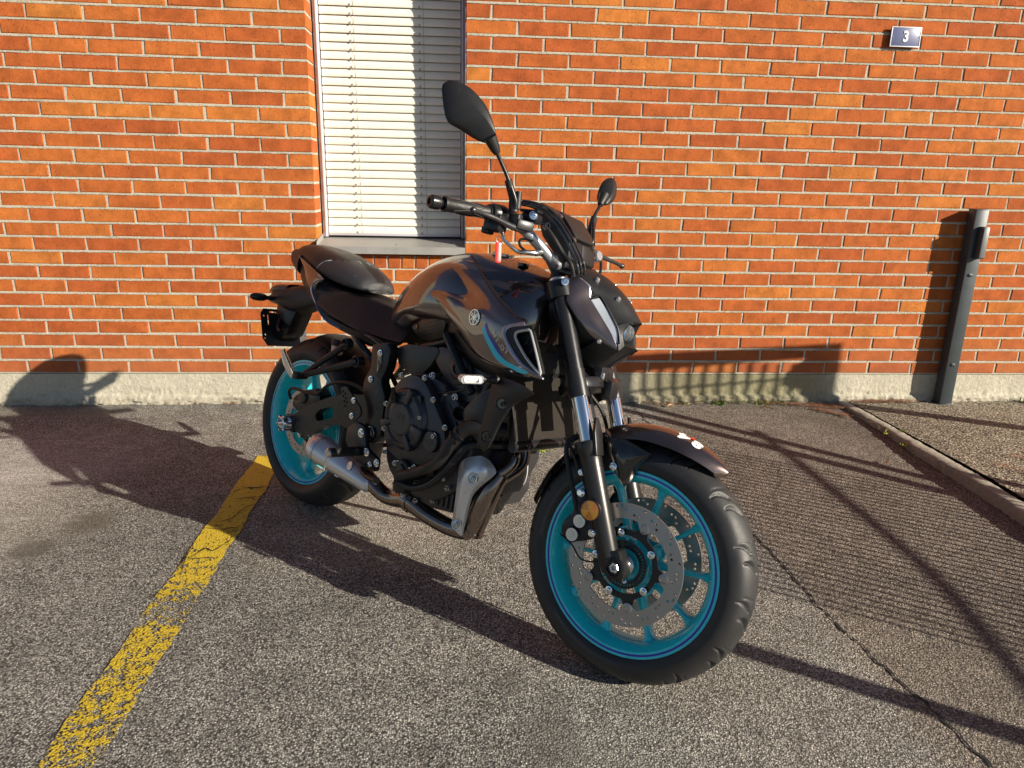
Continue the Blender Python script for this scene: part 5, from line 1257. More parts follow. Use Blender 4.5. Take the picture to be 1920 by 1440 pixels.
for sy in (-1, 1):
    cols = side_cols(sy)
    g = G(); g.add(grid_vf(cols, .004, out=(0, sy, 0))); sp = g.mk('tank_side_panel', M['paint'], bike, smooth=42)
    # ridge moulding between side panel and centre cover
    g = G(); g.add(tube([(lx(x, sy), sy*(y*(1 if sy < 0 else .8)-.003), z+.001) for x, y, z in SIDE[0][4:]]+[(1.108, sy*.204*(1 if sy < 0 else .8), .828)], .0042, 8, 4)); g.mk('ridge_trim', M['satin'], sp)
    # badge
    u, v = find_uv(cols, (0.9218, -0.1900, 0.8279)); c = bil(cols, u, v); n = surf_n(cols, u, v, sy); c = c+n*.001
    r0 = .0215
    g = G(); g.add(lathe([(r0, 0), (r0, .002), (r0*.97, .003), (r0*.90, .003), (r0*.88, .0018)], c, n, 36)); bd = g.mk('badge_ring', M['chrome'], sp)
    g = G(); g.add(lathe([(r0*.9, .0018), (0, .0018)], c, n, 36)); g.mk('badge_face', M['gloss'], bd)
    T = axis_m(c, n)
    up = (Vector((0, 0, 1))-n*n.z).normalized(); sd = up.cross(n)
    B = Matrix((sd, up, n)).transposed().to_4x4(); B.translation = c
    g = G()
    for k in range(3):     # three crossed tuning forks
        RR = Matrix.Rotation(2*math.pi*k/3+math.pi, 4, 'Z')
        for dx in (-.0026, .0026): g.add(box((dx, .0115, .0022), (.0017, .0125, .0012)), 0, B @ RR)
        g.add(box((0, .0052, .0022), (.0068, .0017, .0012)), 0, B @ RR); g.add(box((0, -.0065, .0022), (.0017, .0235, .0012)), 0, B @ RR)
    g.mk('badge_emblem', M['chrome'], bd, smooth=0)
    # cyan / blue stripes and model lettering, laid on the panel surface
    def lay(pts, name, mat, off=.0007, n=16):
        UV = [find_uv(cols, p) for p in pts]; k = len(UV)//2
        top, bot = UV[:k], UV[k:][::-1]
        rows = []
        for i in range(n+1):
            t = i/n*(k-1); a = min(int(t), k-2); w = t-a
            tu = (top[a][0]*(1-w)+top[a+1][0]*w, top[a][1]*(1-w)+top[a+1][1]*w); bu = (bot[a][0]*(1-w)+bot[a+1][0]*w, bot[a][1]*(1-w)+bot[a+1][1]*w)
            rows.append([bil(cols, tu[0]*(1-s)+bu[0]*s, tu[1]*(1-s)+bu[1]*s)+surf_n(cols, tu[0], tu[1], sy)*off for s in (0, .33, .66, 1)])
        g = G(); g.add(grid_vf(rows)); return g.mk(name, mat, sp, recalc=False)
    lay([(0.9671, -0.1950, 0.8146), (1.0104, -0.1980, 0.7687), (1.0597, -0.2000, 0.7389), (1.1415, -0.2080, 0.7249), (1.1141, -0.2030, 0.7169), (1.0473, -0.2000, 0.7271), (0.9985, -0.1970, 0.7569), (0.9561, -0.1930, 0.8018)], 'cyan_stripe', M['sticker'])
    lay([(0.9716, -0.1950, 0.8208), (1.0190, -0.1980, 0.7729), (1.0662, -0.2000, 0.7429), (1.0673, -0.2000, 0.7376), (1.0104, -0.1980, 0.7687), (0.9671, -0.1950, 0.8146)], 'blue_stripe', M['blue'])
    # lettering MT-07 running down the panel
    p0, p1 = Vector((0.9955, -0.1980, 0.8035)), Vector((1.0638, -0.2050, 0.7504)); ax = (p1-p0).normalized(); per = Vector((ax.z, 0, -ax.x)).normalized()
    if per.z < 0: per = -per
    fv, ff_ = font_vf('MT-07', 1.0, .01, .02, 1.05)
    wdt = max(p.x for p in fv)-min(p.x for p in fv); sc = (p1-p0).length/wdt; mid = (p0+p1)/2
    P2 = []
    for p in fv:
        q = mid+ax*(p.x*sc)*(1 if sy < 0 else 1)+per*(p.y*sc*1.0+p.x*0)
        P2.append(q)
    ev = []
    # local linearisation of the surface keeps this fast
    u0, v0 = find_uv(cols, mid); 
    um, vm = find_uv(cols, p0); ux, vx = find_uv(cols, p1); uz, vz = find_uv(cols, mid+per*.02)
    for p in fv:
        t = p.x/wdt; h = p.y*sc/.02*.62
        uu = u0+(ux-um)*t+(uz-u0)*h; vv = v0+(vx-vm)*t+(vz-v0)*h
        ev.append(bil(cols, uu, vv)+surf_n(cols, uu, vv, sy)*(.0009+(.0004 if p.z > 0 else 0)))
    g = G(); g.add((ev, ff_)); g.mk('model_lettering', M['greyframe'], sp, smooth=0)
    # lavender metal edge strip and air intake
    A = [(1.085, .206, .846), (1.040, .208, .838), (1.026, .211, .815), (1.034, .2145, .785), (1.085, .2155, .748), (1.195, .2135, .716)]
    A = [(1.1019, -0.2050, 0.8437), (1.0472, -0.2070, 0.8301), (1.0324, -0.2100, 0.8168), (1.0459, -0.2120, 0.7877), (1.1011, -0.2140, 0.7409), (1.1936, -0.2130, 0.7169)]
    Bq = [(1.1066, -0.2060, 0.8338), (1.0641, -0.2080, 0.8232), (1.0513, -0.2110, 0.8103), (1.0628, -0.2130, 0.7905), (1.1185, -0.2150, 0.7468), (1.1888, -0.2130, 0.7237)]
    fx = lambda L, o=0: [Vector((lx(x, sy), sy*(abs(y)*(1 if sy < 0 else .80)+o), z)) for x, y, z in L]
    g = G(); g.add(grid_vf(surf([fx(A, .001), fx([Vector(a).lerp(Vector(b2), .5) for a, b2 in zip(A, Bq)], .0045), fx(Bq, .002)], 30, 3), .003, out=(0, sy, 0))); g.mk('intake_edge_strip', M['trim'], sp)
    O = [(1.1066, -0.2060, 0.8338), (1.0641, -0.2080, 0.8232), (1.0513, -0.2110, 0.8103), (1.0628, -0.2130, 0.7905), (1.1185, -0.2150, 0.7468), (1.1888, -0.2130, 0.7237), (1.1824, -0.2110, 0.7381), (1.1348, -0.2060, 0.8237), (1.1232, -0.2060, 0.8377)]
    I = [(1.1138, -0.2060, 0.8244), (1.0863, -0.2070, 0.8160), (1.0802, -0.2080, 0.8070), (1.0895, -0.2090, 0.7924), (1.1304, -0.2110, 0.7571), (1.1783, -0.2120, 0.7294), (1.1762, -0.2100, 0.7395), (1.1305, -0.2050, 0.8152), (1.1217, -0.2050, 0.8244)]
    Oc, Ic = catmull(fx(O), 3, True), catmull(fx(I), 3, True)
    g = G(); g.add(grid_vf([Oc, [a.lerp(b2, .5)+Vector((0, sy*.0005, 0)) for a, b2 in zip(Oc, Ic)], Ic, [p+Vector((-.006, -sy*.022, 0)) for p in Ic]], closed_v=True)); sc_ = g.mk('intake_surround', M['matte'], sp)
    g = G(); g.add(tube([p+Vector((0, sy*.001, 0)) for p in Ic], .0037, 8, 1, closed=True)); g.mk('intake_frame', M['greyframe'], sc_)
    g = G(); cb = sum(Ic, Vector())/len(Ic)+Vector((-.008, -sy*.024, 0)); n_ = len(Ic); g.add(([p+Vector((-.006, -sy*.022, 0)) for p in Ic]+[cb], [(k, (k+1) % n_, n_) for k in range(n_)])); g.mk('intake_back', M['matte'], sc_)
    for k in range(3):
        q = Vector((((1.1076, -0.2000, 0.7866)), ((1.1258, -0.2000, 0.7671)), ((1.1429, -0.2000, 0.7517)))[k]); g = G(); g.add(box((lx(q.x, sy), sy*.198*(1 if sy < 0 else .8), q.z), (.030, .006, .003), .001, Matrix.Rotation(-.9, 3, 'Y'))); g.mk('intake_fin', M['satin'], sc_)
    # black infill under the panel
    K1 = [(0.7379, -0.1350, 0.8510), (0.8010, -0.1500, 0.8071), (0.8800, -0.1650, 0.7594), (0.9732, -0.1800, 0.7248), (1.0809, -0.1900, 0.7077), (1.1677, -0.1950, 0.7117)]
    K2 = [(0.7181, -0.1250, 0.8276), (0.7565, -0.1350, 0.7832), (0.8200, -0.1450, 0.7427), (0.9174, -0.1600, 0.7048), (1.0291, -0.1700, 0.6892), (1.1195, -0.1800, 0.6965)]
    K3 = [(0.6774, -0.0900, 0.7929), (0.7114, -0.1000, 0.7500), (0.7610, -0.1000, 0.7112), (0.8507, -0.1100, 0.6811), (0.9568, -0.1200, 0.6691), (1.0424, -0.1300, 0.6780)]
    fx2 = lambda L: [Vector((x, sy*abs(y)*(1 if sy < 0 else .82), z)) for x, y, z in L]
    g = G(); g.add(grid_vf(surf([fx2(K1), fx2(K2), fx2(K3)], 24, 4), .003, out=(0, sy, 0))); g.mk('lower_cowl', M['matte'], bike)
    # textured knee cover
    T1 = [(0.5667, -0.1000, 0.7793), (0.6145, -0.1150, 0.8142), (0.6817, -0.1300, 0.8394), (0.7397, -0.1370, 0.8526)]
    T2 = [(0.5709, -0.1080, 0.7564), (0.6359, -0.1280, 0.7843), (0.7023, -0.1420, 0.8055), (0.7528, -0.1460, 0.8155)]
    T3 = [(0.5836, -0.1050, 0.7388), (0.6495, -0.1260, 0.7546), (0.7054, -0.1380, 0.7689), (0.7509, -0.1420, 0.7819)]
    T4 = [(0.5980, -0.0980, 0.7267), (0.6486, -0.1120, 0.7279), (0.6987, -0.1220, 0.7373), (0.7282, -0.1260, 0.7514)]
    cc = surf([fx2(T1), fx2(T2), fx2(T3), fx2(T4)], 20, 5)
    g = G(); g.add(grid_vf(cc, .004, out=(0, sy, 0)))
    kc = g.mk('knee_cover', M['knee'], bike, smooth=50)
    g = G()
    for i in range(9):
        for j in range(6):
            p = bil(cc, .42+i*.055, .28+j*.10); n = surf_n(cc, .42+i*.055, .28+j*.10, sy); g.add(lathe([(.0032, -.0005), (.0022, .0008), (0, .0012)], p, n, 4))
    g.mk('grip_studs', M['knee'], kc, smooth=0)['kind'] = 'stuff'
    q = Vector((0.6034, -0.1150, 0.7609)); g = G(); g.add(lathe([(.009, 0), (.0088, .003), (.006, .002), (.004, .001), (0, .001)], (q.x, sy*.118, q.z), (-.25, sy, 0), 18)); g.mk('dzus_screw', M['gloss'], kc)

# ---- seats and tail
rs = [(-.02, [(0, .858), (.06, .856), (.088, .838), (.112, .800), (.10, .79), (0, .79)]),
      (.06, [(0, .838), (.065, .836), (.094, .826), (.122, .780), (.118, .760), (0, .76)]),
      (.14, [(0, .826), (.070, .824), (.096, .815), (.127, .760), (.125, .742), (0, .74)]),
      (.23, [(0, .818), (.068, .816), (.092, .802), (.127, .740), (.127, .722), (0, .72)]),
      (.32, [(0, .810), (.056, .809), (.080, .792), (.122, .728), (.122, .710), (0, .71)]),
      (.41, [(0, .795), (.040, .794), (.062, .778), (.112, .715), (.112, .700), (0, .70)]),
      (.47, [(0, .790), (.030, .787), (.056, .770), (.104, .708), (.102, .697), (0, .70)]),
      (.52, [(0, .782), (.022, .778), (.048, .760), (.096, .706), (.094, .698), (0, .70)])]
g = G(); g.add(section_loft(rs, 5, 4)); seat = g.mk('rider_seat', M['seat'], bike, smooth=60)
ps = [(-.235, [(0, .928), (.025, .925), (.040, .915), (.040, .905), (0, .905)]),
      (-.19, [(0, .957), (.040, .950), (.062, .928), (.060, .903), (0, .90)]),
      (-.10, [(0, .964), (.052, .957), (.082, .928), (.080, .890), (0, .885)]),
      (-.02, [(0, .958), (.060, .950), (.094, .916), (.094, .872), (0, .865)]),
      (.06, [(0, .945), (.062, .936), (.097, .900), (.097, .854), (0, .845)]),
      (.13, [(0, .928), (.058, .919), (.092, .886), (.092, .842), (0, .835)]),
      (.19, [(0, .908), (.050, .899), (.083, .872), (.084, .834), (0, .83)]),
      (.235, [(0, .885), (.042, .878), (.068, .858), (.070, .830), (0, .825)]),
      (.258, [(0, .862), (.030, .857), (.048, .846), (.048, .830), (0, .826)])]
g = G(); g.add(section_loft(ps, 5, 4)); pil = g.mk('pillion_seat', [M['seat'], M['seat2']], bike, smooth=60)
PIPE = [(p_[0], p_[2]) for p_ in ((0.0161, -0.0940, 0.8782), (0.0352, -0.0920, 0.9009), (0.0725, -0.0900, 0.9140), (0.1418, -0.0880, 0.9224), (0.2080, -0.0800, 0.9223), (0.2503, -0.0660, 0.9155), (0.2603, -0.0450, 0.9030))]
for pl in pil.data.polygons:
    cx_, cz_ = pl.center.x, pl.center.z
    if cx_ > PIPE[0][0] and abs(pl.center.y) > .02:
        zz = next((a[1]+(b2[1]-a[1])*(cx_-a[0])/(b2[0]-a[0]) for a, b2 in zip(PIPE, PIPE[1:]) if a[0] <= cx_ <= b2[0]), .875)
        if cz_ < zz+.002: pl.material_index = 1
for sy in (-1, 1):
    P = []
    for x_, z_ in [q_ for q_ in PIPE[:5] if q_[0] < .19]+[(.205, .874)]:
        vv = min((v_.co for v_ in pil.data.vertices if v_.co.y*sy > .01), key=lambda q_: (q_.x-x_)**2+(q_.z-z_)**2); P.append((x_, vv.y+sy*.0008, z_))
    g = G(); g.add(tube(P, .0020, 6, 6)); g.mk('piping', M['thread'], pil)
    P = [(-.16, sy*.082, .905), (-.05, sy*.100, .895)]
# tail: painted side panels, black hoop, under tray
for sy in (-1, 1):
    fx2 = lambda L: [Vector((x, sy*abs(y), z)) for x, y, z in L]
    A = [(-0.1062, -0.1000, 0.9079), (-0.0367, -0.1100, 0.8900), (0.0302, -0.1170, 0.8693), (0.0925, -0.1200, 0.8477)]
    B2 = [(-0.0851, -0.1040, 0.8900), (-0.0285, -0.1160, 0.8635), (0.0266, -0.1240, 0.8420), (0.0740, -0.1240, 0.8397)]
    C2 = [(-0.0678, -0.1020, 0.8765), (-0.0274, -0.1180, 0.8406), (0.0076, -0.1260, 0.8171), (0.0298, -0.1280, 0.8082)]
    g = G(); g.add(grid_vf(surf([fx2(A), fx2(B2), fx2(C2)], 14, 5), .004, out=(0, sy, 0))); g.mk('tail_side_panel', M['paint'], bike, smooth=45)
    A = [(0.0859, -0.1220, 0.8468), (0.0518, -0.1260, 0.8333), (0.0314, -0.1290, 0.8083), (0.0586, -0.1310, 0.7740), (0.1107, -0.1330, 0.7307), (0.1528, -0.1320, 0.7092), (0.1934, -0.1300, 0.6990), (0.2289, -0.1260, 0.6957)]
    B2 = [(0.0814, -0.1180, 0.8393), (0.0602, -0.1220, 0.8273), (0.0478, -0.1240, 0.8051), (0.0737, -0.1260, 0.7764), (0.1208, -0.1280, 0.7399), (0.1606, -0.1280, 0.7198), (0.1960, -0.1270, 0.7105), (0.2235, -0.1240, 0.7076)]
    g = G(); g.add(grid_vf(surf([fx2(A), fx2(B2)], 30, 2), .006, out=(0, sy, 0))); g.mk('tail_hoop', M['gloss'], bike)
    g = G(); g.add(tube([p+Vector((0, sy*.001, 0)) for p in fx2(A)], .0014, 6, 4)); g.mk('hoop_edge', M['trim'], bike)
    # seat base trim below rider seat
    A = [(0.1461, -0.1300, 0.7267), (0.2705, -0.1310, 0.7072), (0.4063, -0.1220, 0.6959), (0.5087, -0.1060, 0.6949)]; B2 = [(0.1792, -0.1200, 0.6956), (0.2905, -0.1200, 0.6807), (0.4122, -0.1120, 0.6714), (0.4967, -0.1000, 0.6779)]
    g = G(); g.add(grid_vf(surf([fx2(A), fx2(B2)], 16, 3), .005, out=(0, sy, 0))); g.mk('seat_base_cover', M['matte'], bike)
    A = [(0.5264, -0.1200, 0.6939), (0.5683, -0.1250, 0.7091), (0.7283, -0.1300, 0.7278)]
us = [(-.20, [(0, .90), (.035, .90), (.045, .88), (.03, .865), (0, .86)]), (-.10, [(0, .90), (.07, .90), (.095, .86), (.07, .80), (0, .78)]), (.02, [(0, .87), (.09, .86), (.115, .80), (.09, .75), (0, .74)]), (.15, [(0, .80), (.09, .79), (.12, .73), (.09, .70), (0, .69)]), (.30, [(0, .72), (.08, .71), (.105, .69), (.08, .66), (0, .64)])]
g = G(); g.add(section_loft(us, 4, 3)); g.mk('under_tail_tray', M['matte'], bike)
g = G(); g.add(section_loft([(-.27, [(0, .930), (.02, .928), (.03, .92), (.02, .91), (0, .908)]), (-.22, [(0, .940), (.05, .934), (.068, .915), (.06, .880), (0, .87)]), (-.12, [(0, .925), (.085, .915), (.098, .895), (.09, .850), (0, .83)])], 4, 3)); g.mk('tail_cap', M['matte'], bike)
# mudguard arm, tail lamp, plate holder
g = G(); g.add(section_loft([(-.38, [(0, .748), (.03, .746), (.052, .735), (.045, .715), (0, .705)]), (-.32, [(0, .775), (.045, .772), (.062, .755), (.055, .72), (0, .69)]), (-.22, [(0, .795), (.045, .79), (.058, .76), (.05, .71), (0, .68)]), (-.10, [(0, .82), (.035, .815), (.045, .78), (.04, .74), (0, .72)]), (.0, [(0, .84), (.03, .83), (.04, .79), (.03, .76), (0, .75)])], 4, 3)); ma = g.mk('mudguard_arm', M['matte'], bike)
g = G(); g.add(section_loft([(-.385, [(0, .772), (.03, .770), (.05, .758), (.04, .745), (0, .742)]), (-.34, [(0, .792), (.045, .788), (.062, .772), (.05, .75), (0, .745)]), (-.26, [(0, .800), (.04, .796), (.05, .78), (.04, .765), (0, .76)])], 4, 3)); g.mk('tail_lamp', simple('dark_red_lamp', (.055, .012, .010), .25, 0, .4), bike)
g = G(); g.add(prism([(-.33, -.04, .73), (-.20, -.035, .70), (-.26, -.03, .60), (-.32, -.035, .56), (-.36, -.04, .60)], (0, .08, 0), .01)); g.add(tube([(-.30, -.035, .65), (-.27, -.06, .625), (-.235, -.07, .615)], [.012, .010, .008], 10)); g.mk('plate_arm', M['satin'], ma)
T = Matrix.Translation((-.3275, 0, .618)) @ Matrix.Rotation(R_(90), 4, 'Z') @ Matrix.Rotation(R_(90-21.5), 4, 'X')
out = [(-.098, .055), (-.085, .074), (.085, .074), (.098, .055), (.098, -.045), (.080, -.074), (-.080, -.074), (-.098, -.045)]
slot = lambda cx, cy, w, h: [(cx-w, cy-h), (cx+w, cy-h), (cx+w, cy+h), (cx-w, cy+h)]
g = G(); g.add(plate(out, [slot(-.04, .062, .020, .0028), slot(.04, .062, .020, .0028), slot(.068, .030, .0025, .02), slot(-.068, .030, .0025, .02), circle(.085, .045, .004, 8), circle(-.085, .045, .004, 8), circle(.085, -.03, .0035, 8), circle(.088, -.045, .0035, 8), circle(-.085, -.03, .0035, 8), circle(-.088, -.045, .0035, 8), circle(.055, -.035, .003, 8)], .003, T)); g.mk('plate_holder', M['matte'], ma, smooth=0)
for sy in (-1, 1):
    g = G(); g.add(tube([(-.325, sy*.045, .732), (-.325, sy*.095, .732)], .008, 10, smooth=False)); 
    g.add(lathe([(0, -.035), (.008, -.032), (.014, -.02), (.016, 0), (.014, .022), (.008, .032), (0, .034)], (-.325, sy*.125, .733), (0, 1, 0), 14)); g.mk('rear_indicator', M['matte'], bike)

# ---- frame, engine
def sidep(pts, y0, y1, bev=.004, rr=.008):
    """side-on plate through local points, between y0 and y1"""
    P = [Vector((p[0], y0, p[2])) for p in pts]
    return prism(round_poly(P, rr, 2), (0, y1-y0, 0), bev)
for sy in (-1, 1):
    g = G(); g.add(tube([(.99, sy*.05, .90), (.94, sy*.10, .86), (.86, sy*.115, .80), (.74, sy*.105, .74), (.60, sy*.10, .69), (.50, sy*.105, .66)], .016, 14, 5))
    g.add(tube([(0.7731, -0.1500, 0.7605), (0.8180, -0.1550, 0.7194), (0.8634, -0.1550, 0.6679), (0.9043, -0.1500, 0.6196)] if sy < 0 else [(.76, .15, .75), (.82, .155, .69), (.87, .155, .64), (.92, .15, .58)], .0135, 14, 5))
    g.add(tube([(.98, sy*.06, .88), (1.00, sy*.10, .80), (.97, sy*.13, .70), (.93, sy*.14, .60)], .014, 12, 5))
    g.mk('frame_tube', M['satin'], bike)
    g = G(); g.add(tube([(.52, sy*.12, .66), (.40, sy*.115, .69), (.22, sy*.105, .72), (.05, sy*.09, .77), (-.12, sy*.06, .83)], .012, 12, 5)); g.add(tube([(.50, sy*.125, .58), (.40, sy*.12, .63), (.28, sy*.11, .69)], .011, 12, 5)); g.mk('subframe_tube', M['satin'], bike)
    BR = [(0.4670, -0.1650, 0.6803), (0.5378, -0.1650, 0.6989), (0.5596, -0.1650, 0.6814), (0.5536, -0.1650, 0.6230), (0.5316, -0.1650, 0.5772), (0.5618, -0.1650, 0.5338), (0.5617, -0.1650, 0.4839), (0.5649, -0.1650, 0.4176), (0.5426, -0.1650, 0.3831), (0.5023, -0.1650, 0.3792), (0.4822, -0.1650, 0.4222), (0.4792, -0.1650, 0.4900), (0.4494, -0.1650, 0.5261), (0.4469, -0.1650, 0.5650), (0.4740, -0.1650, 0.6076)]
    g = G(); y0, y1 = (-.170, -.135) if sy < 0 else (.135, .170)
    g.add(sidep(BR, y0, y1, .006)); fb = g.mk('frame_bracket', M['satin'], bike)
    q = [(0.4997, -0.1700, 0.6591), (0.5240, -0.1700, 0.6700), (0.5279, -0.1700, 0.6262), (0.5124, -0.1700, 0.5983)]
    g = G(); g.add(sidep(q, sy*.1710, sy*.1725, .0005, .004)); g.mk('bracket_recess', M['gloss'], fb)
    for q in ((0.5151, -0.1700, 0.6619), (0.4849, -0.1700, 0.5744)):
        g = G(); g.add(cap_bolt((q[0], sy*.171, q[2]), (0, sy, 0), .0072, .007)); g.mk('bracket_bolt', M['chrome'], fb)
    q = (0.5215, -0.1700, 0.4118); g = G(); g.add(lathe([(.022, 0), (.022, .006), (.018, .007), (.0165, .003), (.012, .003), (.011, .006), (0, .006)], (q[0], sy*.171, q[2]), (0, sy, 0), 28)); g.mk('pivot_cap', M['gloss'], fb)
    # air duct / side cover under the tank
    SCV = [(0.5530, -0.1400, 0.6861), (0.5999, -0.1400, 0.7056), (0.7346, -0.1400, 0.7176), (0.7422, -0.1400, 0.7034), (0.7083, -0.1400, 0.6532), (0.6680, -0.1400, 0.6166), (0.5714, -0.1400, 0.6351)]
    g = G(); g.add(sidep(SCV, sy*.10, sy*.142, .010, .012)); g.mk('side_cover', M['knee'], bike)
crank = [(.575, .43), (.56, .50), (.585, .575), (.64, .625), (.72, .64), (.80, .62), (.88, .57), (.93, .50), (.94, .42), (.91, .35), (.86, .31), (.80, .275), (.68, .270), (.60, .31), (.57, .36)]
g = G(); g.add(prism(round_poly([Vector((x, -.150, z)) for x, z in crank], .02, 2), (0, .30, 0), .01)); eng = g.mk('crankcase', M['engine'], bike)
cylb = [(.735, .62), (.80, .70), (.85, .735), (.93, .705), (.975, .64), (.985, .58), (.955, .52), (.93, .46), (.86, .50)]
g = G(); g.add(prism(round_poly([Vector((x, -.128, z)) for x, z in cylb], .015, 2), (0, .256, 0), .008)); hd = g.mk('cylinder_head', M['engine'], bike)
# cast details on the visible side of the head
g = G()
P = [(0.7359, -0.1300, 0.7244), (0.8267, -0.1300, 0.7188), (0.8805, -0.1300, 0.6865), (0.8794, -0.1300, 0.6412), (0.8069, -0.1300, 0.6231), (0.7610, -0.1300, 0.6479), (0.7205, -0.1300, 0.6872)]
g.add(sidep(P, -.140, -.125, .006, .02)); g.add(lathe([(.034, 0), (.034, .006), (.028, .010), (.018, .010), (.018, .005), (0, .005)], (0.8328, -0.1400, 0.6772), (0, -1, 0), 26)); g.mk('cam_cover', M['engine'], hd)
for a, b2, r in (((0.8038, -0.1500, 0.6132), (0.7806, -0.1500, 0.5507), .007), ((0.8215, -0.1500, 0.5710), (0.8679, -0.1500, 0.5176), .006), ((0.7918, -0.1400, 0.5531), (0.8396, -0.1400, 0.6024), .006), ((0.8935, -0.1500, 0.5392), (0.8573, -0.1500, 0.4843), .006)):
    g = G(); g.add(tube([a, b2], r, 10, smooth=False)); g.mk('cast_rib', M['engine'], hd)
for q, r in (((0.8357, -0.1450, 0.5940), .0085), ((0.8026, -0.1500, 0.5975), .005)):
    g = G(); g.add(cap_bolt(q, (0, -1, 0), r, .006)); g.mk('head_bolt', M['steel'], hd)
# open breather pipe end
a = Vector((0.8918, -0.1750, 0.5606)); g = G(); g.add(lathe([(.0215, -.05), (.0215, -.004), (.023, 0), (.019, 0), (.018, -.045), (0, -.045)], a, (.35, -.85, -.15), 26)); g.mk('pipe_stub', M['satin'], hd)
# clutch cover
cc = [(.588, .50), (.600, .555), (.635, .605), (.685, .632), (.735, .625), (.775, .592), (.805, .555), (.845, .515), (.862, .47), (.852, .425), (.815, .392), (.75, .375), (.68, .368), (.620, .385), (.592, .43)]
g = G(); g.add(prism(round_poly([Vector((x, -.182, z)) for x, z in cc], .02, 3), (0, .035, 0), .006)); cv = g.mk('clutch_cover', M['engine'], bike)
c = Vector((.687, -.181, .497))
g = G(); g.add(lathe([(.093, -.004), (.091, .006), (.084, .014), (.078, .018), (.074, .018), (.070, .014), (.050, .017), (.047, .023), (.043, .026), (.0, .027)], c, (0, -1, 0), 48)); g.mk('clutch_dome', M['engine'], cv)
for a in (75, 200, 300, -18):
    T = Matrix.Translation(c) @ Matrix.Rotation(R_(-a), 4, 'Y'); g = G()
    w = .012 if a != -18 else .020
    g.add(prism([(.045, 0, -w*.5), (.094, 0, -w), (.097, 0, 0), (.094, 0, w), (.045, 0, w*.5)], (0, -.024, 0), .004), 0, T); g.mk('dome_rib', M['engine'], cv)
fv, ff_ = font_vf('700', .026, .0012, .0006)
TT = Matrix.Translation(c+Vector((0, -.0265, .006))) @ Matrix.Rotation(R_(90), 4, 'X')
g = G(); g.add((fv, ff_), 0, TT); g.mk('cast_numerals', M['gloss'], cv, smooth=0)
q = Vector((.812, -.182, .462)); g = G(); g.add(lathe([(.031, -.002), (.030, .010), (.028, .013), (0, .014)], q, (0, -1, 0), 32)); g.mk('generator_cap', M['engine'], cv)
fv, ff_ = font_vf('EPS', .018, .0008, .0003); g = G(); g.add((fv, ff_), 0, Matrix.Translation(q+Vector((0, -.0135, 0))) @ Matrix.Rotation(R_(90), 4, 'X')); g.mk('cast_letters', M['gloss'], cv, smooth=0)
q = Vector((0.6444, -0.2000, 0.5477)); g = G(); g.add(lathe([(.012, 0), (.012, .014), (.010, .015), (.010, .028), (.006, .029), (.006, .045), (0, .045)], q+Vector((0, 0, -.01)), (0, -.25, 1), 16)); g.mk('filler_stub', M['satin'], cv)
for x, z in ((.592, .445), (.588, .52), (.640, .618), (.742, .630), (.790, .577), (.852, .512), (.862, .44), (.812, .386), (.748, .368), (.675, .360), (.612, .378)):
    g = G(); g.add(cap_bolt((x, -.180, z), (0, -1, 0), .0058, .009)); g.mk('cover_bolt', M['steel'], cv)
for q in ((0.7010, -0.1900, 0.5696), (0.7590, -0.1900, 0.5188), (0.8241, -0.1900, 0.4810)):
    g = G(); g.add(cap_bolt(q, (0, -1, 0), .0068, .009)); g.mk('cover_bolt', M['steel'], cv)
g = G(); P = [(0.6885, -0.1850, 0.5778), (0.7078, -0.1850, 0.5773), (0.7452, -0.1850, 0.5792), (0.7674, -0.1850, 0.5175), (0.7541, -0.1850, 0.5143), (0.7336, -0.1850, 0.5564)]; g.add(sidep(P, -.192, -.186, .002, .003)); P = [(0.7541, -0.1850, 0.5143), (0.8264, -0.1850, 0.4752), (0.8455, -0.1850, 0.4908), (0.7731, -0.1850, 0.5344)]; g.mk('cable_bracket', M['satin'], cv)
# water pump and hoses
c = Vector((.712, -.178, .350)); g = G(); g.add(lathe([(.032, -.02), (.032, .012), (.028, .018), (.020, .020), (.018, .026), (0, .028)], c, (0, -1, 0), 28)); g.add(box(c+Vector((.0, -.005, -.045)), (.052, .04, .05), .01)); wp = g.mk('water_pump', M['satin'], bike)
for dx, dz in ((.035, .01), (-.034, .012), (.02, -.068), (-.022, -.07)):
    g = G(); g.add(cap_bolt(c+Vector((dx, -.016, dz)), (0, -1, 0), .0058, .008)); g.mk('pump_bolt', M['steel'], wp)
H1 = [(0.7081, -0.2050, 0.3320), (0.7636, -0.2050, 0.3565), (0.8262, -0.2050, 0.3904), (0.8689, -0.2000, 0.4267), (0.8909, -0.1900, 0.4773), (0.9203, -0.1800, 0.5202), (0.9572, -0.1650, 0.5376), (1.03, -.12, .545)]
g = G(); g.add(tube(H1, [.0145, .015, .015, .0155, .018, .0205, .021, .020], 18, 6)); g.mk('coolant_hose', M['rubber'], bike)
H2 = [(0.7131, -0.2000, 0.3137), (0.7720, -0.1950, 0.3152), (0.8301, -0.1900, 0.3436), (0.8749, -0.1850, 0.3920), (0.9040, -0.1750, 0.4406), (0.9327, -0.1600, 0.4820), (1.01, -.11, .50)]
g = G(); g.add(tube(H2, [.010]*4+[.012]*3, 14, 6)); g.mk('coolant_pipe', M['satin'], bike)
H3 = [(0.6734, -0.1600, 0.3140), (0.7618, -0.1600, 0.3372), (0.8131, -0.1600, 0.3715)]; g = G(); g.add(tube(H3, .007, 10, 5)); g.mk('coolant_pipe', M['satin'], bike)
for q, rr in (((0.9036, -0.1920, 0.4987), .0195), ((0.9144, -0.1850, 0.5130), .0215)):
    g = G(); g.add(lathe([(rr, -.004), (rr+.002, 0), (rr, .004)], q, (.7, .35, .6), 20)); g.mk('hose_clamp', M['satin'], bike)
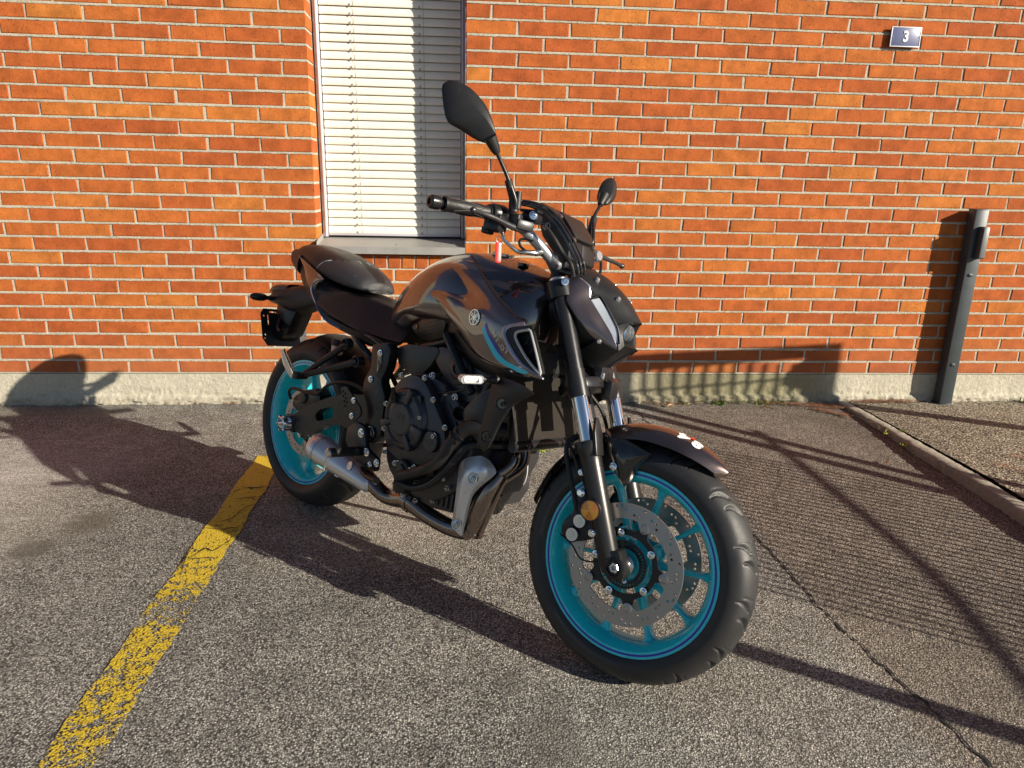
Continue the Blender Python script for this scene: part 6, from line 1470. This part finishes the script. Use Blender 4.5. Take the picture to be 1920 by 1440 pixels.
H4 = [(0.6214, -0.1600, 0.5632), (0.7100, -0.1600, 0.5855), (0.7999, -0.1600, 0.5986), (0.8770, -0.1550, 0.6228)]
g = G(); g.add(tube(H4, .0028, 8, 6)); g.mk('clutch_wire', M['brass'] if False else M['satin'], bike)
for a, b2, r in (((0.7248, -0.1400, 0.5742), (0.6417, -0.1300, 0.5673), .02), ((0.6827, -0.1200, 0.6084), (0.6140, -0.1200, 0.5827), .024), ((0.7498, -0.1200, 0.6269), (0.6975, -0.1200, 0.6066), .018)):
    g = G(); g.add(tube([a, b2], r, 14, smooth=False)); g.mk('throttle_body', M['satin'], bike)
for a, r in (((0.7343, -0.1450, 0.6346), .0075), ((0.7243, -0.1450, 0.6153), .006), ((0.6774, -0.1500, 0.5928), .006), ((0.7197, -0.1500, 0.5970), .005)):
    g = G(); g.add(cap_bolt(a, (0, -1, .2), r, .01)); g.mk('hose_clip', M['steel'], bike)
H5 = [(0.4968, -0.1000, 0.5875), (0.5413, -0.1100, 0.5625), (0.6078, -0.1200, 0.5516), (0.6568, -0.1300, 0.5543)]; g = G(); g.add(tube(H5, .008, 10, 5)); g.mk('breather_hose', M['rubber'], bike)
for i, (px_) in enumerate(((0.7215, -0.1500, 0.3110), (0.6906, -0.1400, 0.2589), (0.7304, -0.1400, 0.2584), (0.7934, -0.1650, 0.3265), (0.8582, -0.1650, 0.3666), (0.8023, -0.1400, 0.2815), (0.8754, -0.1600, 0.3434), (0.6766, -0.1500, 0.2757), (0.6527, -0.1600, 0.2911))):
    g = G(); g.add(cap_bolt(px_, (0, -.95, -.3), .0056, .010)); g.mk('sump_bolt', M['steel'], bike)
sump = [(.62, .31), (.66, .262), (.80, .255), (.90, .27), (.93, .33), (.90, .40), (.70, .38)]
g = G(); g.add(prism(round_poly([Vector((x, -.135, z)) for x, z in sump], .01, 2), (0, .27, 0), .008)); g.mk('oil_sump', M['engine'], bike)
for k in range(6):
    g = G(); x = .80+k*.020; g.add(box((x, -.137, .31), (.006, .008, .075), .002)); g.mk('sump_rib', M['engine'], bike)
a = Vector((0.9496, -0.0200, 0.2979)); g = G(); g.add(lathe([(.0, 0), (.028, .001), (.033, .008), (.033, .052), (.030, .062), (0, .062)], a, (-1, 0, .1), 30)); g.mk('oil_filter', M['gloss'], bike)
# front of engine
g = G(); g.add(box((.940, 0, .40), (.05, .14, .14), .02)); g.mk('engine_front', M['engine'], bike)
# ---- radiator with ribbed core, tanks and side covers
RT_ = Vector((1.028, 0, .700)); RB_ = Vector((1.088, 0, .520)); rd = (RB_-RT_); rdn = rd.normalized(); rn = Vector((-rdn.z, 0, rdn.x))
if rn.x < 0: rn = -rn
g = G(); g.add(prism([RT_+Vector((0, -.150, 0)), RT_+Vector((0, .150, 0)), RB_+Vector((0, .150, 0)), RB_+Vector((0, -.150, 0))], -rn*.024, .002)); rad = g.mk('radiator', M['satin'], bike)
M['core'] = simple('radiator_core', (.10, .085, .070), .45, .5)
g = G()
nf = 74
for k in range(nf):
    y = -.150+k*.298/(nf-1); g.add(prism([RT_+rdn*.012+Vector((0, y, 0))+rn*.001, RT_+rdn*.012+Vector((0, y+.0014, 0))+rn*.001, RB_-rdn*.012+Vector((0, y+.0014, 0))+rn*.001, RB_-rdn*.012+Vector((0, y, 0))+rn*.001], rn*.003))
g.mk('cooling_fins', M['core'], rad, smooth=0)['kind'] = 'stuff'
g = G(); g.add(prism([RT_+Vector((-.02, -.135, .075)), RT_+Vector((-.02, .120, .075)), RT_+Vector((.004, .145, .002)), RT_+Vector((.004, -.150, .002))], (-.03, 0, 0), .003)); g.mk('radiator_cowl', M['matte'], bike)
for P0, P1 in ((RT_-rdn*.004, 0), (RB_+rdn*.002, 0)):
    g = G(); g.add(tube([P0+Vector((0, -.155, 0))-rn*.010, P0+Vector((0, .155, 0))-rn*.010], .014, 14, smooth=False)); g.mk('radiator_tank', M['satin'], rad)
g = G(); g.add(lathe([(.022, 0), (.022, .008), (.017, .010), (.014, .006), (.006, .006), (.005, .010), (0, .010)], (1.0559, 0.0000, 0.5152), (.8, -.55, -.1), 24)); g.mk('horn', M['satin'], bike)
for sy in (-1, 1):
    fx2 = lambda L: [Vector((x, sy*abs(y)*(1 if sy < 0 else .84), z)) for x, y, z in L]
    A = [(1.0064, -0.1850, 0.6915), (1.0560, -0.2000, 0.6944), (1.1004, -0.2060, 0.6925), (1.1392, -0.2100, 0.6859), (1.1689, -0.2120, 0.6764)]
    B2 = [(1.0134, -0.1960, 0.6620), (1.0544, -0.2060, 0.6665), (1.0911, -0.2100, 0.6676), (1.1155, -0.2080, 0.6633), (1.1484, -0.2050, 0.6625)]
    C2 = [(1.0033, -0.1960, 0.5891), (1.0402, -0.2040, 0.5981), (1.0699, -0.2040, 0.6009), (1.0833, -0.2000, 0.6081), (1.0862, -0.1900, 0.6209)]
    D2 = [(0.9883, -0.1900, 0.5089), (1.0159, -0.1980, 0.5196), (1.0404, -0.2000, 0.5233), (1.0514, -0.1950, 0.5400), (1.0509, -0.1850, 0.5606)]
    E2 = [(0.9962, -0.1840, 0.4903), (1.0144, -0.1900, 0.4885), (1.0250, -0.1920, 0.4944), (1.0342, -0.1900, 0.5068), (1.0377, -0.1820, 0.5272)]
    g = G(); g.add(grid_vf(surf([fx2(A), fx2(B2), fx2(C2), fx2(D2), fx2(E2)], 16, 6), .005, out=(0, sy, 0))); rcv = g.mk('radiator_cover', M['matte'], bike, smooth=40)
    for q, r in (((1.0703, -0.2070, 0.6301), .016), ((1.0266, -0.2000, 0.5339), .015)):
        g = G(); g.add(lathe([(r*1.05, -.002), (r*1.05, .0035), (r*.92, .003), (r*.86, -.001), (r*.80, .0005), (0, .0005)], (q[0], sy*(abs(q[1])*(1 if sy < 0 else .84)+.002), q[2]), (.30, sy, .0), 24)); g.mk('cover_recess', M['gloss'], rcv)
        g = G(); g.add(cap_bolt((q[0]+.006, sy*(abs(q[1])*(1 if sy < 0 else .84)+.0045), q[2]), (.3, sy, 0), .0045, .004)); g.mk('cover_screw', M['satin'], rcv)
    g = G(); fl = [(0.9439, -0.1700, 0.6255), (0.9968, -0.1800, 0.6585), (0.9960, -0.1800, 0.5869), (0.9709, -0.1750, 0.5005), (0.9172, -0.1650, 0.5306), (0.8974, -0.1600, 0.5705)]
    g.add(sidep(fl, sy*.158, sy*.172, .004, .01)); g.mk('radiator_bracket', M['satin'], bike)
    # front indicator
    q = Vector((1.0319, -0.2100, 0.6840)); q = Vector((q.x, sy*.212, q.z)); e = Vector((1.0166, -0.2750, 0.6819)); e = Vector((e.x, sy*.275, e.z)); d = (e-q).normalized()
    g = G(); g.add(tube([q-d*.012, q+d*.014], [.012, .0105], 14, smooth=False)); g.add(tube([q+d*.014, q+d*.035], .0075, 12, smooth=False)); st_ = g.mk('indicator_stalk', M['matte'], bike)
    fr = (Vector((1, 0, 0))-d*d.x).normalized(); up = d.cross(fr); up = up if up.z > 0 else -up
    def pill(L, H, Dp, off):
        ring = []
        for k in range(28):
            a = 2*math.pi*k/28; cx = (L-H)*(1 if math.cos(a) > 0 else -1)
            ring.append(e+d*(cx+H*math.cos(a))+up*(H*math.sin(a)))
        return ring
    g = G(); r1 = pill(.0335, .0105, 0, 0); ce = sum(r1, Vector())/28
    rows = [[p-fr*.010 for p in r1], [ce+(p-ce)*1.06 for p in r1], [p+fr*.007 for p in r1], [ce+(p-ce)*.90+fr*.007 for p in r1], [ce+(p-ce)*.88+fr*.003 for p in r1]]
    v, f = grid_vf(rows, closed_v=True); f.append(tuple(range(28))); g.add((v, f)); ib = g.mk('indicator_body', M['alu'], bike, smooth=40)
    rows = [[ce+(p-ce)*.89+fr*.003 for p in r1], [ce+(p-ce)*.80+fr*.009 for p in r1], [ce+(p-ce)*.4+fr*.011 for p in r1], [ce+(p-ce)*.02+fr*.0115 for p in r1]]
    g = G(); g.add(grid_vf(rows, closed_v=True)); g.mk('indicator_lens', M['lens'], ib)
    g = G(); g.add(tube([e-d*.020+fr*.0122, e+d*.016+fr*.0122], .0016, 8, smooth=False)); g.add(box(e+fr*.011-d*.012, (.006, .006, .010), .001)); g.mk('indicator_filament', M['steel'], ib)
# ---- exhaust
for P in ([(.955, -.05, .555), (0.9685, -0.0550, 0.4955), (0.9947, -0.0550, 0.4872), (1.0132, -0.0580, 0.4696), (1.0171, -0.0660, 0.4470), (1.0063, -0.0800, 0.4254), (0.9890, -0.1000, 0.4039)], [(.965, .03, .555), (0.9738, 0.0000, 0.5061), (0.9930, 0.0000, 0.4924), (1.0011, 0.0000, 0.4634), (1.0039, -0.0100, 0.4338), (0.9972, -0.0400, 0.4097), (0.9901, -0.0850, 0.3890)]):
    g = G(); g.add(tube(P, .0150, 22, 7)); g.mk('header_pipe', M['pipe'], bike, smooth=60)
g = G(); g.add(lathe([(.021, 0), (.026, .004), (.026, .014), (.021, .018)], (0.9899, -0.0950, 0.3961), (-.9, -.35, -.2), 24)); g.mk('pipe_collar', M['pipe'], bike)
P = [(1.000, -.085, .412), (.985, -.100, .375), (.970, -.105, .330), (.955, -.105, .280), (.940, -.105, .235)]
g = G(); g.add(tube(P, [.022, .030, .034, .034, .033], 28, 5)); g.add(lathe([(.033, 0), (.0355, .002), (.0355, .014), (.030, .018), (0, .018)], (.943, -.105, .243), (-.32, 0, -.95), 30)); g.mk('catalyst', M['pipe'], bike, smooth=50)
P = [(.925, -.105, .225), (.890, -.108, .218), (.840, -.112, .214), (.763, -.118, .222), (.715, -.122, .236), (.674, -.125, .240), (.620, -.128, .226), (.570, -.135, .228), (.520, -.146, .252), (.490, -.150, .266)]
g = G(); g.add(tube(P, [.026, .026, .025, .026, .031, .029, .025, .025, .026, .027], 22, 5)); mp_ = g.mk('exhaust_pipe', M['pipe'], bike, smooth=60)
g = G(); g.add(lathe([(.031, -.007), (.034, -.004), (.034, .004), (.031, .007)], (.690, -.124, .239), (1, -.03, -.05), 24)); g.mk('pipe_flange', M['pipe'], mp_)
# silver heat shield, folded
A = [(0.9045, -0.1550, 0.3672), (0.9136, -0.1580, 0.4009), (0.9298, -0.1580, 0.4253), (0.9807, -0.1500, 0.4512)]
S1 = [(0.8964, -0.1500, 0.4120), (0.9058, -0.1520, 0.4286), (0.9260, -0.1500, 0.4448), (0.9677, -0.1450, 0.4605), (0.9876, -0.1280, 0.4513)]
S2 = [(0.9050, -0.1580, 0.3907), (0.9371, -0.1660, 0.4100), (0.9712, -0.1660, 0.4260), (0.9960, -0.1560, 0.4353), (1.0051, -0.1180, 0.4285)]
S3 = [(0.9074, -0.1600, 0.3686), (0.9373, -0.1690, 0.3832), (0.9673, -0.1680, 0.3952), (0.9928, -0.1580, 0.4019), (1.0076, -0.1280, 0.4137)]
S4 = [(0.9093, -0.1600, 0.3385), (0.9352, -0.1680, 0.3476), (0.9521, -0.1670, 0.3528), (0.9632, -0.1600, 0.3555), (0.9691, -0.1480, 0.3589)]
S5 = [(0.9073, -0.1570, 0.2911), (0.9286, -0.1640, 0.2976), (0.9439, -0.1630, 0.3010), (0.9519, -0.1570, 0.3043), (0.9542, -0.1460, 0.3098)]
S6 = [(0.9033, -0.1520, 0.2423), (0.9223, -0.1580, 0.2451), (0.9373, -0.1580, 0.2457), (0.9452, -0.1530, 0.2446), (0.9458, -0.1440, 0.2481)]
S7 = [(0.8992, -0.1480, 0.2308), (0.9208, -0.1540, 0.2315), (0.9345, -0.1540, 0.2286), (0.9430, -0.1490, 0.2246), (0.9433, -0.1420, 0.2298)]
g = G(); g.add(grid_vf(surf([S1, S2, S3, S4, S5, S6, S7], 20, 4), .003, out=(0, -1, 0))); sh = g.mk('heat_shield', M['silver'], bike, smooth=35)
for q in ((0.9722, -0.1700, 0.4013), (0.9326, -0.1640, 0.2574)):
    g = G(); g.add(lathe([(.017, -.002), (.0165, .0012), (.013, .0008), (.012, -.001), (.009, -.0005)], q, (.15, -1, .1), 26)); g.add(cap_bolt(Vector(q)+Vector((0, -.001, 0)), (.15, -1, .1), .0065, .005)); g.mk('shield_bolt', M['steel'], sh)
g = G(); g.add(grid_vf(surf([[(0.9285, 0.1000, 0.4524), (0.9405, 0.1000, 0.3846), (0.9369, 0.1000, 0.3502)], [(0.9164, 0.1000, 0.3440), (0.9024, 0.1000, 0.3059), (0.8900, 0.1000, 0.2798)]], 8, 3), .004)); g.mk('left_shield', M['silver'], bike)
# muffler
P0, P1 = Vector((0.2408, -0.1750, 0.2960)), Vector((0.5212, -0.1500, 0.2448)); ax = (P0-P1)
pr = [(.018, -.014), (.026, -.004), (.029, 0), (.0315, .02), (.039, ax.length*.45), (.047, ax.length*.82), (.0485, ax.length*.86), (.0490, ax.length*.87), (.0470, ax.length*.96), (.040, ax.length*1.01), (.034, ax.length*1.02), (.020, ax.length*1.01), (.019, ax.length*.9), (0, ax.length*.9)]
v, f = lathe(pr, P1, ax, 44)
g = G(); g.add((v, f)); mu = g.mk('muffler', M['silver'], bike, smooth=30)
g = G(); g.add(lathe([(.0496, -.001), (.0503, 0), (.0503, .002), (.0496, .003)], P1+ax*.855, ax, 44)); g.mk('muffler_band', M['steel'], mu)
q = (0.4794, -0.2050, 0.2984); g = G(); g.add(lathe([(.014, -.004), (.014, .001), (.010, .0022), (.006, .001), (0, .001)], q, (-.1, -.9, .3), 22)); g.mk('muffler_bolt', M['steel'], mu)
q = (0.2887, -0.2200, 0.3442); g = G(); g.add(cap_bolt(q, (-.2, -.9, .4), .0035, .003)); g.mk('muffler_rivet', M['chrome'], mu)
q = (0.3812, -0.1700, 0.2456); g = G(); g.add(cyl(q, Vector(q)+Vector((0, -.01, -.015)), .006, 10)); g.mk('drain_nipple', M['chrome'], mu)
# ---- swingarm
SA = [(0.0164, -0.1300, 0.3520), (0.1005, -0.1300, 0.4027), (0.2214, -0.1300, 0.4582), (0.2996, -0.1300, 0.4881), (0.4142, -0.1300, 0.5060), (0.4713, -0.1300, 0.4354), (0.4824, -0.1300, 0.3823), (0.4457, -0.1300, 0.3551), (0.3526, -0.1300, 0.3793), (0.3063, -0.1300, 0.3823), (0.2227, -0.1300, 0.3597), (0.1591, -0.1300, 0.3172), (0.1031, -0.1300, 0.2913), (0.0357, -0.1300, 0.2936)]
HO = [(0.1526, -0.1300, 0.3805), (0.1741, -0.1300, 0.4045), (0.2399, -0.1300, 0.4309), (0.2571, -0.1300, 0.4238), (0.2616, -0.1300, 0.4027), (0.2366, -0.1300, 0.3855), (0.1667, -0.1300, 0.3610)]
for sy in (-1, 1):
    o2 = [(p.x, p.z) for p in round_poly([Vector((q[0], 0, q[2])) for q in SA], .02, 3)]; h2 = [(p.x, p.z) for p in round_poly([Vector((q[0], 0, q[2])) for q in HO], .008, 3)]
    T = Matrix.Translation((0, sy*.118, 0)) @ Matrix.Rotation(R_(90), 4, 'X'); g = G(); g.add(plate(o2, [h2], .030, T)); sa = g.mk('swingarm_side', M['satin'], bike, smooth=30)
    # chain adjuster block and star nut
    g = G(); g.add(box((.003, sy*.120, .315), (.060, .036, .058), .006)); g.mk('adjuster_block', M['satin'], sa)
    g = G(); c = Vector((.0, sy*.139, .315)); g.add(lathe([(.029, 0), (.029, .004), (.025, .010), (.0235, .024), (.0235, .030), (.021, .031), (.0195, .014), (0, .013)], c, (0, sy, 0), 30)); g.mk('axle_nut', M['chrome'], sa)
    for k in range(6):
        a = 2*math.pi*k/6+.2; g = G(); g.add(box((0, 0, 0), (.010, .030, .008), .002), 0, Matrix.Translation(c+Vector((.0265*math.cos(a), sy*.014, .0265*math.sin(a)))) @ Matrix.Rotation(-a, 4, 'Y')); g.mk('nut_lobe', M['chrome'], sa)
g = G(); g.add(box((.40, 0, .44), (.05, .22, .07), .012)); g.add(cyl((.50, -.15, .415), (.50, .15, .415), .03)); g.mk('swingarm_bridge', M['satin'], bike)
g = G(); g.add(tube([(.43, 0, .47), (.55, 0, .60)], .030, 20, smooth=False)); g.mk('shock_absorber', M['satin'], bike)
# inner hugger in front of the rear tyre
rows = []
for k in range(12):
    a = R_(28+k*5.2); rows.append([Vector((.335*math.cos(a), y, .315+.335*math.sin(a)-.02*abs(y/.09)**3)) for y in (-.09, -.075, -.04, 0, .04, .075, .09)])
g = G(); g.add(grid_vf(rows, .003)); g.mk('rear_hugger', M['matte'], bike)
# rear caliper
g = G(); P = [(-0.0349, -0.1000, 0.3752), (-0.0203, -0.1000, 0.4104), (0.0338, -0.1000, 0.4419), (0.1049, -0.1000, 0.4649), (0.1392, -0.1000, 0.4454), (0.1390, -0.1000, 0.4147), (0.0976, -0.1000, 0.3859), (0.0156, -0.1000, 0.3589)]
g.add(sidep(P, -.112, -.060, .008, .01)); rcal = g.mk('rear_caliper', M['satin'], bike)
g = G(); g.add(lathe([(.022, 0), (.022, .004), (.018, .008), (0, .009)], Vector((0.0406, -0.1120, 0.4180)), (0, -1, 0), 22)); g.mk('piston_cap', M['satin'], rcal)
g = G(); P = [(-0.0153, -0.1000, 0.3516), (0.0287, -0.1000, 0.3817), (0.0812, -0.1000, 0.3820), (0.0779, -0.1000, 0.3480), (0.0117, -0.1000, 0.3261)]; g.add(sidep(P, -.104, -.086, .004, .006)); g.mk('caliper_bracket', M['alu'], rcal)
g = G(); g.add(tube([(-0.0314, -0.1200, 0.3963), (-0.0479, -0.1200, 0.4226), (-0.0150, -0.1200, 0.4395), (0.0738, -0.1250, 0.4429), (0.1396, -0.1250, 0.4534), (0.1892, -0.1200, 0.4940), (0.2629, -0.1200, 0.5204), (0.3379, -0.1200, 0.5251), (0.4135, -0.1200, 0.5128)], .0055, 10, 6)); g.mk('rear_brake_hose', M['rubber'], bike)
# fluid pot
q = Vector((0.1898, -0.1000, 0.6247)); g = G(); g.add(lathe([(.017, -.022), (.020, -.020), (.021, .010)], q, (.1, 0, 1), 22)); pot = g.mk('fluid_pot', M['fluid'], bike)
g = G(); g.add(lathe([(.0225, .008), (.0235, .010), (.0235, .028), (.021, .031), (0, .031)], q, (.1, 0, 1), 22)); g.mk('pot_lid', M['matte'], pot)
# ---- passenger peg hangers
for sy in (-1, 1):
    fx2 = lambda L: [Vector((x, sy*abs(y), z)) for x, y, z in L]
    g = G(); J = (0.1489, -0.2000, 0.5188); A = (0.3115, -0.1500, 0.6562); B2 = (0.3892, -0.1550, 0.6123)
    J, A, B2 = fx2([J, A, B2])
    g.add(tube([A, J], [.012, .009], 12, smooth=False)); g.add(tube([B2, J], [.013, .010], 12, smooth=False))
    for e in (A, B2): g.add(lathe([(.013, -.014), (.019, -.012), (.019, .012), (.014, .014), (.012, .006), (0, .006)], e, (0, sy, 0), 22))
    g.add(box(J+Vector((0, sy*.01, 0)), (.035, .05, .022), .006)); pb = g.mk('passenger_peg_hanger', M['satin'], bike)
    g = G(); a, b2 = fx2([(0.1638, -0.2150, 0.5015), (0.1995, -0.2650, 0.5848)])
    if True: a, b2 = Vector((J.x-.01, sy*.225, J.z-.005)), Vector((J.x-.022, sy*.270, J.z+.085))
    g.add(tube([a, a.lerp(b2, .5)+Vector((-.006, 0, 0)), b2], [.012, .014, .008], 12, 4)); g.mk('passenger_peg', M['chrome'], pb)
    # rider peg, heel guard, lever
    P = [(0.3676, -0.1900, 0.5226), (0.3889, -0.1900, 0.5323), (0.4138, -0.1900, 0.5238), (0.4817, -0.1900, 0.4827), (0.4887, -0.1900, 0.4623), (0.4561, -0.1900, 0.4306), (0.4265, -0.1900, 0.4354), (0.3958, -0.1900, 0.4715)]
    o2 = [(p.x, p.z) for p in round_poly([Vector((q[0], 0, q[2])) for q in P], .008, 3)]
    hs = []
    for px_ in ((0.3840, -0.1900, 0.5140), (0.3966, -0.1900, 0.5098), (0.3868, -0.1900, 0.5007), (0.4024, -0.1900, 0.4955), (0.3958, -0.1900, 0.4854), (0.4107, -0.1900, 0.4836), (0.4045, -0.1900, 0.4718)): hs.append(circle(px_[0], px_[2], .0042, 8))
    T = Matrix.Translation((0, sy*.192, 0)) @ Matrix.Rotation(R_(90), 4, 'X'); g = G(); g.add(plate(o2, hs, .006, T)); hg = g.mk('heel_guard', M['satin'], bike, smooth=0)
    for q in ((0.4448, -0.2000, 0.4982), (0.4438, -0.2000, 0.4485)):
        g = G(); g.add(cap_bolt((q[0], sy*.195, q[2]), (0, sy, 0), .0068, .006)); g.mk('guard_bolt', M['chrome'], hg)
    P = [(0.4182, -0.1800, 0.4069), (0.4610, -0.1800, 0.4348), (0.5068, -0.1800, 0.4290), (0.5254, -0.1800, 0.3658), (0.5888, -0.1800, 0.3462), (0.5864, -0.1800, 0.3068), (0.5389, -0.1800, 0.3014), (0.4749, -0.1800, 0.3141), (0.4134, -0.1800, 0.3602)]
    g = G(); g.add(sidep(P, sy*.172, sy*.188, .004, .01)); pk = g.mk('footrest_hanger', M['satin'], bike)
    for q, r in (((0.4949, -0.1900, 0.4061), .010), ((0.5327, -0.1900, 0.3566), .010), ((0.5881, -0.1900, 0.3367), .0085), ((0.5565, -0.1900, 0.3210), .0075)):
        g = G(); g.add(cap_bolt((q[0], sy*.189, q[2]), (0, sy, 0), r, .006)); g.mk('hanger_bolt', M['chrome'], pk)
    a, b2 = fx2([(0.4956, -0.2000, 0.3489), (0.4929, -0.2950, 0.3499)])
    g = G(); g.add(tube([a, a.lerp(b2, .12), b2], [.011, .015, .014], 14, smooth=False)); g.add(box(a, (.03, .03, .026), .006)); fp = g.mk('footpeg', M['rubber'], bike)
    g = G(); g.add(lathe([(.015, 0), (.0155, .006), (.012, .010), (0, .010)], b2, (b2-a), 16)); g.mk('peg_end', M['steel'], fp)
    g = G(); g.add(tube([b2+Vector((-.004, 0, -.012)), b2+Vector((-.012, sy*.004, -.052))], .0042, 10, smooth=False)); g.add(lathe([(0, -.008), (.006, -.005), (.007, 0), (.006, .005), (0, .008)], b2+Vector((-.0125, sy*.004, -.055)), (0, 0, 1), 12)); g.mk('peg_feeler', M['chrome'], fp)
    lv = [(0.4930, -0.2100, 0.3216), (0.5846, -0.2150, 0.3096), (0.6669, -0.2200, 0.3212), (0.7390, -0.2250, 0.3385)] if False else [(0.5488, -0.1900, 0.3188), (0.5397, -0.2050, 0.3039), (0.5885, -0.2200, 0.2979), (0.6544, -0.2350, 0.3044)]
    g = G(); g.add(tube(fx2(lv), [.009, .008, .0085, .012], 12, 5)); g.mk('brake_pedal' if sy < 0 else 'gear_lever', M['satin'], bike)
# side stand on the left
g = G(); g.add(tube([(.56, .12, .30), (.60, .20, .17), (.63, .255, .052)], [.012, .011, .010], 12, 4)); g.add(box((.635, .27, .050), (.05, .05, .008), .002)); g.mk('side_stand', M['satin'], bike)
# filler volumes behind the engine so that no daylight shows where the photo shows dark parts
g = G(); g.add(box((.60, 0, .60), (.10, .16, .10), .02)); g.mk('battery_box', M['matte'], bike)
g = G(); g.add(box((.88, 0, .79), (.20, .20, .10), .02)); g.mk('air_box', M['matte'], bike)
g = G(); g.add(prism([(.97, -.05, .90), (1.01, -.05, .92), (1.03, -.05, .80), (1.0, -.05, .72), (.93, -.05, .74)], (0, .10, 0), .01)); g.mk('frame_head', M['satin'], bike)

# ---- red tag hanging from the bar (a thing of its own)
tg = tag(link('key_tag', None), 'small bright red plastic tag on a ring under the right handlebar', 'tag')
def BW_(p): return BM @ (SM @ Vector(p))
top = BW_((0.9513, -0.2050, 1.0160)); bot = BW_((0.9608, -0.2050, 0.9616))
bot = Vector((top.x, top.y, top.z-(top-bot).length))
bot = BM @ (SM @ Vector((0.9608, -0.2050, 0.9616)))
d = (bot-top).normalized(); side = d.cross(Vector((.3, -1, 0))).normalized(); nn = d.cross(side)
T = Matrix((side, d, nn)).transposed().to_4x4(); T.translation = (top+bot)/2; L = (bot-top).length
g = G(); g.add(prism(round_poly([(-.0080, -L/2, 0), (.0080, -L/2, 0), (.0080, L/2, 0), (-.0080, L/2, 0)], .007, 5), (0, 0, .0035), .001), 0, T); g.mk('tag_body', M['red'], tg)
g = G(); g.add(tube([top+side*.008*math.cos(a)+Vector((0, 0, .004+.008*math.sin(a))) for a in [k*math.pi/6 for k in range(12)]], .0008, 6, 2, closed=True)); g.mk('split_ring', M['steel'], tg)
